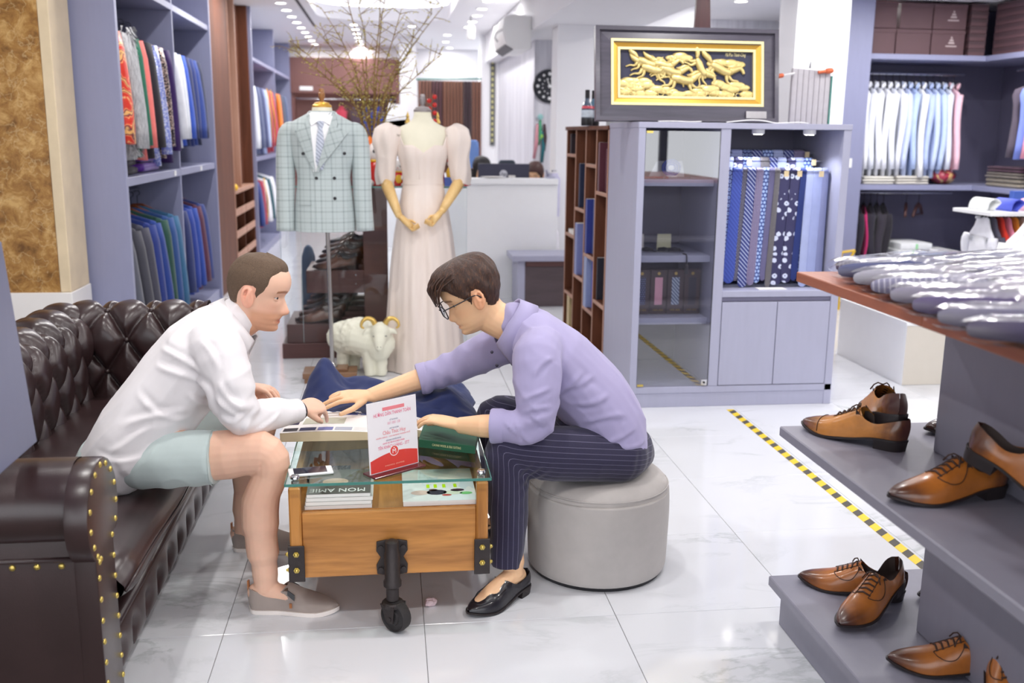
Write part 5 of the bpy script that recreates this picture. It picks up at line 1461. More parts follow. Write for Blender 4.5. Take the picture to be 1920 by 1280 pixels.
MB().tube([(2.44,5.53,1.838),(2.50,5.53,1.846)],.010,8).build('bar', M_COPPER, t, smooth=True); MB().tube([(2.495,5.53,1.846),(2.515,5.53,1.848)],.016,10,round_ends=True).build('bar_tip', M_COPPER, t, smooth=True)
MB().box(2.525,2.535,5.54,5.58,1.5465,1.82).build('glass_edge', M_GLASSE, t); MB().tube([(2.40,5.56,1.86),(2.405,5.56,1.90)],[.008,.002],6).build('spike', M_CHROME, t)
q = MB(); q.tube(crm([(1.80,5.20,1.549),(1.86,5.19,1.556),(1.93,5.195,1.562),(2.0,5.19,1.560),(2.06,5.185,1.549),(2.12,5.19,1.549),(2.20,5.185,1.553),(2.26,5.2,1.549)],5),.0035,6)
solo(q,'white_cable',M_WHITEP,'white cable lying along the front edge of the cabinet top','cable',(2.0,5.19,1.5455),smooth=2)
q = MB(); q.tube(crm([(1.42,5.18,1.549),(1.5,5.19,1.551),(1.6,5.185,1.549),(1.66,5.19,1.551)],4),.003,6)
solo(q,'white_cable',M_WHITEP,'thin white cable lying under the left part of the framed picture','cable',(1.5,5.18,1.5455),smooth=2)

# ------------------------------------------------------------------ suit on a tailor's dummy
M_PLAID = m_plaid(); M_PLAID2 = m_plaid(.30, .93); M_SHIRTW = fabric('white_shirting', '#f4f4f6', .7, 800, .03); M_DUMMY = fabric('cream_dummy_jersey', '#e9e4cf', .8, 600, .04)
M_FINIAL = wood('finial_wood', '#7a4a2c', '#b07a44', 2, 20, .3, .4)
def sring(cx, cy, z, w, d, n=40, p=2.4):
    out = []
    for k in range(n):
        a = 2*pi*k/n; c, s = cos(a), sin(a)
        out.append((cx + w*(abs(c)**(2/p))*(1 if c > 0 else -1), cy + d*(abs(s)**(2/p))*(1 if s > 0 else -1), z))
    return out
SX, SY = -.372, 5.90
sd = thing('suit_mannequin', 'tailor dummy wearing a pale grey plaid double-breasted suit jacket', 'mannequin', (SX+.02, SY, 0))
JT = [(.905,.178,.118),(1.0,.174,.115),(1.1,.165,.108),(1.22,.153,.102),(1.33,.176,.114),(1.42,.192,.118),(1.46,.196,.115),(1.495,.198,.104),(1.522,.188,.09),(1.54,.155,.08),(1.562,.115,.072),(1.583,.078,.066),(1.592,.072,.062)]
def jw(z): return smooth_tab([(a, b) for a, b, c in JT], z), smooth_tab([(a, c) for a, b, c in JT], z)
zs = [.905 + (1.592-.905)*i/40 for i in range(41)]
jk = MB().loft([sring(SX, SY, z, *jw(z)) for z in zs], caps=False).build('jacket', M_PLAID, sd, smooth=2)
def jf(x, z, off):
    w_, d = jw(z); t = min(.985, abs(x)/w_)
    return (SX + x, SY - d*(1 - t**2.4)**(1/2.4) - off, z)
def panel(name, m, par, edge, off, th, n=14, seg=6):
    """a flat cloth piece laid over the jacket front: edge(z) -> (xa, xb) for z0..z1"""
    z0, z1, fn = edge; q = MB(); F = []
    for k in range(n + 1):
        z = z0 + (z1-z0)*k/n; xa, xb = fn(z)
        F.append([jf(xa + (xb-xa)*i/seg, z, off + th) for i in range(seg+1)] + [jf(xa + (xb-xa)*i/seg, z, off - .003) for i in range(seg, -1, -1)])
    q.loft(F); return q.build(name, m, par, smooth=True)
vL = lambda z: -.04 - .028*(z-1.238)/.335       # right front edge at the opening (viewer's left)
vR = lambda z: -.04 + .108*(z-1.238)/.335
panel('shirt_front', M_SHIRTW, sd, (1.25, 1.585, lambda z: (vL(z)-.012, vR(z)+.012)), .002, .002)
def lap(side):
    def fn(z):
        t = (z-1.238)/.335
        inn = vL(z) if side < 0 else vR(z)
        pk = 1.478; o = -.04 + (side*.155 + .04)*min(1, (z-1.238)/(pk-1.238)) if z <= pk else side*(.155 - .075*min(1, (z-pk)/.025)) if z < pk+.025 else side*(.08 + .012*(1-(z-pk-.025)/.07))
        return (inn, o) if side > 0 else (o, inn)
    return fn
panel('lapel', M_PLAID2, jk, (1.238, 1.574, lap(-1)), .008, .004, 28)
panel('lapel', M_PLAID2, jk, (1.238, 1.574, lap(1)), .013, .004, 28)
panel('front_overlap', M_PLAID, jk, (.906, 1.24, lambda z: (-.042, .14)), .002, .003)
for s in (-1, 1):
    q = MB(); pts = crm([(SX+s*.145,SY,1.492),(SX+s*.188,SY,1.476),(SX+s*.207,SY,1.41),(SX+s*.217,SY-.005,1.28),(SX+s*.222,SY-.02,1.1),(SX+s*(.228+.006*(s>0)),SY-.035,.905)], 5)
    q.tube(pts, [(.034 + .026*sin(pi/2*min(1, i/8)) - .008*i/25, .062 - .008*i/25) for i in range(len(pts))], 18, side=(1,0,0))
    q.build('sleeve', M_PLAID, jk, smooth=2)
for x, z in ((-.107,1.352),(.126,1.355),(-.036,1.215),(.066,1.215),(.066,1.10)):
    p = jf(x, z, .007); MB().lathe([(.001,0),(.0085,0),(.0095,.002),(.008,.004),(.001,.0035)], (0,0,0), 12).rot(pi/2, 'X', (0,0,0)).move(p).build('button', M_BLACK, jk, smooth=True)
for x0, x1, z in ((.04,.135,1.395),(-.155,-.07,1.09),(.085,.165,1.09)):
    panel('pocket_flap', M_PLAID, jk, (z-.012 if z > 1.3 else z-.03, z, lambda z_, a=x0, b=x1: (a, b)), .003, .002, 4)
for s in (-1, 1):
    q = MB().add([jf(s*.066,1.592,.0),jf(s*.012,1.535,.014),jf(s*.055,1.508,.012),jf(s*.075,1.545,.006),jf(s*.076,1.585,.0)],[(0,1,2,3,4)]); o = q.build('shirt_collar', M_SHIRTW, sd, fix=False)
    m_ = o.modifiers.new('t','SOLIDIFY'); m_.thickness = .003
TIE = stripes('silver_striped_tie', '#c4cad8', '#8f97ac', .016, .3, (0,.8,0), .45)
tie = thing('tmp', None, None, (0,0,0)); tie.name = 'tie'; tie.parent = sd; tie.location = -sd.location
q = MB()
for zz, h, off in ((1.535,.016,.018),(1.51,.013,.02),(1.495,.017,.013),(1.40,.026,.010),(1.28,.035,.007),(1.245,.02,.006)): pass
F = [[jf(-.006-h - .018*max(0,(1.5-zz)), zz, off), jf(-.006 - .018*max(0,(1.5-zz)), zz, off+.004), jf(-.006+h - .018*max(0,(1.5-zz)), zz, off), jf(-.006+h - .018*max(0,(1.5-zz)), zz, off-.004), jf(-.006-h - .018*max(0,(1.5-zz)), zz, off-.004)] for zz, h, off in ((1.496,.011,.016),(1.46,.017,.012),(1.40,.023,.009),(1.31,.027,.006),(1.262,.012,.004))]
q.loft(F); q.build('blade', TIE, tie, smooth=True)
q = MB().loft([sring(SX-.006, jf(0,1.52,.012)[1], z, w_, .012, 12) for z, w_ in ((1.493,.012),(1.505,.017),(1.525,.02),(1.535,.016))]); q.build('knot', TIE, tie, smooth=True)
MB().lathe([(.062,1.575),(.058,1.60),(.056,1.612)], (SX,SY,0), 28).build('neck', M_DUMMY, sd, smooth=True)
def finial(cx, cy, z, m1, m2, par, s=1):
    MB().lathe([(.05*s,z-.004),(.055*s,z),(.056*s,z+.01*s),(.05*s,z+.016*s),(.045*s,z+.018*s),(.042*s,z+.026*s),(.018*s,z+.032*s),(.01*s,z+.034*s)], (cx,cy,0), 28).build('neck_cap', m1, par, smooth=True)
    MB().lathe([(.012*s,z+.03*s),(.012*s,z+.044*s),(.018*s,z+.052*s),(.019*s,z+.08*s),(.015*s,z+.085*s),(.017*s,z+.095*s),(.012*s,z+.106*s),(.001,z+.108*s)], (cx,cy,0), 18).build('finial', m2, par, smooth=True)
finial(SX, SY, 1.612, M_GOLDF, M_FINIAL, sd)
MB().cyl((-.352,SY,.085), (-.36,SY,.93), .0125, n=16).build('pole', M_STEEL, sd, smooth=True)
MB().lathe([(.03,.079),(.03,.085),(.018,.10),(.0125,.11)], (-.352,SY,0), 18).build('pole_flange', M_STEEL, sd, smooth=True)
MB().box(-.45,-.26,SY-.06,SY+.06,.062,.079).build('base_plate', M_BROWNBASE, sd, bevel=.003)
MB().box(-.525,-.205,SY-.10,SY+.09,.028,.062).build('base_board', M_BROWNBASE, sd, bevel=.004)
for x in (-.515,-.255):
    for y in (SY-.095, SY+.04): MB().box(x,x+.045,y,y+.045,0,.028).build('foot', M_BROWNBASE, sd)

# ------------------------------------------------------------------ gown on a dummy with jointed wooden arms
GX, GY = .215, 6.20
gd_ = thing('gown_mannequin', 'tailor dummy with wooden arms in a pale blush evening gown with puffed sleeves', 'mannequin', (GX, GY, 0))
BT = [(.95,.15,.115),(1.06,.138,.105),(1.18,.115,.092),(1.26,.125,.10),(1.345,.146,.118),(1.42,.148,.108),(1.475,.155,.09),(1.505,.148,.072),(1.53,.095,.058),(1.555,.062,.053),(1.585,.053,.05),(1.60,.052,.05)]
bw = lambda z: (smooth_tab([(a, b) for a, b, c in BT], z), smooth_tab([(a, c) for a, b, c in BT], z))
MB().loft([sring(GX, GY, .95 + .65*i/36, *bw(.95 + .65*i/36), n=36, p=2.1) for i in range(37)]).build('bust', M_DUMMY, gd_, smooth=2)
def m_gown():
    q = NM('blush_chiffon'); co = q.co('Object', (1,1,.1))
    q.col(q.mix(q.noise(co, 30, 3), srgb('#e2d2c8'), srgb('#f0e4dc'))); q.p(Roughness=.7, Sheen_Weight=.3); q.bump(q.noise(q.co('Object'), 500, 1), .1, .001); return q.m
M_GOWN = m_gown()
def neckline(a):
    # a: angle, front = -pi/2; height of the bodice edge
    x = cos(a); f = -sin(a)
    if f > 0:
        ax = abs(x); z = 1.352 + .048*min(1, ax/.42)**.8 - .006*max(0, ax-.42)
        return z + (1.498 - z)*max(0, min(1, (ax-.80)/.16))**.8
    return 1.51 - .05*(1-abs(x))
q = MB(); nn = 72
def bod(i, j):
    a = 2*pi*i/nn; zt_ = neckline(a); z = 1.175 + (zt_-1.175)*j/18; w_, d = bw(z)
    c, s = cos(a), sin(a); e = .006 + .002*sin(8*a)
    return (GX + (w_+e)*(abs(c)**(2/2.1))*(1 if c > 0 else -1), GY + (d+e)*(abs(s)**(2/2.1))*(1 if s > 0 else -1), z)
q.grid(bod, nn, 19, cu=True); bo = q.build('bodice', M_GOWN, gd_, smooth=2, fix=False); m_ = bo.modifiers.new('t','SOLIDIFY'); m_.thickness = .003; m_.offset = 1
MB().tube([bod(i, 18) for i in range(nn+1)], .0035, 6).build('neck_trim', M_GOWN, bo, smooth=2)
for x in (-.075,-.03,.03,.075):
    MB().tube([(GX + x*(.8 + .2*(z-1.18)/.2), GY - bw(z)[1]*sqrt(max(0, 1-(x/bw(z)[0])**2)) - .0085, z) for z in (1.19,1.24,1.30,1.36)], .0015, 5).build('seam', M_GOWN, bo, smooth=2)
q = MB(); q.loft([sring(GX, GY, z, bw(z)[0]+.011, bw(z)[1]+.011, 48, 2.1) for z in (1.165,1.172,1.190,1.197)], caps=False); q.build('waistband', M_GOWN, gd_, smooth=True)
q = MB(); nk = 140
SKT = [(1.18,.122,.10),(1.12,.135,.118),(1.0,.158,.145),(.85,.182,.175),(.65,.205,.205),(.4,.225,.235),(.15,.243,.26),(.02,.252,.27),(.004,.255,.272)]
def skirt(i, j):
    a = 2*pi*i/nk; t = j/44; z = 1.18 - 1.176*t; w_ = smooth_tab([(-b[0], b[1]) for b in SKT], -z); d = smooth_tab([(-b[0], b[2]) for b in SKT], -z)
    f = (.030*sin(9*a + .6) + .022*sin(14*a + 2 + z) + .012*sin(23*a + 3*z))*min(1, t*1.6)
    f += -.05*exp(-((((a+pi/2-.02+pi) % (2*pi)) - pi)/.05)**2)*min(1, t*2)
    return (GX + w_*(1+f)*cos(a), GY + d*(1+f)*sin(a), z)
q.grid(skirt, nk, 45, cu=True); q.build('skirt', M_GOWN, gd_, smooth=2, fix=False)
for s in (-1, 1):
    q = MB(); k = 36
    PT = crm([(.142,1.49,.030),(.168,1.512,.05),(.205,1.478,.078),(.218,1.42,.084),(.222,1.33,.066),(.232,1.25,.062),(.236,1.20,.058),(.238,1.165,.050)], 4)
    rings = []
    for i, (x, z, r) in enumerate(PT):
        t = i/(len(PT)-1)
        rings.append([(GX + s*(x + r*cos(2*pi*j/k)*(1 + .09*sin(4*2*pi*j/k + t*9 + s) + .05*sin(9*2*pi*j/k + 5*t))), GY - .01 + r*.95*sin(2*pi*j/k)*(1 + .10*sin(5*2*pi*j/k + t*8)), z + .02*cos(2*pi*j/k)*(1 if t < .3 else 0) + .006*sin(3*2*pi*j/k)) for j in range(k)])
    q.loft(rings); q.build('puff_sleeve', M_GOWN, gd_, smooth=2)
    # jointed arm: forearm, wrist ball and a half-closed hand
    el = V((GX + s*.238, GY-.01, 1.20)); wr = V((GX + (-.155 if s < 0 else .112), GY - .165, .985 if s < 0 else 1.015)); M_ARM = wood('pale_maple', '#d8ad68', '#ecc88a', 2, 9, .4, .15)
    arm = MB().tube([el, el.lerp(wr,.3), el.lerp(wr,.75), wr], [.036,.037,.029,.022], 18).build('forearm', M_ARM, gd_, smooth=2)
    MB().ball(wr, .022, 14, 10).build('wrist_joint', M_ARM, arm, smooth=2)
    hd = V((GX + (-.075 if s < 0 else .045), GY - .20, .915 if s < 0 else .945)); dr = (hd-wr).normalized()
    MB().tube([wr + dr*.015, wr.lerp(hd,.5), hd], [(.02,.018),(.026,.02),(.028,.02)], 14).build('palm', M_ARM, arm, smooth=2)
    up_ = V((0,-.35,1)); sd_ = dr.cross(up_).normalized(); nrm = sd_.cross(dr).normalized()
    for f in range(4):
        b0 = hd + sd_*(.014*(f-1.5)*1.0); a = b0 + dr*.02; b = a + dr*.012 + nrm*.018*1; c = b - dr*.018 + nrm*.012
        MB().tube([b0 - dr*.004, a, b, c], [.0075,.0075,.007,.006], 8, round_ends=True).build('finger', M_ARM, arm, smooth=2)
    t0 = wr.lerp(hd,.55) + sd_*(.02*s); MB().tube([t0, t0 + dr*.022 + sd_*(.012*s) + nrm*.012, t0 + dr*.045 + nrm*.024], [.009,.008,.006], 8, round_ends=True).build('thumb', M_ARM, arm, smooth=2)
M_PEWTER = mat('pewter', '#a49c9c', .35, .4)
finial(GX, GY, 1.602, M_PEWTER, M_PEWTER, gd_, .98)
MB().cyl((GX,GY,.02),(GX,GY,.96),.015).build('pole', M_STEEL, gd_); MB().lathe([(.15,0),(.15,.012),(.02,.02)],(GX,GY,0),28).build('base_plate', M_STEEL, gd_)

# ------------------------------------------------------------------ white sheep statue
q = MB()
q.tube([(-.33,6.06,.225),(-.24,6.03,.235),(-.14,5.99,.215),(-.09,5.965,.20)], [.10,.122,.112,.085], 20, round_ends=True)
q.ball((-.105,5.94,.19),(.085,.07,.10),16,12)
q.tube([(-.10,5.94,.24),(-.098,5.91,.285)], [.07,.062], 16, round_ends=True)
q.ball((-.097,5.90,.285),(.058,.055,.062),16,12)
q.tube([(-.10,5.885,.265),(-.103,5.855,.225),(-.104,5.842,.20)], [.046,.036,.026], 14, round_ends=True)
for a, b in (((-.175,5.955,.17),(-.165,5.945,.0)),((-.10,5.955,.15),(-.095,5.945,.0)),((-.325,6.05,.18),(-.335,6.04,.0)),((-.26,6.10,.18),(-.265,6.10,.0))):
    a, b = V(a), V(b); q.tube([a, a.lerp(b,.5), b + V((0,0,.03)), b + V((0,0,.004))], [.05,.038,.036,.034], 14)
for s in (-1,1): q.tube([(-.097+s*.05,5.905,.295),(-.097+s*.085,5.905,.288),(-.097+s*.10,5.90,.275)], [(.012,.018),(.010,.018),(.004,.008)], 10, round_ends=True)
q.tube([(-.385,6.08,.25),(-.41,6.09,.22),(-.405,6.09,.18)], [.025,.028,.015], 10, round_ends=True)
me = remesh(q, 'body', .006, 4)
co = verts_of(me); no = normals_of(me)
dsp = np.array([noise.noise(V(c*42))*.005 + noise.noise(V(c*90))*.002 if c[1] > 5.93 else 0 for c in co]); me.vertices.foreach_set('co', (co + no*dsp[:,None]).ravel())
sh = thing('sheep_statue', 'cream white sheep statue with golden horns standing on the floor', 'statue', (-.20, 6.0, 0))
M_IVORY = mat('ivory_ceramic', '#ecebd8', .45, var=.04, vs=20); put_mesh(me, 'body', M_IVORY, sh)
for s in (-1,1):
    pts = [(-.097 + s*(.028 + x), 5.905 + y, .33 + z) for x, y, z in ((0,0,0),(.018,.0,.03),(.05,-.004,.04),(.078,-.012,.022),(.085,-.02,-.004),(.072,-.025,-.016))]
    MB().tube(crm(pts,4), [.018*(1-.035*i) for i in range(21)], 12, round_ends=True).build('horn', M_GOLD, sh, smooth=2)
    MB().ball((-.099+s*.036,5.856,.268),(.008,.004,.005),8,6).build('eye', mat('grey_eye','#8a8a80',.4), sh, smooth=2)
    MB().ball((-.104+s*.009,5.820,.208),(.004,.003,.003),8,6).build('nostril', mat('nostril','#77746a',.5), sh, smooth=2)

sh.location += V((.035, .02, 0))

# ------------------------------------------------------------------ glass display case with shoes on steps
gc = thing('glass_display_case', 'tall glass display case with stepped brown boxes inside', 'display case', (-.08, 6.55, 0))
GX0, GX1, GY0, GY1, GZ = -.69, .51, 6.50, 7.06, 1.132
GX0 = -.70
for nm, b in (('glass_front',(GX0,GX1,GY0,GY0+.006,.10,GZ-.008)),('glass_left',(GX0,GX0+.006,GY0+.0065,GY1-.0065,.10,GZ-.008)),('glass_right',(GX1-.006,GX1,GY0+.0065,GY1-.0065,0.0,GZ-.008)),('glass_back',(GX0,GX1,GY1-.006,GY1,.0,GZ-.008)),('glass_top',(GX0,GX1,GY0,GY1,GZ-.008,GZ))):
    MB().box(*b).build(nm, M_GLASS, gc)
for b in ((GX0-.001,GX1+.001,GY0-.002,GY0,GZ-.009,GZ+.001),(GX0-.002,GX0,GY0,GY1,GZ-.009,GZ+.001),(GX1,GX1+.002,GY0,GY1,GZ-.009,GZ+.001)): MB().box(*b).build('glass_edge', M_GLASSE, gc)
for x in (GX0-.0005, GX0+.13, GX1+.0005): MB().box(x-.001,x+.001,GY0-.0015,GY0,.0,GZ-.009).build('glass_edge', mat('glass_edge_pale','#b9ccd0',.2), gc)
boxpart('base_board', (-.71,.02,GY0-.02,GY1-.03,.0,.10), M_DKBROWN, gc)
boxpart('step_box', (-.68,-.03,GY0+.01,GY1-.04,.101,.225), M_DKBROWN, gc)
boxpart('shelf_box', (-.545,-.17,GY0+.03,GY1-.04,.43,.58), M_DKBROWN, gc)
boxpart('upright_box', (-.17,-.01,GY0+.04,GY1-.04,.226,1.12), M_DKBROWN, gc)
boxpart('top_rail', (-.545,-.171,GY0+.2,GY0+.24,.86,.90), M_DKBROWN, gc)
for x in (-.222,): 
    for z in (.49,.55): MB().ball((x,GY0+.028,z),.006,8,6).build('screw_cap', M_CHROME, gc, smooth=2)
M_BROWNSH = mat('dark_brown_polished', '#4a322c', .2, var=.2, coat=.5)
M_TOESH = m_burnish('brown_polished', '#6a4638', '#2a1c1a')
def case_shoe(label, hp, d, m, gi):
    t = thing('dress_shoe', label, 'shoe', (0,0,0), gi); shoe(t, upper=m, cap=True, swoosh=False, laces=True); place(t, hp, d); return t
for k in range(1,6):
    for x0, x1, z in ((-.50,-.175,.58),(-.655,-.175,.225)): boxpart('riser', (x0+.02*k, x1, GY0+.047+.078*k, GY0+.125+.078*k-.001, z, z+.024*k), M_DKBROWN, gc)
for k in range(6):
    case_shoe('dark brown dress shoe on the upper step of the glass case, %s in the row' % ORD[k], (-.205+.016*k, GY0+.085+.078*k, .5805+.024*k), (-1,.02), M_TOESH if k == 0 else (M_BROWNSH, M_BKSHOE)[k % 2], 'shoes on the upper step of the glass case')
for k in range(6):
    case_shoe('brown dress shoe on the lower step of the glass case, %s in the row' % ORD[k], (-.325+.02*k, GY0+.085+.078*k, .2255+.024*k), (-1,.02), M_TOESH if k == 0 else (M_BKSHOE, M_BROWNSH)[k % 2], 'shoes on the lower step of the glass case')
solo(MB().loft([sring(-.575,7.14,z,.05*s,.03,16) for z,s in ((.0,1.2),(.45,1.1),(.60,.95),(.66,.6),(.68,.2))]), 'grey_coat', fab('#5c6a82'), 'slate grey coat standing behind the glass case at its left', 'coat', (-.60,7.12,0), smooth=2)

# figurines on the glass case
GT = GZ + .0015
M_PORC = mat('white_porcelain', '#f4f1ee', .2, var=.02); M_RED = mat('red_enamel', '#cc2a24', .25, var=.15, vs=30); M_ORNG = mat('orange_enamel', '#f07a2a', .3, var=.2, vs=40); M_YEL = mat('yellow_enamel', '#f2c43a', .3)
def lucky_cat(x, y, s, label):
    t = thing('cat_figurine', label, 'figurine', (x, y, GT), 'porcelain cat figurines on the glass case')
    MB().lathe([(.001,0),(.07*s,0),(.085*s,.03*s),(.088*s,.08*s),(.07*s,.13*s),(.045*s,.155*s),(.001,.16*s)],(x,y,GT),24).build('body', M_RED, t, smooth=True)
    MB().ball((x,y,GT+.20*s),(.085*s,.072*s,.068*s),18,12).build('head', M_PORC, t, smooth=2)
    for k in (-1,1):
        MB().lathe([(.03*s,0),(.02*s,.03*s),(.002,.05*s)],(x+k*.055*s,y,GT+.245*s),12).build('ear', M_ORNG if k < 0 else M_PORC, t, smooth=True)
        MB().ball((x+k*.03*s,y-.066*s,GT+.205*s),(.009*s,.005*s,.011*s),8,6).build('eye', M_BLACK, t, smooth=2)
        MB().ball((x+k*.055*s,y-.05*s,GT+.02*s),(.03*s,.035*s,.022*s),10,8).build('foot', M_PORC, t, smooth=2)
    MB().tube([(x-.065*s,y-.02*s,GT+.12*s),(x-.10*s,y-.03*s,GT+.19*s),(x-.095*s,y-.03*s,GT+.27*s)],[.024*s,.023*s,.026*s],12,round_ends=True).build('raised_paw', M_ORNG, t, smooth=2)
    MB().tube([(x+.06*s,y-.03*s,GT+.11*s),(x+.05*s,y-.085*s,GT+.085*s)],[.022*s,.02*s],10,round_ends=True).build('paw', M_PORC, t, smooth=2)
    MB().ball((x+.01*s,y-.085*s,GT+.075*s),(.035*s,.012*s,.045*s),12,8).build('gold_coin', M_YEL, t, smooth=2)
    MB().tube([(x+.06*s*cos(a),y+.052*s*sin(a),GT+.148*s) for a in [2*pi*k/16 for k in range(17)]],.009*s,6).build('collar', M_YEL, t, smooth=2)
    MB().ball((x,y-.072*s,GT+.188*s),(.006*s,.004*s,.004*s),8,6).build('nose', M_RED, t, smooth=2)
lucky_cat(-.055,6.62,1.08,'large white and red lucky cat figurine between the two mannequins')
lucky_cat(.062,6.55,.62,'small white and red lucky cat figurine beside the gown sleeve')
def rabbit(x, y, s, label):
    t = thing('rabbit_figurine', label, 'figurine', (x, y, GT))
    MB().ball((x,y,GT+.055*s),(.042*s,.04*s,.055*s),14,10).build('body', M_PORC, t, smooth=2); MB().ball((x,y,GT+.125*s),(.035*s,.033*s,.034*s),14,10).build('head', M_PORC, t, smooth=2)
    for k in (-1,1): MB().tube([(x+k*.016*s,y,GT+.15*s),(x+k*.024*s,y,GT+.185*s),(x+k*.022*s,y,GT+.215*s)],[.010*s,.012*s,.006*s],8,round_ends=True).build('ear', M_PORC, t, smooth=2)
    MB().ball((x-.01*s,y-.03*s,GT+.055*s),(.03*s,.02*s,.035*s),10,8).build('apron', M_YEL, t, smooth=2); MB().ball((x+.01*s,y-.02*s,GT+.014*s),(.055*s,.045*s,.014*s),12,6).build('red_base', M_RED, t, smooth=2)
rabbit(.478,6.52,.95,'white rabbit figurine on a red base at the right end of the case')
t = thing('figurine', 'small yellow and white figurine with a red hat behind the gown', 'figurine', (.415,6.60,GT))
MB().box(.37,.46,6.55,6.65,GT,GT+.055).build('blue_base', mat('blue_box','#5a76cc',.4), t, bevel=.003)
MB().lathe([(.001,.055),(.03,.056),(.034,.09),(.02,.12),(.001,.125)],(.415,6.60,GT),14).build('body', M_YEL, t, smooth=True); MB().ball((.415,6.60,GT+.145),.026,12,8).build('head', M_PORC, t, smooth=2)
MB().lathe([(.03,.16),(.022,.175),(.002,.21)],(.415,6.60,GT),12).build('hat', M_RED, t, smooth=True); MB().tube([(.445,6.58,GT+.10),(.455,6.575,GT+.06)],.01,8,round_ends=True).build('arm', M_BLACK, t, smooth=2)
t = thing('red_fan', 'dark red folded fan standing behind the gown waist', 'fan', (.345,6.63,GT))
MB().prism([(.335,6.63,GT),(.375,6.63,GT),(.365,6.63,GT+.20),(.35,6.63,GT+.22),(.335,6.63,GT+.17)],(0,.01,0)).build('panel', mat('dark_red','#a8203c',.5), t); MB().box(.337,.373,6.625,6.63,GT,GT+.012).build('foot', M_GOLD, t)
t = thing('red_berry_spray', 'spray of red berries standing behind the gown neck', 'ornament', (.29,6.70,GT))
MB().tube([(.29,6.70,GT),(.285,6.70,1.45),(.30,6.70,1.73)],.003,6).build('stem', M_FINIAL, t, smooth=2)
for k in range(9): MB().ball((.295+.018*(-1)**k, 6.69, 1.50+.026*k), .016, 10, 8).build('berry', M_RED, t, smooth=2)
for x, lb in ((.335,'right of'),(.135,'left of')):
    t = thing('gold_ornament', 'small tiered gold ornament showing just %s the gown neck' % lb, 'ornament', (x,6.74,GT))
    MB().lathe([(.02,0),(.006,.01),(.006,.32),(.035,.325),(.012,.36),(.028,.365),(.010,.40),(.02,.405),(.008,.44),(.012,.445),(.001,.48)],(x,6.74,GT),12).build('tiers', M_GOLD, t, smooth=True)
# vase with bare budding branches
t = thing('branch_arrangement', 'tall arrangement of bare budding branches in a brown vase on the glass case', 'plant', (-.10,6.78,GT))
MB().lathe([(.001,0),(.055,0),(.07,.05),(.062,.14),(.04,.20),(.046,.24),(.04,.245),(.03,.20)],(-.10,6.78,GT),20).build('vase', mat('brown_glaze','#5a3d2a',.25,var=.2), t, smooth=True)
M_TWIG = mat('twig_bark', '#8f7040', .7, var=.2, vs=40); M_BUD = mat('yellow_green_bud', '#d6cc72', .7, var=.25, vs=60)
R = random.Random(5); buds = MB(); twg = MB()
def bud(p, r):
    for k in range(1 if R.random() < .6 else 2):
        d = V((R.uniform(-1,1),R.uniform(-1,1),R.uniform(-.4,1))).normalized()*r
        s = d.cross(V((0,0,1))).normalized()*r*.45; c = V(p); u = d.cross(s).normalized()*r*.4
        buds.add([c, c + d*.5 + s, c + d*1.2, c + d*.5 - s, c + d*.5 + u], [(0,1,4),(1,2,4),(2,3,4),(3,0,4)])
tips = [(-.42,2.27,.1),(-.30,2.55,0),(-.58,1.98,-.05),(-.52,1.92,.1),(-.40,2.07,-.1),(.02,2.45,.1),(.30,2.24,0),(.38,2.30,.12),(-.03,2.38,-.1),(.36,1.98,-.05),(.16,2.02,.1),(-.62,2.05,0),(.10,2.25,-.12),(-.18,2.30,.05)]
for x, z, dy in tips:
    a = V((-.10 + R.uniform(-.02,.02), 6.78 + R.uniform(-.02,.02), GT + .22)); b = V((x, 6.78 + dy, z)); m_ = a.lerp(b, .5) + V((-(b.x-a.x)*.18, 0, .03))
    pts = crm([a, a.lerp(m_, .5) + V((R.uniform(-.01,.01),0,0)), m_, m_.lerp(b,.5) + V((R.uniform(-.02,.02),0,.01)), b], 5)
    rr = [.0065*(1-.72*i/(len(pts)-1)) for i in range(len(pts))]
    MB().tube(pts, rr, 6).build('branch', M_TWIG, t, smooth=2)
    for i in range(4, len(pts)):
        for _ in range(2):
            if R.random() < .62:
                p = V(pts[i]); d = V((R.uniform(-1,1), R.uniform(-.8,.8), R.uniform(-.1,.9))).normalized(); L_ = R.uniform(.06,.20)
                q2 = p + d*L_*.6 + V((0,0,.01)); e = p + d*L_ + V((0,0,R.uniform(-.02,.04)))
                twg.tube([p, q2, e], [.0022,.0016,.0009], 4)
                for k in range(5): bud(p.lerp(e, .2 + .8*R.random()), .010)
        bud(pts[i], .012)
twg.build('twigs', M_TWIG, t, smooth=2, kind='stuff'); buds.build('buds', M_BUD, t, kind='stuff', fix=False)

# ------------------------------------------------------------------ reception counter and what stands on it
ct = thing('reception_counter', 'white reception counter at the back of the shop', 'counter', (.9, 9.1, 0))
boxpart('front_panel', (.30,1.515,8.82,8.86,0,1.03), M_WHITE, ct); boxpart('top_ledge', (.28,1.516,8.79,8.99,1.031,1.083), M_WHITE, ct, .004)
boxpart('desk', (.30,1.515,8.992,9.46,.74,.78), M_WHITE, ct); boxpart('end_panel', (.30,.34,8.861,9.45,0,.739), M_WHITE, ct)
mo = thing('computer_monitor', 'back of a dark computer monitor with a round logo on the counter', 'monitor', (1.06,9.14,.78))
MB().box(.82,1.295,9.10,9.125,.90,1.205).build('case', mat('navy_plastic','#33344a',.45), mo, bevel=.006)
MB().lathe([(.001,0),(.036,0),(.036,.002),(.001,.002)],(0,0,0),24).rot(pi/2,'X',(0,0,0)).move((1.054,9.0985,1.112)).build('logo_disc', mat('logo_grey','#c9cad4',.4), mo)
lettering('hp', .055, plane_M((1.054,9.0955,1.112),(1,0,0),(0,0,1)), mat('logo_navy','#33344a',.5), mo, ext=.0003, shear=.25)
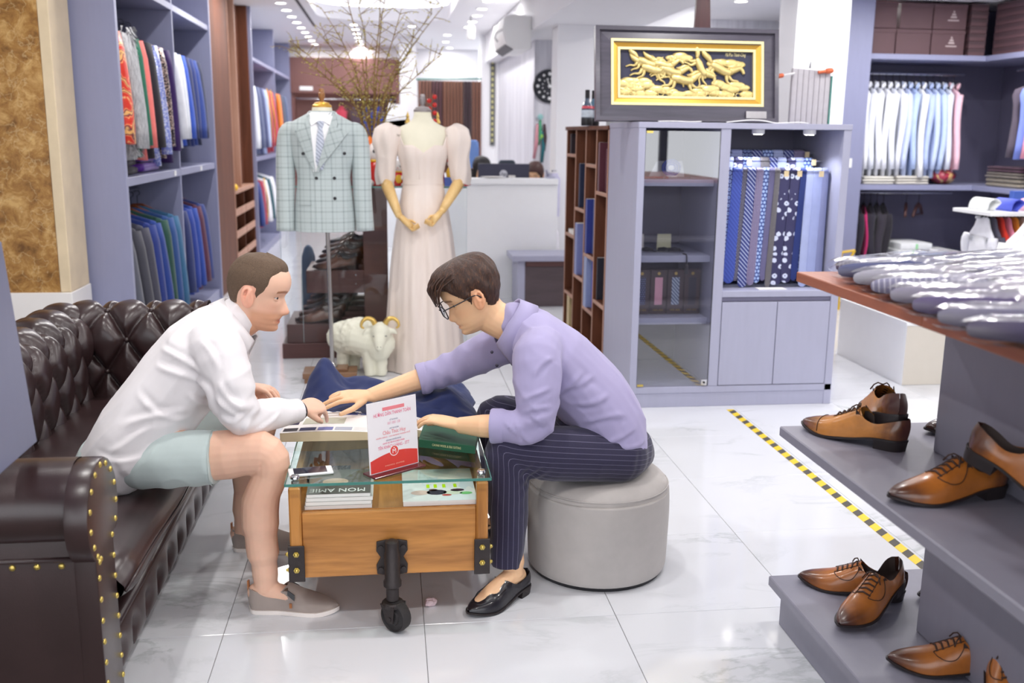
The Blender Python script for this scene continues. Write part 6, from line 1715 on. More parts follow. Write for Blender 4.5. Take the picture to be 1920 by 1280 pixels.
MB().box(1.10,1.165,9.098,9.10,1.08,1.10).build('label', M_PAPER, mo)
MB().box(1.02,1.09,9.126,9.16,.79,1.0).build('neck', M_BLACK, mo); MB().box(.94,1.18,9.08,9.24,.7805,.79).build('foot', M_BLACK, mo)
t = thing('desk_phone', 'grey desk phone at the right end of the counter', 'phone', (1.46,8.9,1.083))
MB().prism([(1.42,8.85,1.0835),(1.42,8.97,1.0835),(1.42,8.97,1.13),(1.42,8.85,1.095)],(.075,0,0)).build('body', M_GREYL, t, bevel=.003); MB().tube([(1.43,8.87,1.112),(1.43,8.96,1.148)],[.012,.012],8,round_ends=True).build('handset', M_GREYD, t, smooth=True)
solo(MB().lathe([(.001,0),(.05,0),(.11,.012),(.112,.014),(.05,.004),(.001,.003)],(.93,8.88,1.0835),24,1,.6),'white_dish',M_PORC,'shallow white dish on the counter before the monitor','dish',(.93,8.88,1.0835),smooth=True)
# office chairs
def office_chair(x, y, zt_, label, m, w_=.2):
    t = thing('office_chair', label, 'chair', (x,y,0))
    MB().loft([sring(x,y,z,w_*s,.035,20,3) for z,s in ((zt_-.5,.8),(zt_-.4,.95),(zt_-.1,1),(zt_-.02,.92),(zt_,.7))]).build('backrest', m, t, smooth=2)
    MB().box(x-w_,x+w_,y-.50,y-.05,.44,.50).build('seat', m, t, bevel=.02); MB().cyl((x,y-.27,.06),(x,y-.27,.44),.03).build('post', M_BLACK, t); MB().box(x-.03,x+.03,y-.03,y+.03,.47,zt_-.45).build('back_bar', M_BLACK, t)
    for k in range(5):
        a = 2*pi*k/5; MB().tube([(x,y-.27,.08),(x+.27*cos(a),y-.27+.27*sin(a),.05)],[.025,.015],8).build('base_leg', M_BLACK, t); MB().ball((x+.27*cos(a),y-.27+.27*sin(a),.026),.026,8,6).build('wheel', M_BLACK, t)
office_chair(1.21,10.15,1.21,'dark office chair back showing above the monitor', mat('chair_navy','#2f3a48',.7), .095)
office_chair(.88,11.2,1.40,'blue chair back behind the counter below the curtains', fab('#6f8fca'), .14)
# low dark cabinet before the counter
lc = thing('low_cabinet', 'low dark wood cabinet with a pale grey top before the white pillar', 'cabinet', (1.32,8.5,0))
boxpart('body', (1.165,1.63,8.36,8.74,0,.40), M_WENGE, lc); boxpart('side_panel', (1.10,1.164,8.36,8.74,0,.40), M_GREYL, lc); boxpart('top', (1.05,1.64,8.33,8.76,.40,.45), M_GREYL, lc, .004); boxpart('top_band', (1.167,1.63,8.345,8.36,.355,.40), M_DKBROWN, lc)
# wall clock
ck = thing('wall_clock', 'round black wall clock with white hour dots on the grey streaked wall', 'clock', (1.69,10.47,1.965))
CM = lambda mb: mb.rot(pi/2,'X',(0,0,0)).move((1.69,10.497,1.965))
CM(MB().lathe([(.001,0),(.172,0),(.172,.02),(.16,.03),(.001,.028)],(0,0,0),40)).build('case', mat('clock_black','#23252e',.25), ck, smooth=True)
for k in range(12):
    a = pi/6*k; MB().lathe([(.001,0),(.013 if k % 3 else .017,0),(.001,.002)],(0,0,0),10).rot(pi/2,'X',(0,0,0)).move((1.69+.125*sin(a),10.466,1.965+.125*cos(a))).build('hour_dot', M_WHITE, ck)
    MB().lathe([(.001,0),(.007,0),(.001,.002)],(0,0,0),8).rot(pi/2,'X',(0,0,0)).move((1.69+.075*sin(a+.26),10.466,1.965+.075*cos(a+.26))).build('inner_dot', M_WHITE, ck)
MB().tube([(1.69,10.462,1.965),(1.66,10.462,2.04)],.005,6).build('hour_hand', M_WHITE, ck); MB().tube([(1.69,10.460,1.965),(1.76,10.46,1.93)],.004,6).build('minute_hand', M_WHITE, ck); MB().ball((1.69,10.462,1.965),(.018,.006,.018),10,6).build('hub', M_WHITE, ck)
# ribbon bundle, switch, sign strip
t = thing('hanging_ribbons', 'bundle of pink, green and teal ribbons hanging on the streaked wall', 'ribbons', (1.40,10.35,1.64))
t.location = (1.60,10.47,1.65)
for k,(dx,h,z0,z1) in enumerate(((-.03,'#d79aa6',1.58,1.22),(.0,'#4fa07a',1.62,1.36),(.03,'#2f6f7a',1.5,1.18),(.015,'#8fc45a',1.48,1.42),(.045,'#4a3a40',1.58,1.3))):
    MB().tube([(1.60+dx,10.485,z0),(1.60+dx*1.2,10.48,(z0+z1)/2),(1.60+dx*1.4-.02,10.485,z1)],[(.012,.004),(.02,.006),(.016,.004)],8,side=(1,0,0)).build('ribbon', fab(h), t, smooth=2)
MB().ball((1.60,10.48,1.65),(.03,.015,.03),8,6).build('bow', fab('#9fd0d0'), t, smooth=2)
solo(MB().box(1.74,1.78,10.49,10.499,1.36,1.48),'light_switch',M_WHITEP,'white switch plate on the streaked wall below the clock','switch',(1.76,10.495,1.36),bevel=.003)
t = thing('sign_strip', 'narrow dark vertical sign strip with pale marks beside the streaked wall', 'sign', (1.45,13.98,1.31)); MB().box(1.425,1.485,13.975,13.999,1.31,2.49).build('board', mat('strip_dark','#55585a',.5), t)
for k in range(15): MB().box(1.44,1.47,13.972,13.975,1.36+.075*k,1.40+.075*k).build('mark', mat('strip_mark','#c9c48a',.5), t)
# air conditioner on the beam
ac = thing('air_conditioner', 'white wall air conditioner mounted on the ceiling beam', 'air conditioner', (1.23,10.2,2.27))
MB().prism([(1.36,9.55,2.26),(1.36,9.55,2.56),(1.17,9.55,2.57),(1.10,9.55,2.54),(1.085,9.55,2.42),(1.12,9.55,2.30),(1.20,9.55,2.255)],(0,.95,0)).build('housing', M_WHITEP, ac, bevel=.012, seg=3, smooth=True)
MB().prism([(1.118,9.60,2.30),(1.195,9.60,2.256),(1.19,9.60,2.25),(1.108,9.60,2.298)],(0,.85,0)).build('louvre', mat('louvre_grey','#8a8a8e',.5), ac)
for k in range(4): MB().box(1.125+.016*k,1.131+.016*k,9.60,10.45,2.283-.009*k,2.293-.009*k).build('slat', M_DARKSLOT, ac)
MB().tube([(1.1,9.56,2.44),(1.03,9.60,2.40),(1.02,9.62,2.36),(1.05,9.62,2.32)],.012,8).build('pipe', M_WHITEP, ac, smooth=2)
# brown closet on the back wall with its rail
cl = thing('back_closet', 'wide brown open closet across the back wall', 'closet', (-.63,16.3,0))
boxpart('back_panel', (-1.49,.20,16.5,16.58,0,2.6), M_BROWNWALL, cl); boxpart('upper_panel', (-1.49,.20,16.1,16.15,2.06,2.6), M_BROWNWALL, cl); boxpart('side_panel', (-1.49,-1.44,16.151,16.499,0,2.6), M_BROWNWALL, cl); boxpart('side_panel', (.15,.20,16.151,16.499,0,2.6), M_BROWNWALL, cl); boxpart('base', (-1.44,.15,16.15,16.499,0,.3), M_BROWNWALL, cl)
rod('clothes_rail', (-1.43,16.3,1.98), (.14,16.3,1.98), 'pale rail of the brown closet on the back wall')
for k,(x,h,lb) in enumerate(((-.95,'#5d4a4e','dusky brown'),(-.72,'#a8384a','red'),(-.50,'#4a3a44','plum'),(-.30,'#34407c','navy'),(-.12,'#2c3a86','royal blue'),(.04,'#302c38','black'))):
    garment('jacket', lb + ' garment hanging in the brown closet at the back', (x,16.3,1.98), fab(h), .95, .13, .07, ang=pi/2, group='garments in the back closet', seed=k)
solo(MB().box(-1.35,-1.15,16.09,16.099,2.10,2.16),'closet_label',M_WHITE,'white label strip on the brown closet front','label',(-1.25,16.1,2.1))
# curtains on a rail at the back
rod('curtain_rail', (.40,14.0,2.19), (1.30,14.0,2.21), 'thin rail carrying the brown curtains', M_GLASSE, .012)
for k,(x0,x1,h,lb) in enumerate(((.42,.60,'#7a5448','left brown curtain'),(.60,.76,'#5a3a40','dark plum curtain second from left'),(.76,1.05,'#7b5546','wide brown curtain in the middle'),(1.05,1.16,'#3f2c34','dark curtain third from left'),(1.16,1.29,'#80584a','brown curtain at the right end'))):
    q = MB(); n_ = 40
    q.grid(lambda i,j: (x0+(x1-x0)*i/(n_-1)+.004, 14.0+.03*sin(2*pi*i/(n_-1)*(x1-x0)/.045), 2.175-1.25*j/5), n_, 6)
    o = solo(q,'curtain',fab(h),lb+' hanging from the rail at the back','curtain',((x0+x1)/2,14.0,.93),'brown curtains',smooth=2,fix=False); m_ = o.modifiers.new('t','SOLIDIFY'); m_.thickness=.006
# bags hanging on the white pillar
for z0,z1,h,lb in ((.74,1.13,'#c9c7e0','pale lavender garment bag'),(.26,.63,'#eceaf0','white garment bag')):
    solo(MB().loft([sring(1.50,8.90,z,.05*s,.022,14,3) for z,s in ((z0,.9),(z0+.03,1),(z1-.05,1),(z1,.5))]),'garment_bag',fab(h),lb+' hanging at the corner of the white pillar','bag',(1.50,8.90,z0),smooth=2)
solo(MB().cyl((1.515,8.93,1.15),(1.47,8.88,1.15),.008,n=8),'wall_hook',M_CHROME,'hook on the white pillar above the bags','hook',(1.5,8.9,1.15))
# pale paper carriers beyond the branches
for k,(x,z) in enumerate(((.10,1.55),(.18,1.35))):
    solo(MB().box(x-.13,x+.13,13.0,13.06,z,z+.28).rot(.12*(-1)**k,'Y',(x,13,z)),'white_box',M_WHITE,('upper','lower')[k]+' white carton seen behind the branches','box',(x,13.0,z),'white cartons behind the branches')
solo(MB().box(-.06,.40,12.95,13.3,0,1.345),'white_stand',M_WALL,'white stand carrying cartons behind the gown','stand',(.15,13.1,0))

# ------------------------------------------------------------------ grey corner shelving at the right back
ru = thing('corner_shelving', 'tall grey corner shelving with shirts on rails at the right back', 'shelving', (4.6, 8.5, 0))
RY0, RY1 = 8.2, 8.85
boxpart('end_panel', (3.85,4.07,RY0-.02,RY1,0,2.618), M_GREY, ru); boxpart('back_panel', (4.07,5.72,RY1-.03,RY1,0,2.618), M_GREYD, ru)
for z0, z1 in ((2.13,2.175),(1.03,1.075),(.40,.44),(.0,.08)):
    boxpart('shelf', (4.071,5.12,RY0,RY1-.031,z0,z1), M_GREY, ru); boxpart('wing_shelf', (5.121,5.72,5.2,RY1-.031,z0,z1), M_GREY, ru)
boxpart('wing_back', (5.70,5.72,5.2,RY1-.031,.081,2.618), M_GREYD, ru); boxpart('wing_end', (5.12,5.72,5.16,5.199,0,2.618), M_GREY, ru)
solo(MB().box(3.93,3.97,RY0-.026,RY0-.021,1.22,1.30),'wall_switch',M_WHITEP,'small white switch on the grey end panel of the corner shelving','switch',(3.95,8.175,1.22),bevel=.002)
# brown cartons on the top shelf
M_CART = mat('brown_carton', '#5d4348', .6, var=.06); M_EMB = mat('carton_emblem', '#b7a6a6', .6)
def carton(x0, x1, z, h, label, mark=False, y0=8.24, y1=8.7):
    t = thing('carton', label, 'box', ((x0+x1)/2,(y0+y1)/2,z), 'brown cartons on the top shelf')
    MB().box(x0,x1,y0,y1,z+.001,z+h-.032).build('box', M_CART, t, bevel=.004); MB().box(x0-.002,x1+.002,y0-.003,y1+.002,z+h-.034,z+h-.001).build('lid', M_CART, t, bevel=.003)
    if mark:
        c = V(((x0+x1)/2+.03, y0-.0012, z+h*.5)); q = MB()
        for k in range(3): q.add([c+V((-.03+.01*k,0,-.01+.022*k)),c+V((.03-.01*k,0,-.01+.022*k)),c+V((.024-.01*k,0,.006+.022*k)),c+V((-.024+.01*k,0,.006+.022*k))],[(0,1,2,3)])
        q.build('emblem', M_EMB, t, fix=False); MB().box(c.x-.05,c.x+.05,y0-.0012,y0-.0002,c.z-.035,c.z-.024).build('printed_line', M_EMB, t)
for r in range(2):
    for k, (a, b) in enumerate(((4.10,4.30),(4.31,4.62),(4.63,4.93))):
        carton(a + .02*r*(k == 1), b, 2.175+.212*r, .21, 'brown lidded carton, %s in the %s row on the top shelf' % (('leftmost','middle','rightmost')[k], ('lower','upper')[r]), k == 2)
M_LAB = mat('box_label', '#a79da4', .6)
for c_, (x0, x1, y0, y1, nm) in enumerate(((4.96,5.11,8.22,8.66,'left'),(5.16,5.55,7.75,8.18,'right'))):
    for k in range(7):
        z = 2.175+.061*k; t = thing('shirt_box', 'flat brown shirt box, %s from the bottom of the %s stack on the top shelf' % (ORD[k], nm), 'box', ((x0+x1)/2,(y0+y1)/2,z), 'flat shirt boxes stacked on the top shelf')
        MB().box(x0,x1,y0,y1,z+.001,z+.059).build('box', M_CART, t, bevel=.003)
        MB().box(x0-.002,x1+.002,y0-.002,y1,z+.03,z+.0595).build('lid', mat('dark_carton','#4b373d',.6) if k == 0 and c_ == 0 else bpy.data.materials['dark_carton'], t)
        if c_ == 1: lettering('MON AMIE', .026, plane_M(((x0+x1)/2,y0-.0026,z+.043),(1,0,0),(0,0,1)), M_LAB, t, ext=.0002)
# shirts on the upper rail
rod('clothes_rail', (4.075,8.5,2.03),(5.115,8.5,2.03),'rail of white and blue shirts in the corner shelving')
shl = [('#eef0f8','white'),('#e6eaf6','white'),('#eceef8','white'),('#eef0fa','white'),('#e4e8f4','white'),('#e9ecf6','white'),('#c3cff0','pale blue'),('#b4c8f0','light blue'),('#f2f3f8','long white'),('#b2c2ec','light blue'),('#c3d2f2','pale blue'),('#bccdf0','light blue'),('#dfe4f2','off white'),('#f0c3d2','pink')]
for k, (h, n_) in enumerate(shl):
    garment('dress_shirt', '%s dress shirt on the corner rail, %s from the left' % (n_, (ORD + ['eleventh','twelfth','thirteenth','last'])[k]), (4.19+.064*k,8.5,2.03), fab(h), .78 if k != 8 else .86, .235, .025, ang=pi/2-.28, group='dress shirts on the corner rail', cat='shirt', seed=k*3, collar=fab(h))
rod('clothes_rail', (4.075,8.5,.99),(5.115,8.5,.99),'lower rail with dark garments in the corner shelving')
for k, h in enumerate(('#2f2a34','#27242e','#c02a6a','#2b2833','#34303a','#26232b')):
    garment('jacket', ('magenta lined' if k == 2 else 'black') + ' garment low in the corner shelving, %s from the left' % ORD[k], (4.15+.062*k,8.5,.99), fab(h), .5, .2, .034 if k != 2 else .012, ang=pi/2-.3, group='dark garments on the lower corner rail', seed=k)
def hanger(x, y, z, label, m=HWOOD, ang=0, group='empty wooden hangers'):
    t = thing('coat_hanger', label, 'hanger', (x,y,z), group)
    MB().tube([(x-.20,y,z-.19),(x-.10,y,z-.125),(x,y,z-.10),(x+.10,y,z-.125),(x+.20,y,z-.19)],[(.012,.02),(.014,.022),(.014,.022),(.014,.022),(.012,.02)],8,side=(0,1,0)).build('shoulders', m, t, smooth=2)
    MB().tube([(x,y,z-.10),(x,y,z-.02),(x+.02,y,z),(x,y,z+.014),(x-.014,y,z)],.003,5).build('hook', HOOK, t, smooth=2); MB().tube([(x-.17,y,z-.19),(x+.17,y,z-.19)],.006,6).build('bar', m, t)
    t.rotation_euler = (0,0,ang); return t
hanger(4.68,8.5,.985,'empty dark wooden hanger, the left of two on the lower corner rail',M_DKBROWN,ang=pi/2-.5); hanger(4.80,8.5,.985,'empty dark wooden hanger, the right of two on the lower corner rail',M_DKBROWN,ang=pi/2-.7)
# folded things on the middle shelf and white packs below
for x0,x1,h,lb,z in ((4.12,4.42,'#d8d5cc','pale cream folded cloth at the left of the middle corner shelf',.07),(4.43,4.74,'#cfcbc2','greyish cream folded cloth on the middle corner shelf',.075)):
    folded('folded_cloth', lb, (x0,x1,8.24,8.6,1.076,1.076+z), fab(h), lay=3, seed=int(x0*9))
q = MB(); q.ball((4.91,8.34,1.145),(.11,.10,.068),18,12); q.v = [(x+.02*noise.noise(V((x*14,y*14,z*14))), y, max(1.0765, z+.02*noise.noise(V((z*20,x*20,y))))) for x,y,z in q.v]
t = thing('bagged_bundle','crumpled red bundle in a clear bag on the middle corner shelf','bundle',(4.91,8.34,1.076)); q.build('red_cloth', m_cover('red_mix',['#7a2030','#b03048','#e0c080','#c84050'],14), t, smooth=2)
q.v = [(4.91+(x-4.91)*1.12, 8.34+(y-8.34)*1.12, 1.0762+(z-1.0762)*1.12) for x,y,z in q.v]; q.build('plastic_bag', M_BAG, t, smooth=2)
for k,(z0,z1,h) in enumerate(((1.076,1.15,'#8d8578'),(1.151,1.20,'#6d6660'),(1.201,1.25,'#4a3040'))):
    folded('folded_cloth','folded %s trousers, %s in the stack at the shelf corner' % (('khaki','grey brown','plum')[k],('lowest','middle','top')[k]),(5.15,5.50,7.6,8.1,z0,z1),fab(h),lay=2,seed=k,group='trousers stacked at the shelf corner')
for k,(x0,x1,z0,z1) in enumerate(((4.50,4.78,.441,.50),(4.79,5.08,.441,.49),(4.52,4.82,.501,.56))):
    t = thing('white_pack','white packed shirt with a green stripe on the lower corner shelf, the ' + ('left','right','upper')[k] + ' one','pack',((x0+x1)/2,8.4,z0),'white packs on the lower corner shelf')
    MB().box(x0,x1,8.23,8.6,z0,z1).build('pack', fab('#e6e8ea'), t, bevel=.012, smooth=True); MB().box((x0+x1)/2-.01,(x0+x1)/2+.01,8.226,8.2305,z0+.006,z1-.006).build('green_stripe', mat('green_stripe','#9ad8a0',.6), t)
# vests on the wing rail
rod('clothes_rail',(5.36,5.2,2.05),(5.36,8.1,2.05),'rail of waistcoats along the right wall')
for k,(h,lb) in enumerate((('#5b5260','dusky purple'),('#7a8cd8','lavender blue'),('#e39ab0','pink'),('#4f9a94','teal'),('#9b8670','tan'),('#bfc6d6','pale grey'),('#2f3f8c','navy'),('#34427e','dark blue'))):
    garment('waistcoat', '%s waistcoat on a wooden hanger, %s on the right wall rail' % (lb, ORD[k]), (5.36,7.78-.10*k,2.05), fab(h), .62, .235, .035, group='waistcoats on the right wall rail', cat='waistcoat', sleeves=False, hang=wood('pale_hanger_wood','#b98a3c','#d8ac58',0,20) if k == 0 else HWOOD, seed=k)
# garment rack with a white top, cuffs and tee shirts
rk = thing('garment_rack','low garment rack with a white board top and grey legs','rack',(4.2,6.2,0))
MB().box(3.88,4.62,5.98,6.42,.985,1.01).build('top_board', M_WHITE, rk, bevel=.004)
for x in (4.22,4.57):
    for y in (6.04,6.36): MB().box(x-.012,x+.012,y-.012,y+.012,.0,.984).build('leg', M_GREYD, rk)
MB().cyl((3.92,6.2,.962),(4.57,6.2,.962),.01,n=8).build('rail', M_CHROME, rk); MB().box(4.2,4.59,6.03,6.37,.10,.115).build('low_shelf', M_GREYD, rk)
wb = MB()
for k in range(9): wb.tube([(3.86+.035*k,5.90,.69),(3.875+.03*k,5.905,.60)],.002,4)
for z in (.69,.645,.60): wb.tube([(3.86,5.90,z),(4.14,5.90,z)],.0025,4); wb.tube([(3.86,5.90,z),(3.86,6.02,z)],.0025,4)
wb.build('wire_basket', M_CHROME, rk, kind='stuff')
for x in (3.87,4.13): MB().tube([(x,5.90,.69),(x,6.03,.69)],.004,6).build('basket_arm', M_CHROME, rk)
for k,(h,lb) in enumerate((('#e9eaf2','white'),('#5d5b6c','slate grey'),('#d83a2c','red'),('#f09ab4','pink'),('#f29a3a','orange'),('#e0d0c8','cream'),('#c8323c','dark red'))):
    garment('tee_shirt', '%s tee shirt under the white board of the low rack, %s from the left' % (lb, ORD[k]), (3.975+.052*k,6.2,1.075), fab(h), .42, .19, .024, ang=pi/2-.15, group='tee shirts on the low rack', cat='shirt', short=True, seed=k, hook=False, slope=.12)
for k,(x,y,h,lb) in enumerate(((3.99,6.16,'#f0f2f2','white'),(4.12,6.10,'#5c6ad8','bright blue'),(4.26,6.04,'#f3b9c6','pink'))):
    q = MB(); n_ = 24
    q.grid(lambda i,j: (x-.05+.055*(1-cos(pi*i/(n_-1)))*.9 + (0 if i < n_-6 else -.012*(i-n_+6)), y+.11*(j-.5), 1.0115+.075*sin(pi*i/(n_-1))**.8), n_, 3)
    o = solo(q,'shirt_cuff',fab(h),'rolled %s shirt cuff standing on the white board' % lb,'cuff',(x,y,1.0105),'cuffs on the white board',smooth=2,fix=False); m_=o.modifiers.new('t','SOLIDIFY'); m_.thickness=.004; m_.offset=1
t = thing('blue_box','flat blue box with small silver letters standing on the white board','box',(4.42,6.33,1.0105)); MB().box(4.25,4.58,6.31,6.36,1.011,1.13).build('box', mat('blue_box_card','#3c5cb0',.5), t, bevel=.003); lettering('MON AMIE',.022,plane_M((4.39,6.3094,1.075),(1,0,0),(0,0,1)),mat('silver_print','#aebbe0',.5),t,ext=.0002)
rod('clothes_rail',(4.06,5.0,1.09),(4.06,5.86,1.09),'rail carrying plain white shirts in front of the low rack')
t = thing('rail_stand','chrome stand with two legs under the rail of white shirts','stand',(4.0,5.35,0))
for y in (4.99,5.87): MB().cyl((4.06,y,.04),(4.06,y,1.10),.012,n=10).build('post', M_CHROME, t, smooth=True); MB().box(3.86,4.26,y-.02,y+.02,.015,.04).build('foot', M_CHROME, t)
for k in range(6): garment('dress_shirt','plain white shirt on a hanger before the low rack, %s from the left' % ORD[k],(4.06,5.22+.11*k,1.09),fab('#f0f1f4'),.62,.23,.04,ang=.18,slope=.13,group='white shirts before the low rack',cat='shirt',collar=fab('#f4f4f8'),seed=k)
# white counter block and the rack foot behind it
wbk = thing('white_block','long low white display block on the floor behind the shoe display','block',(3.22,5.9,0))
MB().box(3.092,3.36,5.472,6.36,.0,.37).build('body', M_WHITE, wbk, bevel=.003); MB().box(3.085,3.365,5.466,6.365,.37,.392).build('top', M_WHITE, wbk, bevel=.003)
MB().box(3.094,3.358,5.4695,5.472,.002,.369).build('front_panel', M_OFFW, wbk)
wk = thing('rack_foot','dark rack foot with a caster beside the white block','rack',(3.42,5.5,0)); MB().box(3.37,3.55,5.45,5.52,.07,.12).build('bar', M_GREYD, wk, bevel=.004); MB().box(3.50,3.54,5.46,5.51,.12,.34).build('upright', M_GREYD, wk)
for x in (3.39,): MB().lathe([(.001,-.014),(.03,-.014),(.033,0),(.03,.014),(.001,.014)],(0,0,0),18).rot(pi/2,'Y',(0,0,0)).move((x,5.485,.0335)).build('caster_wheel', M_BLACK, wk, smooth=True); MB().box(x-.02,x+.02,5.475,5.495,.04,.07).build('caster_fork', M_CHROME, wk)
# yellow triangular bracket at the foot of the grey end panel
t = thing('yellow_bracket','yellow triangular bracket leaning against the grey end panel','bracket',(3.92,8.0,0)); M_YB = mat('yellow_paint','#d8b02c',.5)
for a,b in (((3.87,8.05,.50),(4.0,8.05,.52)),((4.0,8.05,.52),(3.90,8.05,.30)),((3.88,8.05,.50),(3.89,8.05,.30))): MB().tube([a,b],.012,6).build('bar', M_YB, t)
MB().cyl((3.895,8.05,0),(3.895,8.05,.31),.012,n=8).build('post', M_YB, t)

# ------------------------------------------------------------------ people
HF = [(-.119,.055),(-.113,.074),(-.103,.081),(-.092,.077),(-.083,.083),(-.075,.080),(-.067,.085),(-.055,.081),(-.04,.081),(-.02,.080),(0,.079),(.012,.086),(.022,.092),(.045,.094),(.07,.087),(.09,.071),(.105,.047),(.114,.018),(.1175,.001)]
HB = [(-.119,-.03),(-.09,-.052),(-.06,-.066),(-.03,-.084),(0,-.096),(.03,-.100),(.06,-.094),(.09,-.074),(.105,-.053),(.114,-.024),(.1175,-.001)]
HW_ = [(-.119,.016),(-.113,.027),(-.10,.042),(-.08,.055),(-.06,.062),(-.03,.068),(0,.074),(.03,.077),(.06,.072),(.09,.057),(.105,.042),(.114,.019),(.1175,.001)]
NOSE = [(-.064,0),(-.059,.006),(-.053,.020),(-.046,.027),(-.038,.025),(-.025,.017),(-.01,.009),(.004,.002),(.012,0)]
def head_pt(th, z, nose=1.0, d=0, k=1.0):
    xf, xb, w_ = smooth_tab(HF, z), smooth_tab(HB, z), smooth_tab(HW_, z)
    c, s = cos(th), sin(th); xm = (xf+xb)/2; a = (xf-xb)/2
    x = xm + a*(abs(c)**.92)*(1 if c > 0 else -1); y = w_*(abs(s)**.86)*(1 if s > 0 else -1)
    if c > 0:
        y *= 1 - .10*c*c
        sy = .0085 + .006*max(0, min(1, (.01-z)/.055))
        x += nose*smooth_tab(NOSE, z)*exp(-(y/sy)**2) if -.064 < z < .012 else 0
        x += nose*.005*exp(-((abs(y)-.013)/.005)**2 - ((z+.050)/.006)**2)
        x -= .011*exp(-((abs(y)-.031)/.014)**2 - ((z-.001)/.011)**2)
        x += .004*exp(-((abs(y)-.045)/.018)**2 - ((z+.022)/.016)**2)
        x -= .004*exp(-((z+.0745)/.0028)**2 - (y/.022)**2)
        x -= .003*exp(-((abs(y)-.027)/.006)**2 - ((z+.074)/.012)**2)
    n = V((x - xm, y*1.2, max(0, z-.03)*1.1)); n = n.normalized() if n.length > 1e-6 else V((0,0,1))
    return V((x, y, z))*k + n*d
class Head:
    def __init__(s, c, yaw_, pitch, roll=0, k=1.0, nose=1.0):
        s.c = V(c); s.k = k; s.nose = nose
        f = V((cos(yaw_)*cos(pitch), sin(yaw_)*cos(pitch), -sin(pitch))); u = V((cos(yaw_)*sin(pitch), sin(yaw_)*sin(pitch), cos(pitch))); l = u.cross(f)
        l2 = l*cos(roll) + u*sin(roll); u2_ = u*cos(roll) - l*sin(roll)
        s.f, s.l, s.u = f, l2, u2_
        s.M = np.array([list(f), list(l2), list(u2_)])       # rows: local axes
    def w(s, p): p = V(p); return s.c + s.f*p.x + s.l*p.y + s.u*p.z
    def loc(s, co): return (co - np.array(s.c)) @ s.M.T / s.k
    def add(s, q, nz=70, na=64):
        zs_ = [-.119 + .2365*(.5 - .5*cos(pi*i/nz)) for i in range(nz+1)]
        q.loft([[s.w(head_pt(2*pi*j/na, z, s.nose, 0, s.k)) for j in range(na)] for z in zs_])
        for sd in (-1, 1):                                     # ears
            e = [s.w(V((-.014 + .015*cos(t) - .006*sin(t), sd*(.078 + .010*(cos(t) < 0)*abs(cos(t))), -.010 + .029*sin(t)))*s.k) for t in [2*pi*i/18 for i in range(19)]]
            q.tube(e, .0048*s.k, 8)
            q.ball(s.w(V((-.013,sd*.0745,-.010))*s.k), .013*s.k, 10, 8)
            q.tube([s.w(V((-.010,sd*.074,.010))*s.k), s.w(V((-.013,sd*.078,-.012))*s.k), s.w(V((-.009,sd*.075,-.030))*s.k)], [(.013*s.k,.008*s.k)]*3, 10, round_ends=True)
    def hair(s, name, mat_, par, thick, line, nz=60, na=96, amp=.003, fr=70, seed=0, soft=.014):
        q = MB()
        def fn(i, j):
            z = -.10 + .2174*(.5 - .5*cos(pi*(.06 + .94*i/(nz-1)))); th = 2*pi*j/na
            a = abs(atan2(sin(th), cos(th))); m_ = max(0, min(1, (z - line(a))/soft)); m_ = m_*m_*(3-2*m_)
            d = thick(a, z)*m_ - .005*(1-m_)
            p = head_pt(th, z, 0, 0, s.k); m_2 = max(0, min(1, (.1165-z)/.012)); nn_ = m_2*noise.noise(V((a*7 + seed, z*fr*.5, th*3)))*amp + m_2*noise.noise(V((a*40, z*18, seed)))*amp*.5
            return s.w(head_pt(th, z, 0, d + nn_*m_, s.k))
        q.grid(fn, nz, na, cv=True); keep = []
        for f in q.f:
            on = False
            for v_ in f:
                z = -.10 + .2174*(.5 - .5*cos(pi*(.06 + .94*(v_//na)/(nz-1)))); th = 2*pi*(v_ % na)/na
                on |= z > line(abs(atan2(sin(th), cos(th)))) - .006
            if on: keep.append(f)
        q.f = keep; q.m = [0]*len(keep); return q.build(name, mat_, par, smooth=2, fix=False)
    def eyes(s, par, iris, sk):
        for sd in (-1, 1):
            c = s.w(V((.0565, sd*.031, .0005))*s.k); e = MB().ball(c, .0118*s.k, 16, 12).build('eye', M_EYEW, par, smooth=2)
            MB().ball(s.w(V((.0643, sd*.0315, -.0005))*s.k), .0060*s.k, 10, 8).build('iris', iris, e, smooth=2)
            MB().tube([s.w(V((.0690 - .012*abs(t)**2, sd*(.031 + .0165*t), (.0052*(1-.7*t*t))))*s.k) for t in (-1,-.5,0,.5,1)], .0011*s.k, 6).build('lash_line', M_SPEC0, e, smooth=2)
            for zz, nm, rr in ((.0080,'eyelid',.0046),(-.0072,'eyelid',.0036)):
                MB().tube([s.w(V((.0672 - .012*abs(t)**2, sd*(.031 + .017*t), zz*(1-.55*t*t)))*s.k) for t in (-1,-.5,0,.5,1)], [rr*s.k*.5, rr*s.k, rr*s.k, rr*s.k, rr*s.k*.5], 8).build(nm, sk, e, smooth=2)
M_EYEW = mat('eye_white', '#e6dfdc', .25, var=.02)
M_SPEC0 = mat('lash_dark', '#2a1c18', .6)
M_IRISB = mat('iris_brown', '#2b1a14', .15, var=.05); M_IRISG = mat('iris_greybrown', '#3b3230', .15, var=.05)

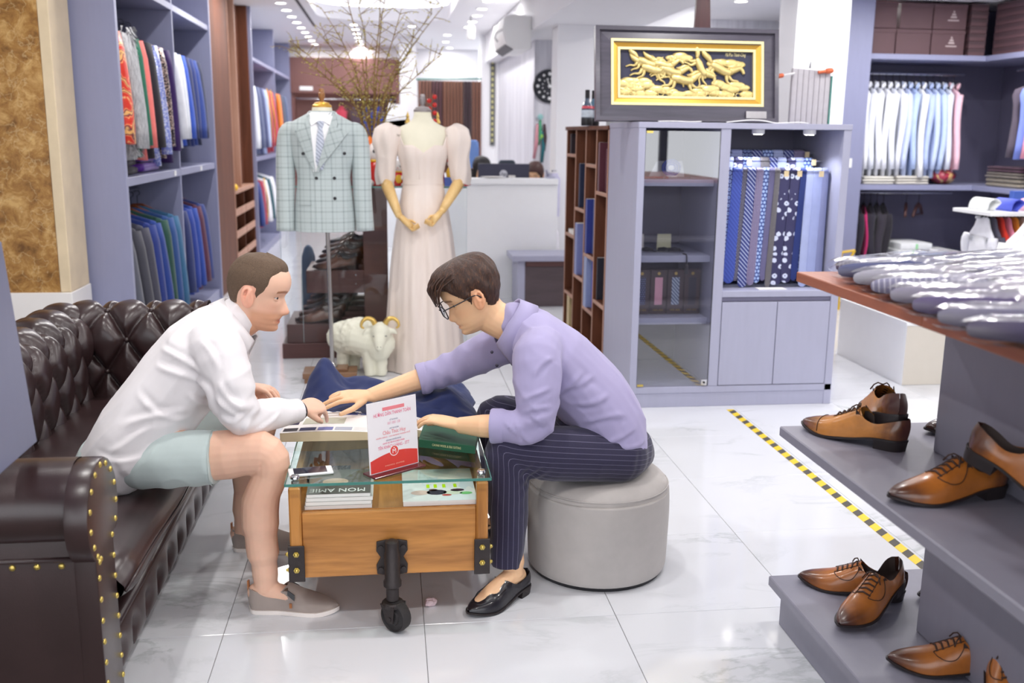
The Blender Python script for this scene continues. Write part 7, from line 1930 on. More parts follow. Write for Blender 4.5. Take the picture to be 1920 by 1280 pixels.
def skin_mat(name, h, red):
    q = NM(name); vc = q.n('VertexColor'); vc.layer_name = 'tone'; co = q.co('Object')
    base = q.mix(q.noise(co, 35, 4), mul(srgb(h), .94), mul(srgb(h), 1.05)); base = q.mix(q.math('MULTIPLY', q.noise(co, 9, 3), .25), base, srgb(red))
    q.col(q.mix(1.0, base, vc.outputs['Color'], 'MULTIPLY')); q.p(Roughness=.48, Subsurface_Weight=.12, Subsurface_Scale=.02)
    q.b.inputs['Subsurface Radius'].default_value = (1,.35,.2); q.b.inputs['Specular IOR Level'].default_value = .4
    q.bump(q.noise(co, 420, 2), .06, .001); return q.m
def tone(me, cols):
    a = me.color_attributes.new('tone', 'FLOAT_COLOR', 'POINT'); a.data.foreach_set('color', np.hstack([cols, np.ones((len(cols),1))]).astype('f').ravel())
def paint_head(H, co, lip=(.86,.55,.55), brow=(.42,.30,.25), stub=None, flush=(1.0,.86,.84)):
    L = H.loc(co); x, y, z = L[:,0], L[:,1], L[:,2]; c = np.ones((len(co),3)); near = (np.abs(z) < .16) & (np.abs(y) < .11) & (np.abs(x) < .14)
    def mixin(m_, col):
        m_ = np.where(near, np.clip(m_, 0, 1), 0)[:,None]; c[:] = c*(1-m_) + c*np.array(col)*m_
    mixin(np.exp(-((np.abs(y)-.045)/.022)**2 - ((z+.03)/.022)**2)*(x > .02)*.8, flush); mixin(np.exp(-(y/.016)**2 - ((z+.045)/.015)**2)*(x > .08), flush)
    mixin((np.abs(y) > .073)*(x < .02)*(x > -.05)*(z < .03)*(z > -.06)*.9, (1.0,.80,.78))
    if stub is not None: mixin(np.clip((-.040 - z)/.015, 0, 1)*np.clip((x+.015)/.02, 0, 1)*np.clip((z+.15)/.02,0,1)*.85, stub)
    mixin(np.exp(-(y/.021)**4 - ((z+.0745)/.0085)**4)*(x > .05), lip); mixin(np.exp(-(y/.022)**4 - ((z+.0745)/.0016)**2)*(x > .05)*.8, (.55,.4,.4))
    arch = .019 + .004*np.cos((np.abs(y)-.034)*60); mixin(np.exp(-((z-arch)/.0042)**4)*(np.abs(y) > .011)*(np.abs(y) < .052)*(x > .03), brow)
    return c
def hand(q, wr, kn, nrm, side, curls, spread=.0, thumb=(.5,.3), k=1.0, tip_targets=None, thumb_to=None, lengths=(.074,.082,.077,.060)):
    """palm and five fingers; wr wrist, kn middle knuckle, nrm back-of-hand direction, side: towards the thumb"""
    wr, kn = V(wr), V(kn); f = (kn-wr).normalized(); s = V(side); s = (s - f*s.dot(f)).normalized(); n = s.cross(f); n = n if n.dot(V(nrm)) > 0 else -n
    q.tube([wr - f*.02, wr + f*.012, wr.lerp(kn,.5), wr.lerp(kn,.85), kn], [(.027*k,.021*k),(.030*k,.019*k),(.039*k,.017*k),(.042*k,.015*k),(.040*k,.012*k)], 18, side=s, round_ends=True)
    for i in range(4):
        b = kn + s*((1.5-i)*.0205*k) - f*(.004*abs(i-1.2)*k); L = lengths[i]*k; cu = curls[i]; d = (f + s*((1.5-i)*spread)).normalized(); p = [b - d*.015*k, b]
        for j, (fr, m_) in enumerate(((.46,.55),(.30,1.0),(.24,.8))):
            a = cu*m_; ax = s; d = (Matrix.Rotation(-a if n.dot(s.cross(d)) > 0 else a, 3, ax) @ d).normalized(); 
            p.append(p[-1] + d*(L*fr))
        if tip_targets and tip_targets[i]:
            t = V(tip_targets[i]); mid = b.lerp(t,.5) + n*(.012*k); p = [b - f*.015*k, b, b.lerp(mid,.75), mid.lerp(t,.45), t]
        r = [.0098,.0098,.0088,.0078,.0066] if i < 3 else [.0085,.0085,.0076,.0067,.0057]
        q.tube(p, [a*k for a in r], 10, round_ends=True)
    b = wr.lerp(kn,.32) + s*.026*k - n*.006*k; t = V(thumb_to) if thumb_to else b + (f*thumb[0] + s*(1-thumb[0]) - n*thumb[1]).normalized()*.062*k
    mid = b.lerp(t,.52) + s*.010*k; q.tube([b - s*.014*k, b, mid, t], [.013*k,.0125*k,.0105*k,.0078*k], 10, round_ends=True)
def cloth_mesh(q, name, m, par, voxel=.007, amp=.006, fr=(9,9,22), it=4, seed=0, label=None, wr=None, axis=(0,1)):
    me = remesh(q, name, voxel, it); co = verts_of(me); no = normals_of(me)
    d = np.empty(len(co))
    for i, c in enumerate(co):
        u_ = c[0]*axis[0] + c[2]*axis[1]; v_ = c[0]*axis[1] - c[2]*axis[0]; w_ = .018*noise.noise(V((c[0]*7,c[1]*7,c[2]*7+seed))); p = V((u_*fr[0]+seed, (c[1]+w_)*fr[1], (v_+w_)*fr[2])); n1 = noise.noise(p); n2 = noise.noise(p*2.1 + V((5,3,1)))
        d[i] = amp*(1.25*(1-abs(n1))**3 - .5 + .45*n2)
    if wr is not None: d += wr(co)
    me.vertices.foreach_set('co', (co + no*d[:,None]).ravel()); return put_mesh(me, name, m, par, label=label)
def collar(par, m, c, axis, front, r=.064, h=.042, fall=.05, point=.035, open_=.5, name='collar'):
    c, ax, fr_ = V(c), V(axis).normalized(), V(front); fr_ = (fr_ - ax*fr_.dot(ax)).normalized(); sd = ax.cross(fr_); q = MB(); n_ = 60
    def fn(i, j):
        u = -1 + 2*i/(n_-1); a = u*(pi - open_*.5); e = max(0, abs(u)-.62)/.38
        rr, hh = [(r,0),(r-.001,h*.6),(r+.002,h),(r+.007,h+.003),(r+.014,h*.45),(r+.024 + .012*e,h - fall - point*e*e)][j]
        d = -fr_*cos(a) + sd*sin(a)
        return c + d*(rr*(1 + .12*e)) + ax*(hh - .018*e*(j < 4))
    q.grid(fn, n_, 6); o = q.build(name, m, par, smooth=2, fix=False); s_ = o.modifiers.new('t','SOLIDIFY'); s_.thickness = .0025; s_.offset = 0; return o
def buttons(par, pts, nrm, m, r=.0055):
    for p in pts:
        q = MB().ball(p, (r,r,r), 8, 6); q.build('button', m, par, smooth=2)

# ---- the man on the sofa
HA = Head((-.410,3.135,.982), radians(-7), radians(13), k=1.0)
pa = thing('person', 'man in a white shirt and pale shorts leaning forward on the leather sofa', 'person', (-.42, 3.0, 0))
SKA = skin_mat('skin_fair', '#f0c6ac', '#e69c84')
q = MB(); HA.add(q)
q.tube([HA.w((-.018,0,-.045)), HA.w((-.03,0,-.10)), V((-.492,3.14,.872)), V((-.53,3.14,.83))], [(.056,.060),(.056,.058),(.060,.058),(.06,.06)], 20, side=(0,1,0))
q.tube([(-.545,3.13,.815),(-.60,3.12,.76),(-.70,3.11,.65),(-.80,3.10,.52)], [(.10,.07),(.14,.09),(.14,.10),(.15,.10)], 20, side=(0,1,0), round_ends=True)
q.tube([(-.52,3.0,.84),(-.475,2.945,.71),(-.445,2.95,.625),(-.37,3.02,.615),(-.31,3.085,.603),(-.295,3.10,.60)], [.05,.045,.038,.036,.028,.026], 14)
q.tube([(-.52,3.27,.83),(-.55,3.37,.72),(-.56,3.40,.665),(-.52,3.365,.64),(-.49,3.345,.618)], [.05,.045,.038,.034,.027], 14)
q.tube(crm([(-.79,3.02,.495),(-.60,2.965,.50),(-.45,2.935,.515),(-.378,2.93,.512),(-.372,2.93,.45),(-.405,2.93,.36),(-.408,2.93,.25),(-.402,2.93,.16),(-.40,2.93,.10),(-.40,2.93,.07)],3), [(a,b) for a,b in [(.08,.085)]*3+[(.07,.076)]*3+[(.062,.068)]*3+[(.058,.058)]*3+[(.055,.054)]*3+[(.052,.058)]*3+[(.046,.05)]*3+[(.037,.04)]*3+[(.034,.037)]*4], 20, side=(0,1,0))
q.ball((-.352,2.93,.508),(.034,.042,.04),14,10)
q.tube(crm([(-.79,3.18,.495),(-.62,3.27,.52),(-.52,3.335,.545),(-.455,3.365,.54),(-.452,3.37,.47),(-.49,3.385,.36),(-.515,3.40,.22),(-.527,3.405,.12),(-.528,3.405,.07)],3), [(a,b) for a,b in [(.08,.085)]*3+[(.07,.076)]*3+[(.062,.066)]*3+[(.056,.056)]*3+[(.053,.053)]*3+[(.052,.056)]*3+[(.044,.046)]*3+[(.036,.038)]*4], 20, side=(0,1,0))
for hx, hy, d in ((-.43,2.93,V((.26,-.03,0)).normalized()),(-.555,3.41,V((.24,-.03,0)).normalized())):
    b = V((hx,hy,0)); q.tube([b + V((0,0,.06)), b + d*.05 + V((0,0,.062)), b + d*.12 + V((0,0,.045)), b + d*.19 + V((0,0,.03))], [(.026,.03),(.029,.034),(.034,.024),(.028,.014)], 14, side=d.cross(V((0,0,1))), round_ends=True)
hand(q, (-.292,3.10,.602), (-.242,3.165,.600), (0,0,1), (.5,-.3,-.3), (.5,1.25,1.3,1.3), k=.95, tip_targets=((-.215,3.212,.529),None,None,None), thumb_to=(-.228,3.142,.548))
hand(q, (-.487,3.343,.617), (-.43,3.325,.618), (0,0,1), (.2,-1,.1), (.5,.55,.55,.5), spread=.1, k=.95)
me = remesh(q, 'body', .0036, 2, .4); tone(me, paint_head(HA, verts_of(me), brow=(.45,.30,.22), stub=(.80,.64,.52), lip=(.80,.45,.45)))
bA = put_mesh(me, 'body', SKA, pa)
M_HAIRA = mat('short_brown_hair', '#64503f', .75, var=.4, vs=220, bump=.6, bs=500)
lineA = lambda a: float(np.interp(a, [0,.35,.62,.85,1.10,1.22,1.40,1.52,1.85,2.2,3.15], [.070,.070,.072,.064,.054,.0,-.028,.012,.006,-.058,-.07]))
HA.hair('hair', M_HAIRA, pa, lambda a, z: .0025 + .005*max(0, min(1, (z-.03)/.07)) + .004*max(0,1-a/1.0)*max(0,min(1,(z-.08)/.02)), lineA, amp=.0012, seed=2, soft=.03)
HA.eyes(pa, M_IRISG, SKA)
for e in pa.children:
    if e.name.startswith('eye'):
        for l in e.children:
            if l.name.startswith('eyelid'): tone(l.data, np.ones((len(l.data.vertices),3))*[.93,.86,.84])
SHA = fabric('white_poplin_shirt', '#f0ecee', .75, 900, .02, .1)
q = MB()
q.tube(crm([(-.845,3.10,.475),(-.80,3.10,.53),(-.735,3.11,.61),(-.665,3.12,.70),(-.59,3.125,.79),(-.525,3.13,.86),(-.482,3.135,.898)],3), [(a,b) for a,b in np.column_stack([np.interp(np.linspace(0,6,19),range(7),[.182,.186,.182,.184,.188,.155,.072]), np.interp(np.linspace(0,6,19),range(7),[.118,.130,.131,.130,.125,.098,.068])])], 26, side=(0,1,0), round_ends=True)
q.tube(crm([(-.545,3.03,.855),(-.515,2.975,.825),(-.487,2.945,.74),(-.465,2.935,.665),(-.447,2.95,.622),(-.41,2.98,.617),(-.36,3.03,.612),(-.318,3.075,.604),(-.300,3.093,.602)],3), list(np.interp(np.linspace(0,8,25),range(9),[.075,.082,.074,.066,.056,.053,.048,.041,.036])), 20)
q.tube(crm([(-.54,3.23,.85),(-.525,3.29,.825),(-.545,3.36,.735),(-.56,3.40,.665),(-.53,3.375,.645),(-.497,3.35,.62)],3), list(np.interp(np.linspace(0,5,16),range(6),[.075,.08,.068,.056,.05,.038])), 20)
q.tube([(-.86,3.0,.465),(-.79,2.965,.50),(-.73,2.965,.52)],[(.055,.06),(.06,.06),(.045,.04)],14,round_ends=True)
def folds(co, segs, ymax, y0=None):
    d = np.zeros(len(co)); P_ = co[:,[0,2]]
    for (x0, z0, x1, z1, A, w_) in segs:
        a, b = np.array([x0,z0]), np.array([x1,z1]); L = np.linalg.norm(b-a); t_ = (b-a)/L; n_ = np.array([-t_[1], t_[0]]); r = P_-a; u = (r@t_)/L
        s_ = r@n_ + .012*np.sin(u*3.0 + x0*50); e = np.clip(np.minimum(u, 1-u)/.25 + .15, 0, 1)*((u > -.04) & (u < 1.04))
        d += A*e*(np.exp(-(s_/w_)**2) - .75*np.exp(-((s_-1.7*w_)/(1.1*w_))**2))
    return d*(co[:,1] < ymax)
def wrA(co):   # pulls across the back and at the elbow
    t = (co[:,0]+.845)*.62 + (co[:,2]-.475)*.78
    FA = [(-.69,.83,-.565,.775,.007,.008),(-.70,.79,-.54,.72,.008,.010),(-.56,.76,-.53,.62,.007,.010),(-.60,.72,-.545,.60,.006,.009),(-.80,.60,-.62,.66,.006,.010),(-.84,.54,-.70,.60,.006,.010),(-.88,.52,-.74,.52,.005,.009),(-.76,.70,-.62,.62,.005,.010),
          (-.50,.76,-.44,.68,.006,.008),(-.52,.70,-.43,.65,.006,.008),(-.50,.64,-.42,.66,.006,.007),(-.45,.58,-.39,.66,.005,.007),(-.40,.58,-.35,.64,.004,.006),(-.56,.87,-.50,.79,.005,.009)]
    return folds(co, FA, 3.12) + .002*np.sin(60*(co[:,2]*.5 - co[:,0]*.9) + 6*np.sin(9*co[:,1]))*np.exp(-((co[:,0]+.60)/.12)**2 - ((co[:,2]-.66)/.12)**2) + .006*np.sin(95*(co[:,2]+co[:,0]*.3))*np.exp(-((co[:,0]+.445)/.06)**2 - ((co[:,2]-.66)/.07)**2)*(co[:,1] < 3.03)
sA = cloth_mesh(q, 'shirt', SHA, pa, .0065, .0048, (3.6,8,13), 4, 3, wr=wrA, axis=(.62,.78))
collar(sA, SHA, (-.490,3.135,.884), (.74,0,.67), (.67,-.04,-.74), r=.069, h=.030, fall=.046, point=.035, open_=.9)
q = MB(); 
for a, b in (((-.322,3.07,.604),(-.298,3.095,.602)),): q.tube([a,b],[(.041,.040),(.039,.038)],20)
q.build('cuff', SHA, sA, smooth=True)
MB().ball((-.325,3.035,.590),.006,8,6).build('cuff_button', M_BLACK, sA, smooth=2)
SHO = fabric('pale_mint_shorts', '#c8d6d4', .85, 700, .04)
q = MB()
q.tube([(-.86,3.10,.47),(-.80,3.10,.485),(-.74,3.10,.50)], [(.165,.095),(.168,.098),(.14,.085)], 22, side=(0,1,0), round_ends=True)
q.tube(crm([(-.79,3.02,.475),(-.68,2.98,.488),(-.60,2.962,.497),(-.532,2.95,.50)],4), list(np.interp(np.linspace(0,3,13),range(4),[.088,.088,.086,.084])), 24)
q.tube(crm([(-.80,3.2,.485),(-.69,3.24,.50),(-.58,3.30,.525),(-.535,3.33,.54)],4), list(np.interp(np.linspace(0,3,13),range(4),[.098,.092,.086,.083])), 24)
shA = cloth_mesh(q, 'shorts', SHO, pa, .0065, .0042, (7,7,9), 3, 9, axis=(.8,.6))
MB().tube([(-.545 + .0*a, 2.951 + .0855*cos(a), .4995 + .0855*sin(a)) for a in [2*pi*i/32 for i in range(33)]], .0015, 5).build('hem_stitch', SHO, shA, smooth=2)
M_CANVAS = fabric('taupe_canvas', '#a3968f', .9, 500, .08); M_RUBW = mat('white_rubber_sole', '#efe6e0', .5, var=.03); M_TAN = mat('tan_leather_tag', '#a5673a', .5)
for hp, d, sd in (((-.452,2.932,0),(.26,-.032),-1),((-.575,3.412,0),(.24,-.03),-1)):
    s0 = thing('tmp', None, None, (0,0,0)); s0.name = 'shoe'
    shoe(s0, L=.278, upper=M_CANVAS, lining=mat('brown_lining','#5d4436',.7), sole=M_RUBW, laces=False, cap=False, swoosh=False, op=.44, low=.92, heel=False, W=1.03, seam=None)
    b_ = base_of(s0); G_ = MB(); 
    for s in (-1,1): G_.prism([(.128,s*.030,.083),(.150,s*.034,.068),(.150,s*.040,.052),(.128,s*.036,.070)],(0,s*.003,0))
    G_.build('elastic_gore', M_BLACK, s0); MB().box(.135,.143,-.047,-.044,.03,.045).build('side_tag', M_TAN, s0); MB().box(-.004,.001,-.006,.006,.06,.10).build('pull_tab', M_TAN, s0)
    place(s0, hp, d); s0.parent = pa; s0.location = V(hp) - pa.location
MB().tube([V((-.288,3.105,.601)) + V((.6,-.75,0)).normalized()*(.031*cos(a)) + V((0,0,1))*(.026*sin(a)) for a in [2*pi*i/24 for i in range(25)]],.0028,6).build('bracelet', mat('dark_bracelet','#3b3234',.4), pa, smooth=2)

# ---- the man on the stool
HB_ = Head((.266,3.205,.951), radians(183), radians(25), k=.985, nose=.78)
pb = thing('person', 'man with glasses in a lavender shirt and pinstriped trousers sitting on the grey stool', 'person', (.60, 3.15, 0))
SKB = skin_mat('skin_warm', '#f0c59c', '#e0a478')
q = MB(); HB_.add(q)
q.tube([HB_.w((-.018,0,-.04)), HB_.w((-.035,0,-.095)), V((.408,3.20,.842)), V((.455,3.19,.79))], [(.056,.060),(.055,.060),(.058,.060),(.06,.06)], 20, side=(0,1,0))
q.tube([(.48,3.19,.775),(.53,3.19,.725),(.62,3.185,.64),(.73,3.18,.48)], [(.10,.07),(.14,.09),(.14,.10),(.15,.10)], 20, side=(0,1,0), round_ends=True)
q.tube([(.46,3.02,.78),(.455,2.955,.66),(.44,2.945,.575),(.36,2.96,.572),(.285,2.985,.568),(.235,3.015,.562),(.215,3.03,.558)], [.05,.045,.04,.040,.037,.029,.027], 14)
q.tube([(.42,3.34,.77),(.30,3.41,.70),(.21,3.455,.645),(.09,3.445,.605),(-.01,3.425,.577),(-.075,3.405,.562)], [.05,.045,.04,.039,.033,.026], 14)
q.tube(crm([(.70,3.08,.43),(.50,3.02,.465),(.37,2.985,.48),(.37,2.975,.38),(.375,2.965,.22),(.385,2.955,.11),(.39,2.955,.07)],3), [.058]*7 + [.046]*6 + [.038]*3 + [.032]*3, 18)
q.tube(crm([(.70,3.28,.43),(.50,3.35,.465),(.37,3.385,.48),(.375,3.39,.38),(.40,3.395,.22),(.41,3.40,.11),(.415,3.40,.07)],3), [.058]*7 + [.046]*6 + [.038]*3 + [.032]*3, 18)
for hx, hy, d in ((.405,2.965,V((-.19,-.165,0)).normalized()),(.43,3.41,V((-.2,-.05,0)).normalized())):
    b = V((hx,hy,0)); q.tube([b + V((0,0,.06)), b + d*.05 + V((0,0,.062)), b + d*.12 + V((0,0,.048)), b + d*.19 + V((0,0,.03))], [(.026,.03),(.030,.036),(.034,.022),(.026,.014)], 14, side=d.cross(V((0,0,1))), round_ends=True)
hand(q, (.212,3.03,.562), (.142,3.072,.568), (0,0,1), (.3,1,0), (.22,.30,.34,.4), spread=.06, k=.98, thumb_to=(.12,3.15,.53))
hand(q, (-.078,3.404,.563), (-.155,3.375,.570), (0,0,1), (-.3,-1,-.15), (.1,.3,.3,.3), spread=.08, k=1.0, tip_targets=((-.246,3.318,.534),(-.24,3.36,.545),(-.225,3.39,.545),None), thumb_to=(-.172,3.272,.535))
me = remesh(q, 'body', .0036, 2, .4); tone(me, paint_head(HB_, verts_of(me), brow=(.32,.24,.20), lip=(.85,.58,.55), flush=(1,.9,.88)))
put_mesh(me, 'body', SKB, pb)
def m_hairB():
    q = NM('brown_side_swept_hair'); co = q.co('Object', (60,60,18)); n_ = q.noise(co, 3, 5, .7, .5)
    q.col(q.ramp(n_, [(.3, srgb('#241612')), (.55, srgb('#452b1f')), (.75, srgb('#7a5030'))])); q.p(Roughness=.42); q.bump(n_, .6, .006); return q.m
M_HAIRB = m_hairB()
lineB = lambda a: float(np.interp(a, [0,.4,.75,1.0,1.2,1.38,1.55,1.75,2.0,2.4,3.15], [.060,.058,.052,.030,.008,-.022,.022,.020,-.046,-.062,-.066]))
def thB(a, z):
    top = max(0, min(1, (z-.035)/.055)); fr_ = max(0, 1-a/1.3); bk = max(0, min(1, (a-1.7)/.8))
    return .006 + .016*top + .012*fr_*max(0, min(1, (z-.05)/.03))*min(1, max(0, (.1172-z)/.022)) + .010*bk*min(1, max(0, (.1172-z)/.022))*max(0, min(1, (z+.03)/.06))
HB_.hair('hair', M_HAIRB, pb, thB, lineB, amp=.0055, fr=50, seed=7)
hb = [o for o in pb.children if o.name.startswith('hair')][0]; q = MB(); R = random.Random(3)
for k in range(30):           # a fringe combed forward, lock beside lock
    a = -1.05 + 2.1*k/29; z = .083 + .006*sin(k*2.1); p = head_pt(a, z, 0, thB(abs(a), z)-.005, 1); L_ = .030 + .010*sin(k*1.7)
    e = V((.098 + .022*cos(a*1.2), p.y*1.04, .062 - L_*(.6 + .5*cos(a)))); m1 = p.lerp(e, .45) + V((.012*cos(a), 0, .010))
    q.tube([HB_.w(v_) for v_ in crm([tuple(p - V((.02,0,-.004))), tuple(p), tuple(m1), tuple(e)], 3)], [(.013*(1-.07*i), .0045*(1-.07*i)) for i in range(10)], 8, side=HB_.l)
for k in range(0):           # loose ends over the crown, combed forward
    a = R.uniform(-2.6, 2.6); z = R.uniform(.07,.108); p = head_pt(a, z, 0, thB(abs(a), z)-.003, 1); d = V((.026, R.uniform(-.006,.006), R.uniform(-.004,.006)))
    q.tube([HB_.w(p - d*.4), HB_.w(p + d*.3 + V((0,0,.003))), HB_.w(p + d)], [(.002,.0015),(.0045,.002),(.0006,.0005)], 6, side=HB_.l)
q.build('hair_locks', M_HAIRB, hb, smooth=2, kind='stuff')
HB_.eyes(pb, M_IRISB, SKB)
for e in pb.children:
    if e.name.startswith('eye'):
        for l in e.children:
            if l.name.startswith('eyelid'): tone(l.data, np.ones((len(l.data.vertices),3))*[.9,.84,.8])
M_SPEC = mat('black_spectacle_frame', '#1c1a20', .3)
gl = thing('tmp', None, None, tuple(HB_.w((.1,0,0)))); gl.name = 'glasses'
for s in (-1,1):
    def rim(t): c, n_ = cos(t), sin(t); return HB_.w((.112 - .006*abs(.034+.028*c)/.06*2, s*(.036 + .0285*(abs(c)**.45)*(1 if c > 0 else -1)), -.006 + .0215*(abs(n_)**.5)*(1 if n_ > 0 else -1) - .001*n_))
    MB().tube([rim(2*pi*i/28) for i in range(29)], .0021, 6).build('rim', M_SPEC, gl, smooth=2)
    q = MB(); q.add([rim(2*pi*i/28) for i in range(28)], [tuple(range(28))]); q.build('lens', M_LENS, gl, fix=False)
    MB().tube(crm([HB_.w((.106,s*.064,.006)), HB_.w((.098,s*.073,.008)), HB_.w((.04,s*.080,.010)), HB_.w((-.008,s*.083,.012)), HB_.w((-.024,s*.083,-.004))],4), .0019, 6).build('temple', M_SPEC, gl, smooth=2)
MB().tube([HB_.w((.112,-.008,.0)), HB_.w((.115,0,.003)), HB_.w((.112,.008,.0))], .0017, 6).build('bridge', M_SPEC, gl, smooth=2)
gl.parent = pb; gl.location = gl.location - pb.location
SHB = fabric('lavender_shirt', '#a8a1c6', .75, 900, .03, .15)
q = MB()
q.tube(crm([(.765,3.18,.455),(.735,3.18,.52),(.68,3.185,.60),(.61,3.19,.67),(.535,3.19,.745),(.462,3.195,.82),(.412,3.2,.858)],3), [(a,b) for a,b in np.column_stack([np.interp(np.linspace(0,6,19),range(7),[.178,.182,.180,.180,.185,.155,.070]), np.interp(np.linspace(0,6,19),range(7),[.110,.127,.131,.130,.125,.098,.068])])], 26, side=(0,1,0), round_ends=True)
q.tube(crm([(.49,3.09,.80),(.462,3.015,.775),(.458,2.965,.69),(.452,2.945,.62),(.44,2.945,.578),(.395,2.95,.573),(.345,2.965,.572)],3), list(np.interp(np.linspace(0,6,19),range(7),[.075,.082,.074,.066,.060,.055,.052])), 20)
q.tube([(.352,2.963,.572),(.318,2.972,.571)],[.055,.054],20,round_ends=False)
q.tube(crm([(.46,3.29,.80),(.425,3.345,.775),(.33,3.39,.715),(.235,3.44,.655),(.20,3.455,.64),(.14,3.45,.617),(.105,3.448,.608)],3), list(np.interp(np.linspace(0,6,19),range(7),[.075,.080,.068,.060,.058,.055,.054])), 20)
def wrB(co):
    FB = [(.54,.80,.50,.66,.006,.009),(.60,.74,.52,.62,.006,.010),(.70,.66,.58,.62,.006,.010),(.76,.58,.62,.56,.006,.010),(.80,.53,.66,.50,.005,.009),(.66,.70,.56,.69,.005,.010),(.83,.50,.74,.47,.005,.008),
          (.48,.72,.41,.66,.006,.008),(.49,.66,.40,.62,.006,.008),(.48,.60,.41,.62,.006,.007),(.44,.53,.38,.61,.005,.007),(.39,.53,.355,.60,.004,.006),(.50,.80,.44,.74,.005,.008)]
    return folds(co, FB, 3.14) + .002*np.sin(55*(co[:,2]*.9 + co[:,0]*.5) + 5*np.sin(8*co[:,1]))*np.exp(-((co[:,0]-.60)/.13)**2 - ((co[:,2]-.60)/.10)**2) + .005*np.sin(90*(co[:,2]-co[:,0]*.4))*np.exp(-((co[:,0]-.44)/.07)**2 - ((co[:,2]-.60)/.07)**2)*(co[:,1] < 3.03) + .004*np.sin(110*co[:,0])*np.exp(-((co[:,0]-.16)/.09)**2)*(co[:,1] > 3.35)
sB = cloth_mesh(q, 'shirt', SHB, pb, .0065, .0045, (3.6,8,13), 4, 14, wr=wrB, axis=(-.69,.73))
collar(sB, SHB, (.420,3.20,.846), (-.80,0,.60), (-.60,0,-.80), r=.073, h=.044, fall=.06, point=.04, open_=.9)
buttons(sB, [HB_.c + V((.062,-.092,-.172)), HB_.c + V((.078,-.10,-.215))], None, mat('dark_button','#2a2438',.4))
for a, b, r in (((.352,2.963,.572),(.312,2.973,.571),.056),((.135,3.45,.616),(.098,3.447,.607),.0575)):
    a, b = V(a), V(b); MB().tube([a, a.lerp(b,.15), a.lerp(b,.85), b],[(r*.97),r,r*1.01,r*.96],22).build('rolled_cuff', SHB, sB, smooth=True)
def m_pin():
    q = NM('navy_pinstripe_wool'); at = q.n('Attribute'); at.attribute_name = 'stripe'
    f = q.math('LESS_THAN', q.math('FRACT', at.outputs['Fac']), .09)
    q.col(q.mix(q.math('MULTIPLY', f, .42), q.mix(q.noise(q.co('Object'), 300, 2), srgb('#1e1b34'), srgb('#2a2647')), srgb('#8f8aa6'))); q.p(Roughness=.8, Sheen_Weight=.2); return q.m
q = MB()
q.tube([(.77,3.18,.43),(.72,3.18,.445),(.66,3.18,.46)], [(.168,.098),(.175,.10),(.15,.09)], 22, side=(0,1,0), round_ends=True)
legs = [crm([(.77,3.09,.425),(.52,3.02,.458),(.42,2.995,.478),(.368,2.985,.478),(.366,2.977,.42),(.372,2.968,.28),(.366,2.957,.15),(.362,2.953,.103)],3), crm([(.77,3.27,.425),(.52,3.345,.458),(.42,3.375,.475),(.372,3.385,.475),(.375,3.388,.42),(.385,3.392,.28),(.395,3.397,.15),(.40,3.40,.103)],3)]
for P in legs: q.tube(P, list(np.interp(np.linspace(0,7,22),range(8),[.094,.090,.081,.076,.070,.062,.053,.050])), 22, side=(0,1,0))
for P in legs: q.ball(P[0], (.09,.09,.092), 18, 12)
me = remesh(q, 'trousers', .0065, 3); co = verts_of(me); no = normals_of(me)
d = np.array([.004*((1-abs(noise.noise(V((c[0]*13,c[1]*9,c[2]*12)))))*1.2-.8) + .004*sin(140*(c[0]-c[2]))*exp(-((c[0]-.44)/.04)**2-((c[2]-.41)/.04)**2) for c in co]); co2 = co + no*d[:,None]
me.vertices.foreach_set('co', co2.ravel())
# stripes follow the leg: signed distance from the hip-knee-ankle line
kn, hp, an = np.array([.366,.478]), np.array([.78,.415]), np.array([.362,.10])
xz = co[:,[0,2]]; t1 = (hp-kn)/np.linalg.norm(hp-kn); t2 = (an-kn)/np.linalg.norm(an-kn); n1 = np.array([-t1[1],t1[0]]); n2 = np.array([t2[1],-t2[0]])
d1 = (xz-kn)@n1; d2 = (xz-kn)@n2; bis = (xz-kn)@(t1-t2)
wgt = 1/(1+np.exp(-bis/.012)); st_ = d1*wgt + d2*(1-wgt)
at = me.attributes.new('stripe','FLOAT','POINT'); at.data.foreach_set('value', (st_/.0165).astype('f'))
tr = put_mesh(me, 'trousers', m_pin(), pb)
for hp_, d_ in (((.437,2.992,0),(-.19,-.165)),((.46,3.425,0),(-.2,-.05))):
    s0 = thing('tmp', None, None, (0,0,0)); s0.name = 'loafer'
    shoe(s0, L=.275, upper=M_BKSHOE, lining=M_LINING, sole=M_SOLE, laces=False, cap=False, swoosh=False, op=.46, low=.82, heel=True, seam=None)
    q = MB(); q.tube([(.148,-.030,.062),(.20,-.034,.045),(.245,-.014,.038),(.25,.004,.038),(.245,.020,.038),(.20,.042,.045),(.148,.040,.062)],.002,6); q.build('apron_seam', M_BKSHOE, s0, smooth=2)
    place(s0, hp_, d_); s0.parent = pb; s0.location = V(hp_) - pb.location

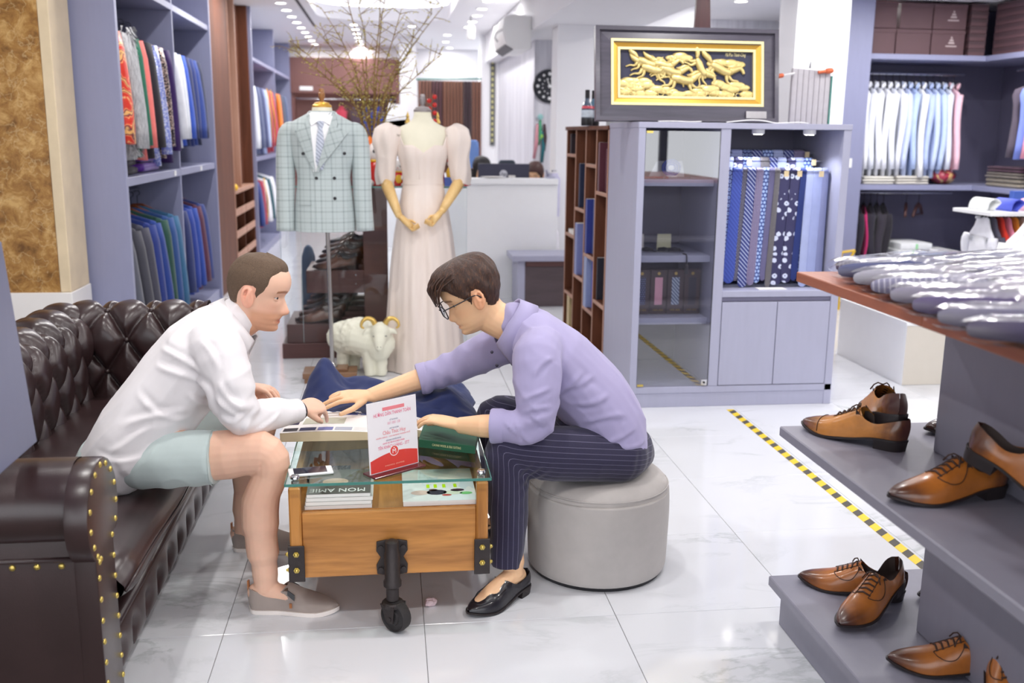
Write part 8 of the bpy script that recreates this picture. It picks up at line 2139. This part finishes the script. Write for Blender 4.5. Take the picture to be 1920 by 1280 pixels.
# ---- two people seated behind the counter, only the tops of their heads in view
def clerk(c, yaw_, label, hair_h, cloth_h, bun=False, pitch=.35):
    H = Head(c, yaw_, pitch, k=.95, nose=.8); t = thing('person', label, 'person', (c[0], c[1]+.05, 0)); q = MB(); H.add(q, 40, 40)
    b = V((c[0], c[1]+.07, c[2]-.20)); q.tube([H.w((-.02,0,-.05)), b + V((0,-.02,.06)), b], [(.052,.055),(.055,.055),(.12,.08)], 16, side=(1,0,0))
    q.tube([b, b + V((0,.01,-.18)), b + V((0,.02,-.42)), b + V((0,.0,-.50))], [(.17,.09),(.17,.11),(.15,.12),(.17,.13)], 18, side=(1,0,0), round_ends=True)
    me = remesh(q, 'body', .006, 2); tone(me, paint_head(H, verts_of(me), brow=(.35,.27,.24))); put_mesh(me, 'body', SKB, t)
    q = MB(); q.tube([b + V((0,0,.02)), b + V((0,.01,-.18)), b + V((0,.02,-.42)), b + V((0,.0,-.52))], [(.12,.07),(.185,.115),(.165,.13),(.18,.14)], 18, side=(1,0,0), round_ends=True)
    for s in (-1,1): q.tube([b + V((s*.17,0,-.06)), b + V((s*.22,-.03,-.25)), b + V((s*.16,-.22,-.30))], [.06,.05,.042], 12, round_ends=True)
    q.build('top', fab(cloth_h), t, smooth=2)
    hm = mat('hair_'+hair_h[1:], hair_h, .6, var=.3, vs=90, stretch=(1,1,.2)); ln = lambda a: float(np.interp(a,[0,.6,1.0,1.3,1.6,2.2,3.15],[.055,.05,.0,-.05,-.08,-.09,-.09]))
    ho = H.hair('hair', hm, t, lambda a, z: .012 + .006*max(0,min(1,(z-.05)/.05)), ln, 40, 48, amp=.003)
    if bun: MB().ball(H.w((-.115,0,.03)), .045, 12, 9).build('hair_bun', hm, ho, smooth=2)
    else:
        for s in (-1,1): MB().tube([H.w((-.02,s*.082,.0)), H.w((-.01,s*.088,-.08)), H.w((-.02,s*.08,-.20))],[(.03,.045),(.028,.045),(.01,.02)],10).build('hair_lock', hm, ho, smooth=2)
    H.eyes(t, M_IRISB, SKB)
    for e in t.children:
        if e.name.startswith('eye'):
            for l in e.children:
                if l.name.startswith('eyelid'): tone(l.data, np.ones((len(l.data.vertices),3))*[.9,.84,.8])
    s_ = thing('counter_stool', 'stool behind the counter under the %s' % ('right' if bun else 'left') + ' seated person', 'stool', (c[0], c[1]+.06, 0))
    zt_ = c[2]-.20-.62; MB().lathe([(.001,zt_-.05),(.17,zt_-.05),(.17,zt_),(.001,zt_+.005)],(c[0],c[1]+.08,0),24).build('seat', M_BLACK, s_, smooth=True); MB().cyl((c[0],c[1]+.08,.02),(c[0],c[1]+.08,zt_-.05),.025).build('post', M_CHROME, s_); MB().lathe([(.001,0),(.2,0),(.2,.015),(.03,.03)],(c[0],c[1]+.08,0),24).build('foot', M_CHROME, s_)
clerk((.90,9.62,1.135), radians(-70), 'person with long black hair seated behind the counter, left of the monitor', '#1d1a1f', '#e6e6ec', False, .2)
clerk((1.425,9.62,1.09), radians(-115), 'person with brown hair tied back seated behind the counter, right of the monitor', '#4a2f2c', '#3a3f55', True, .35)
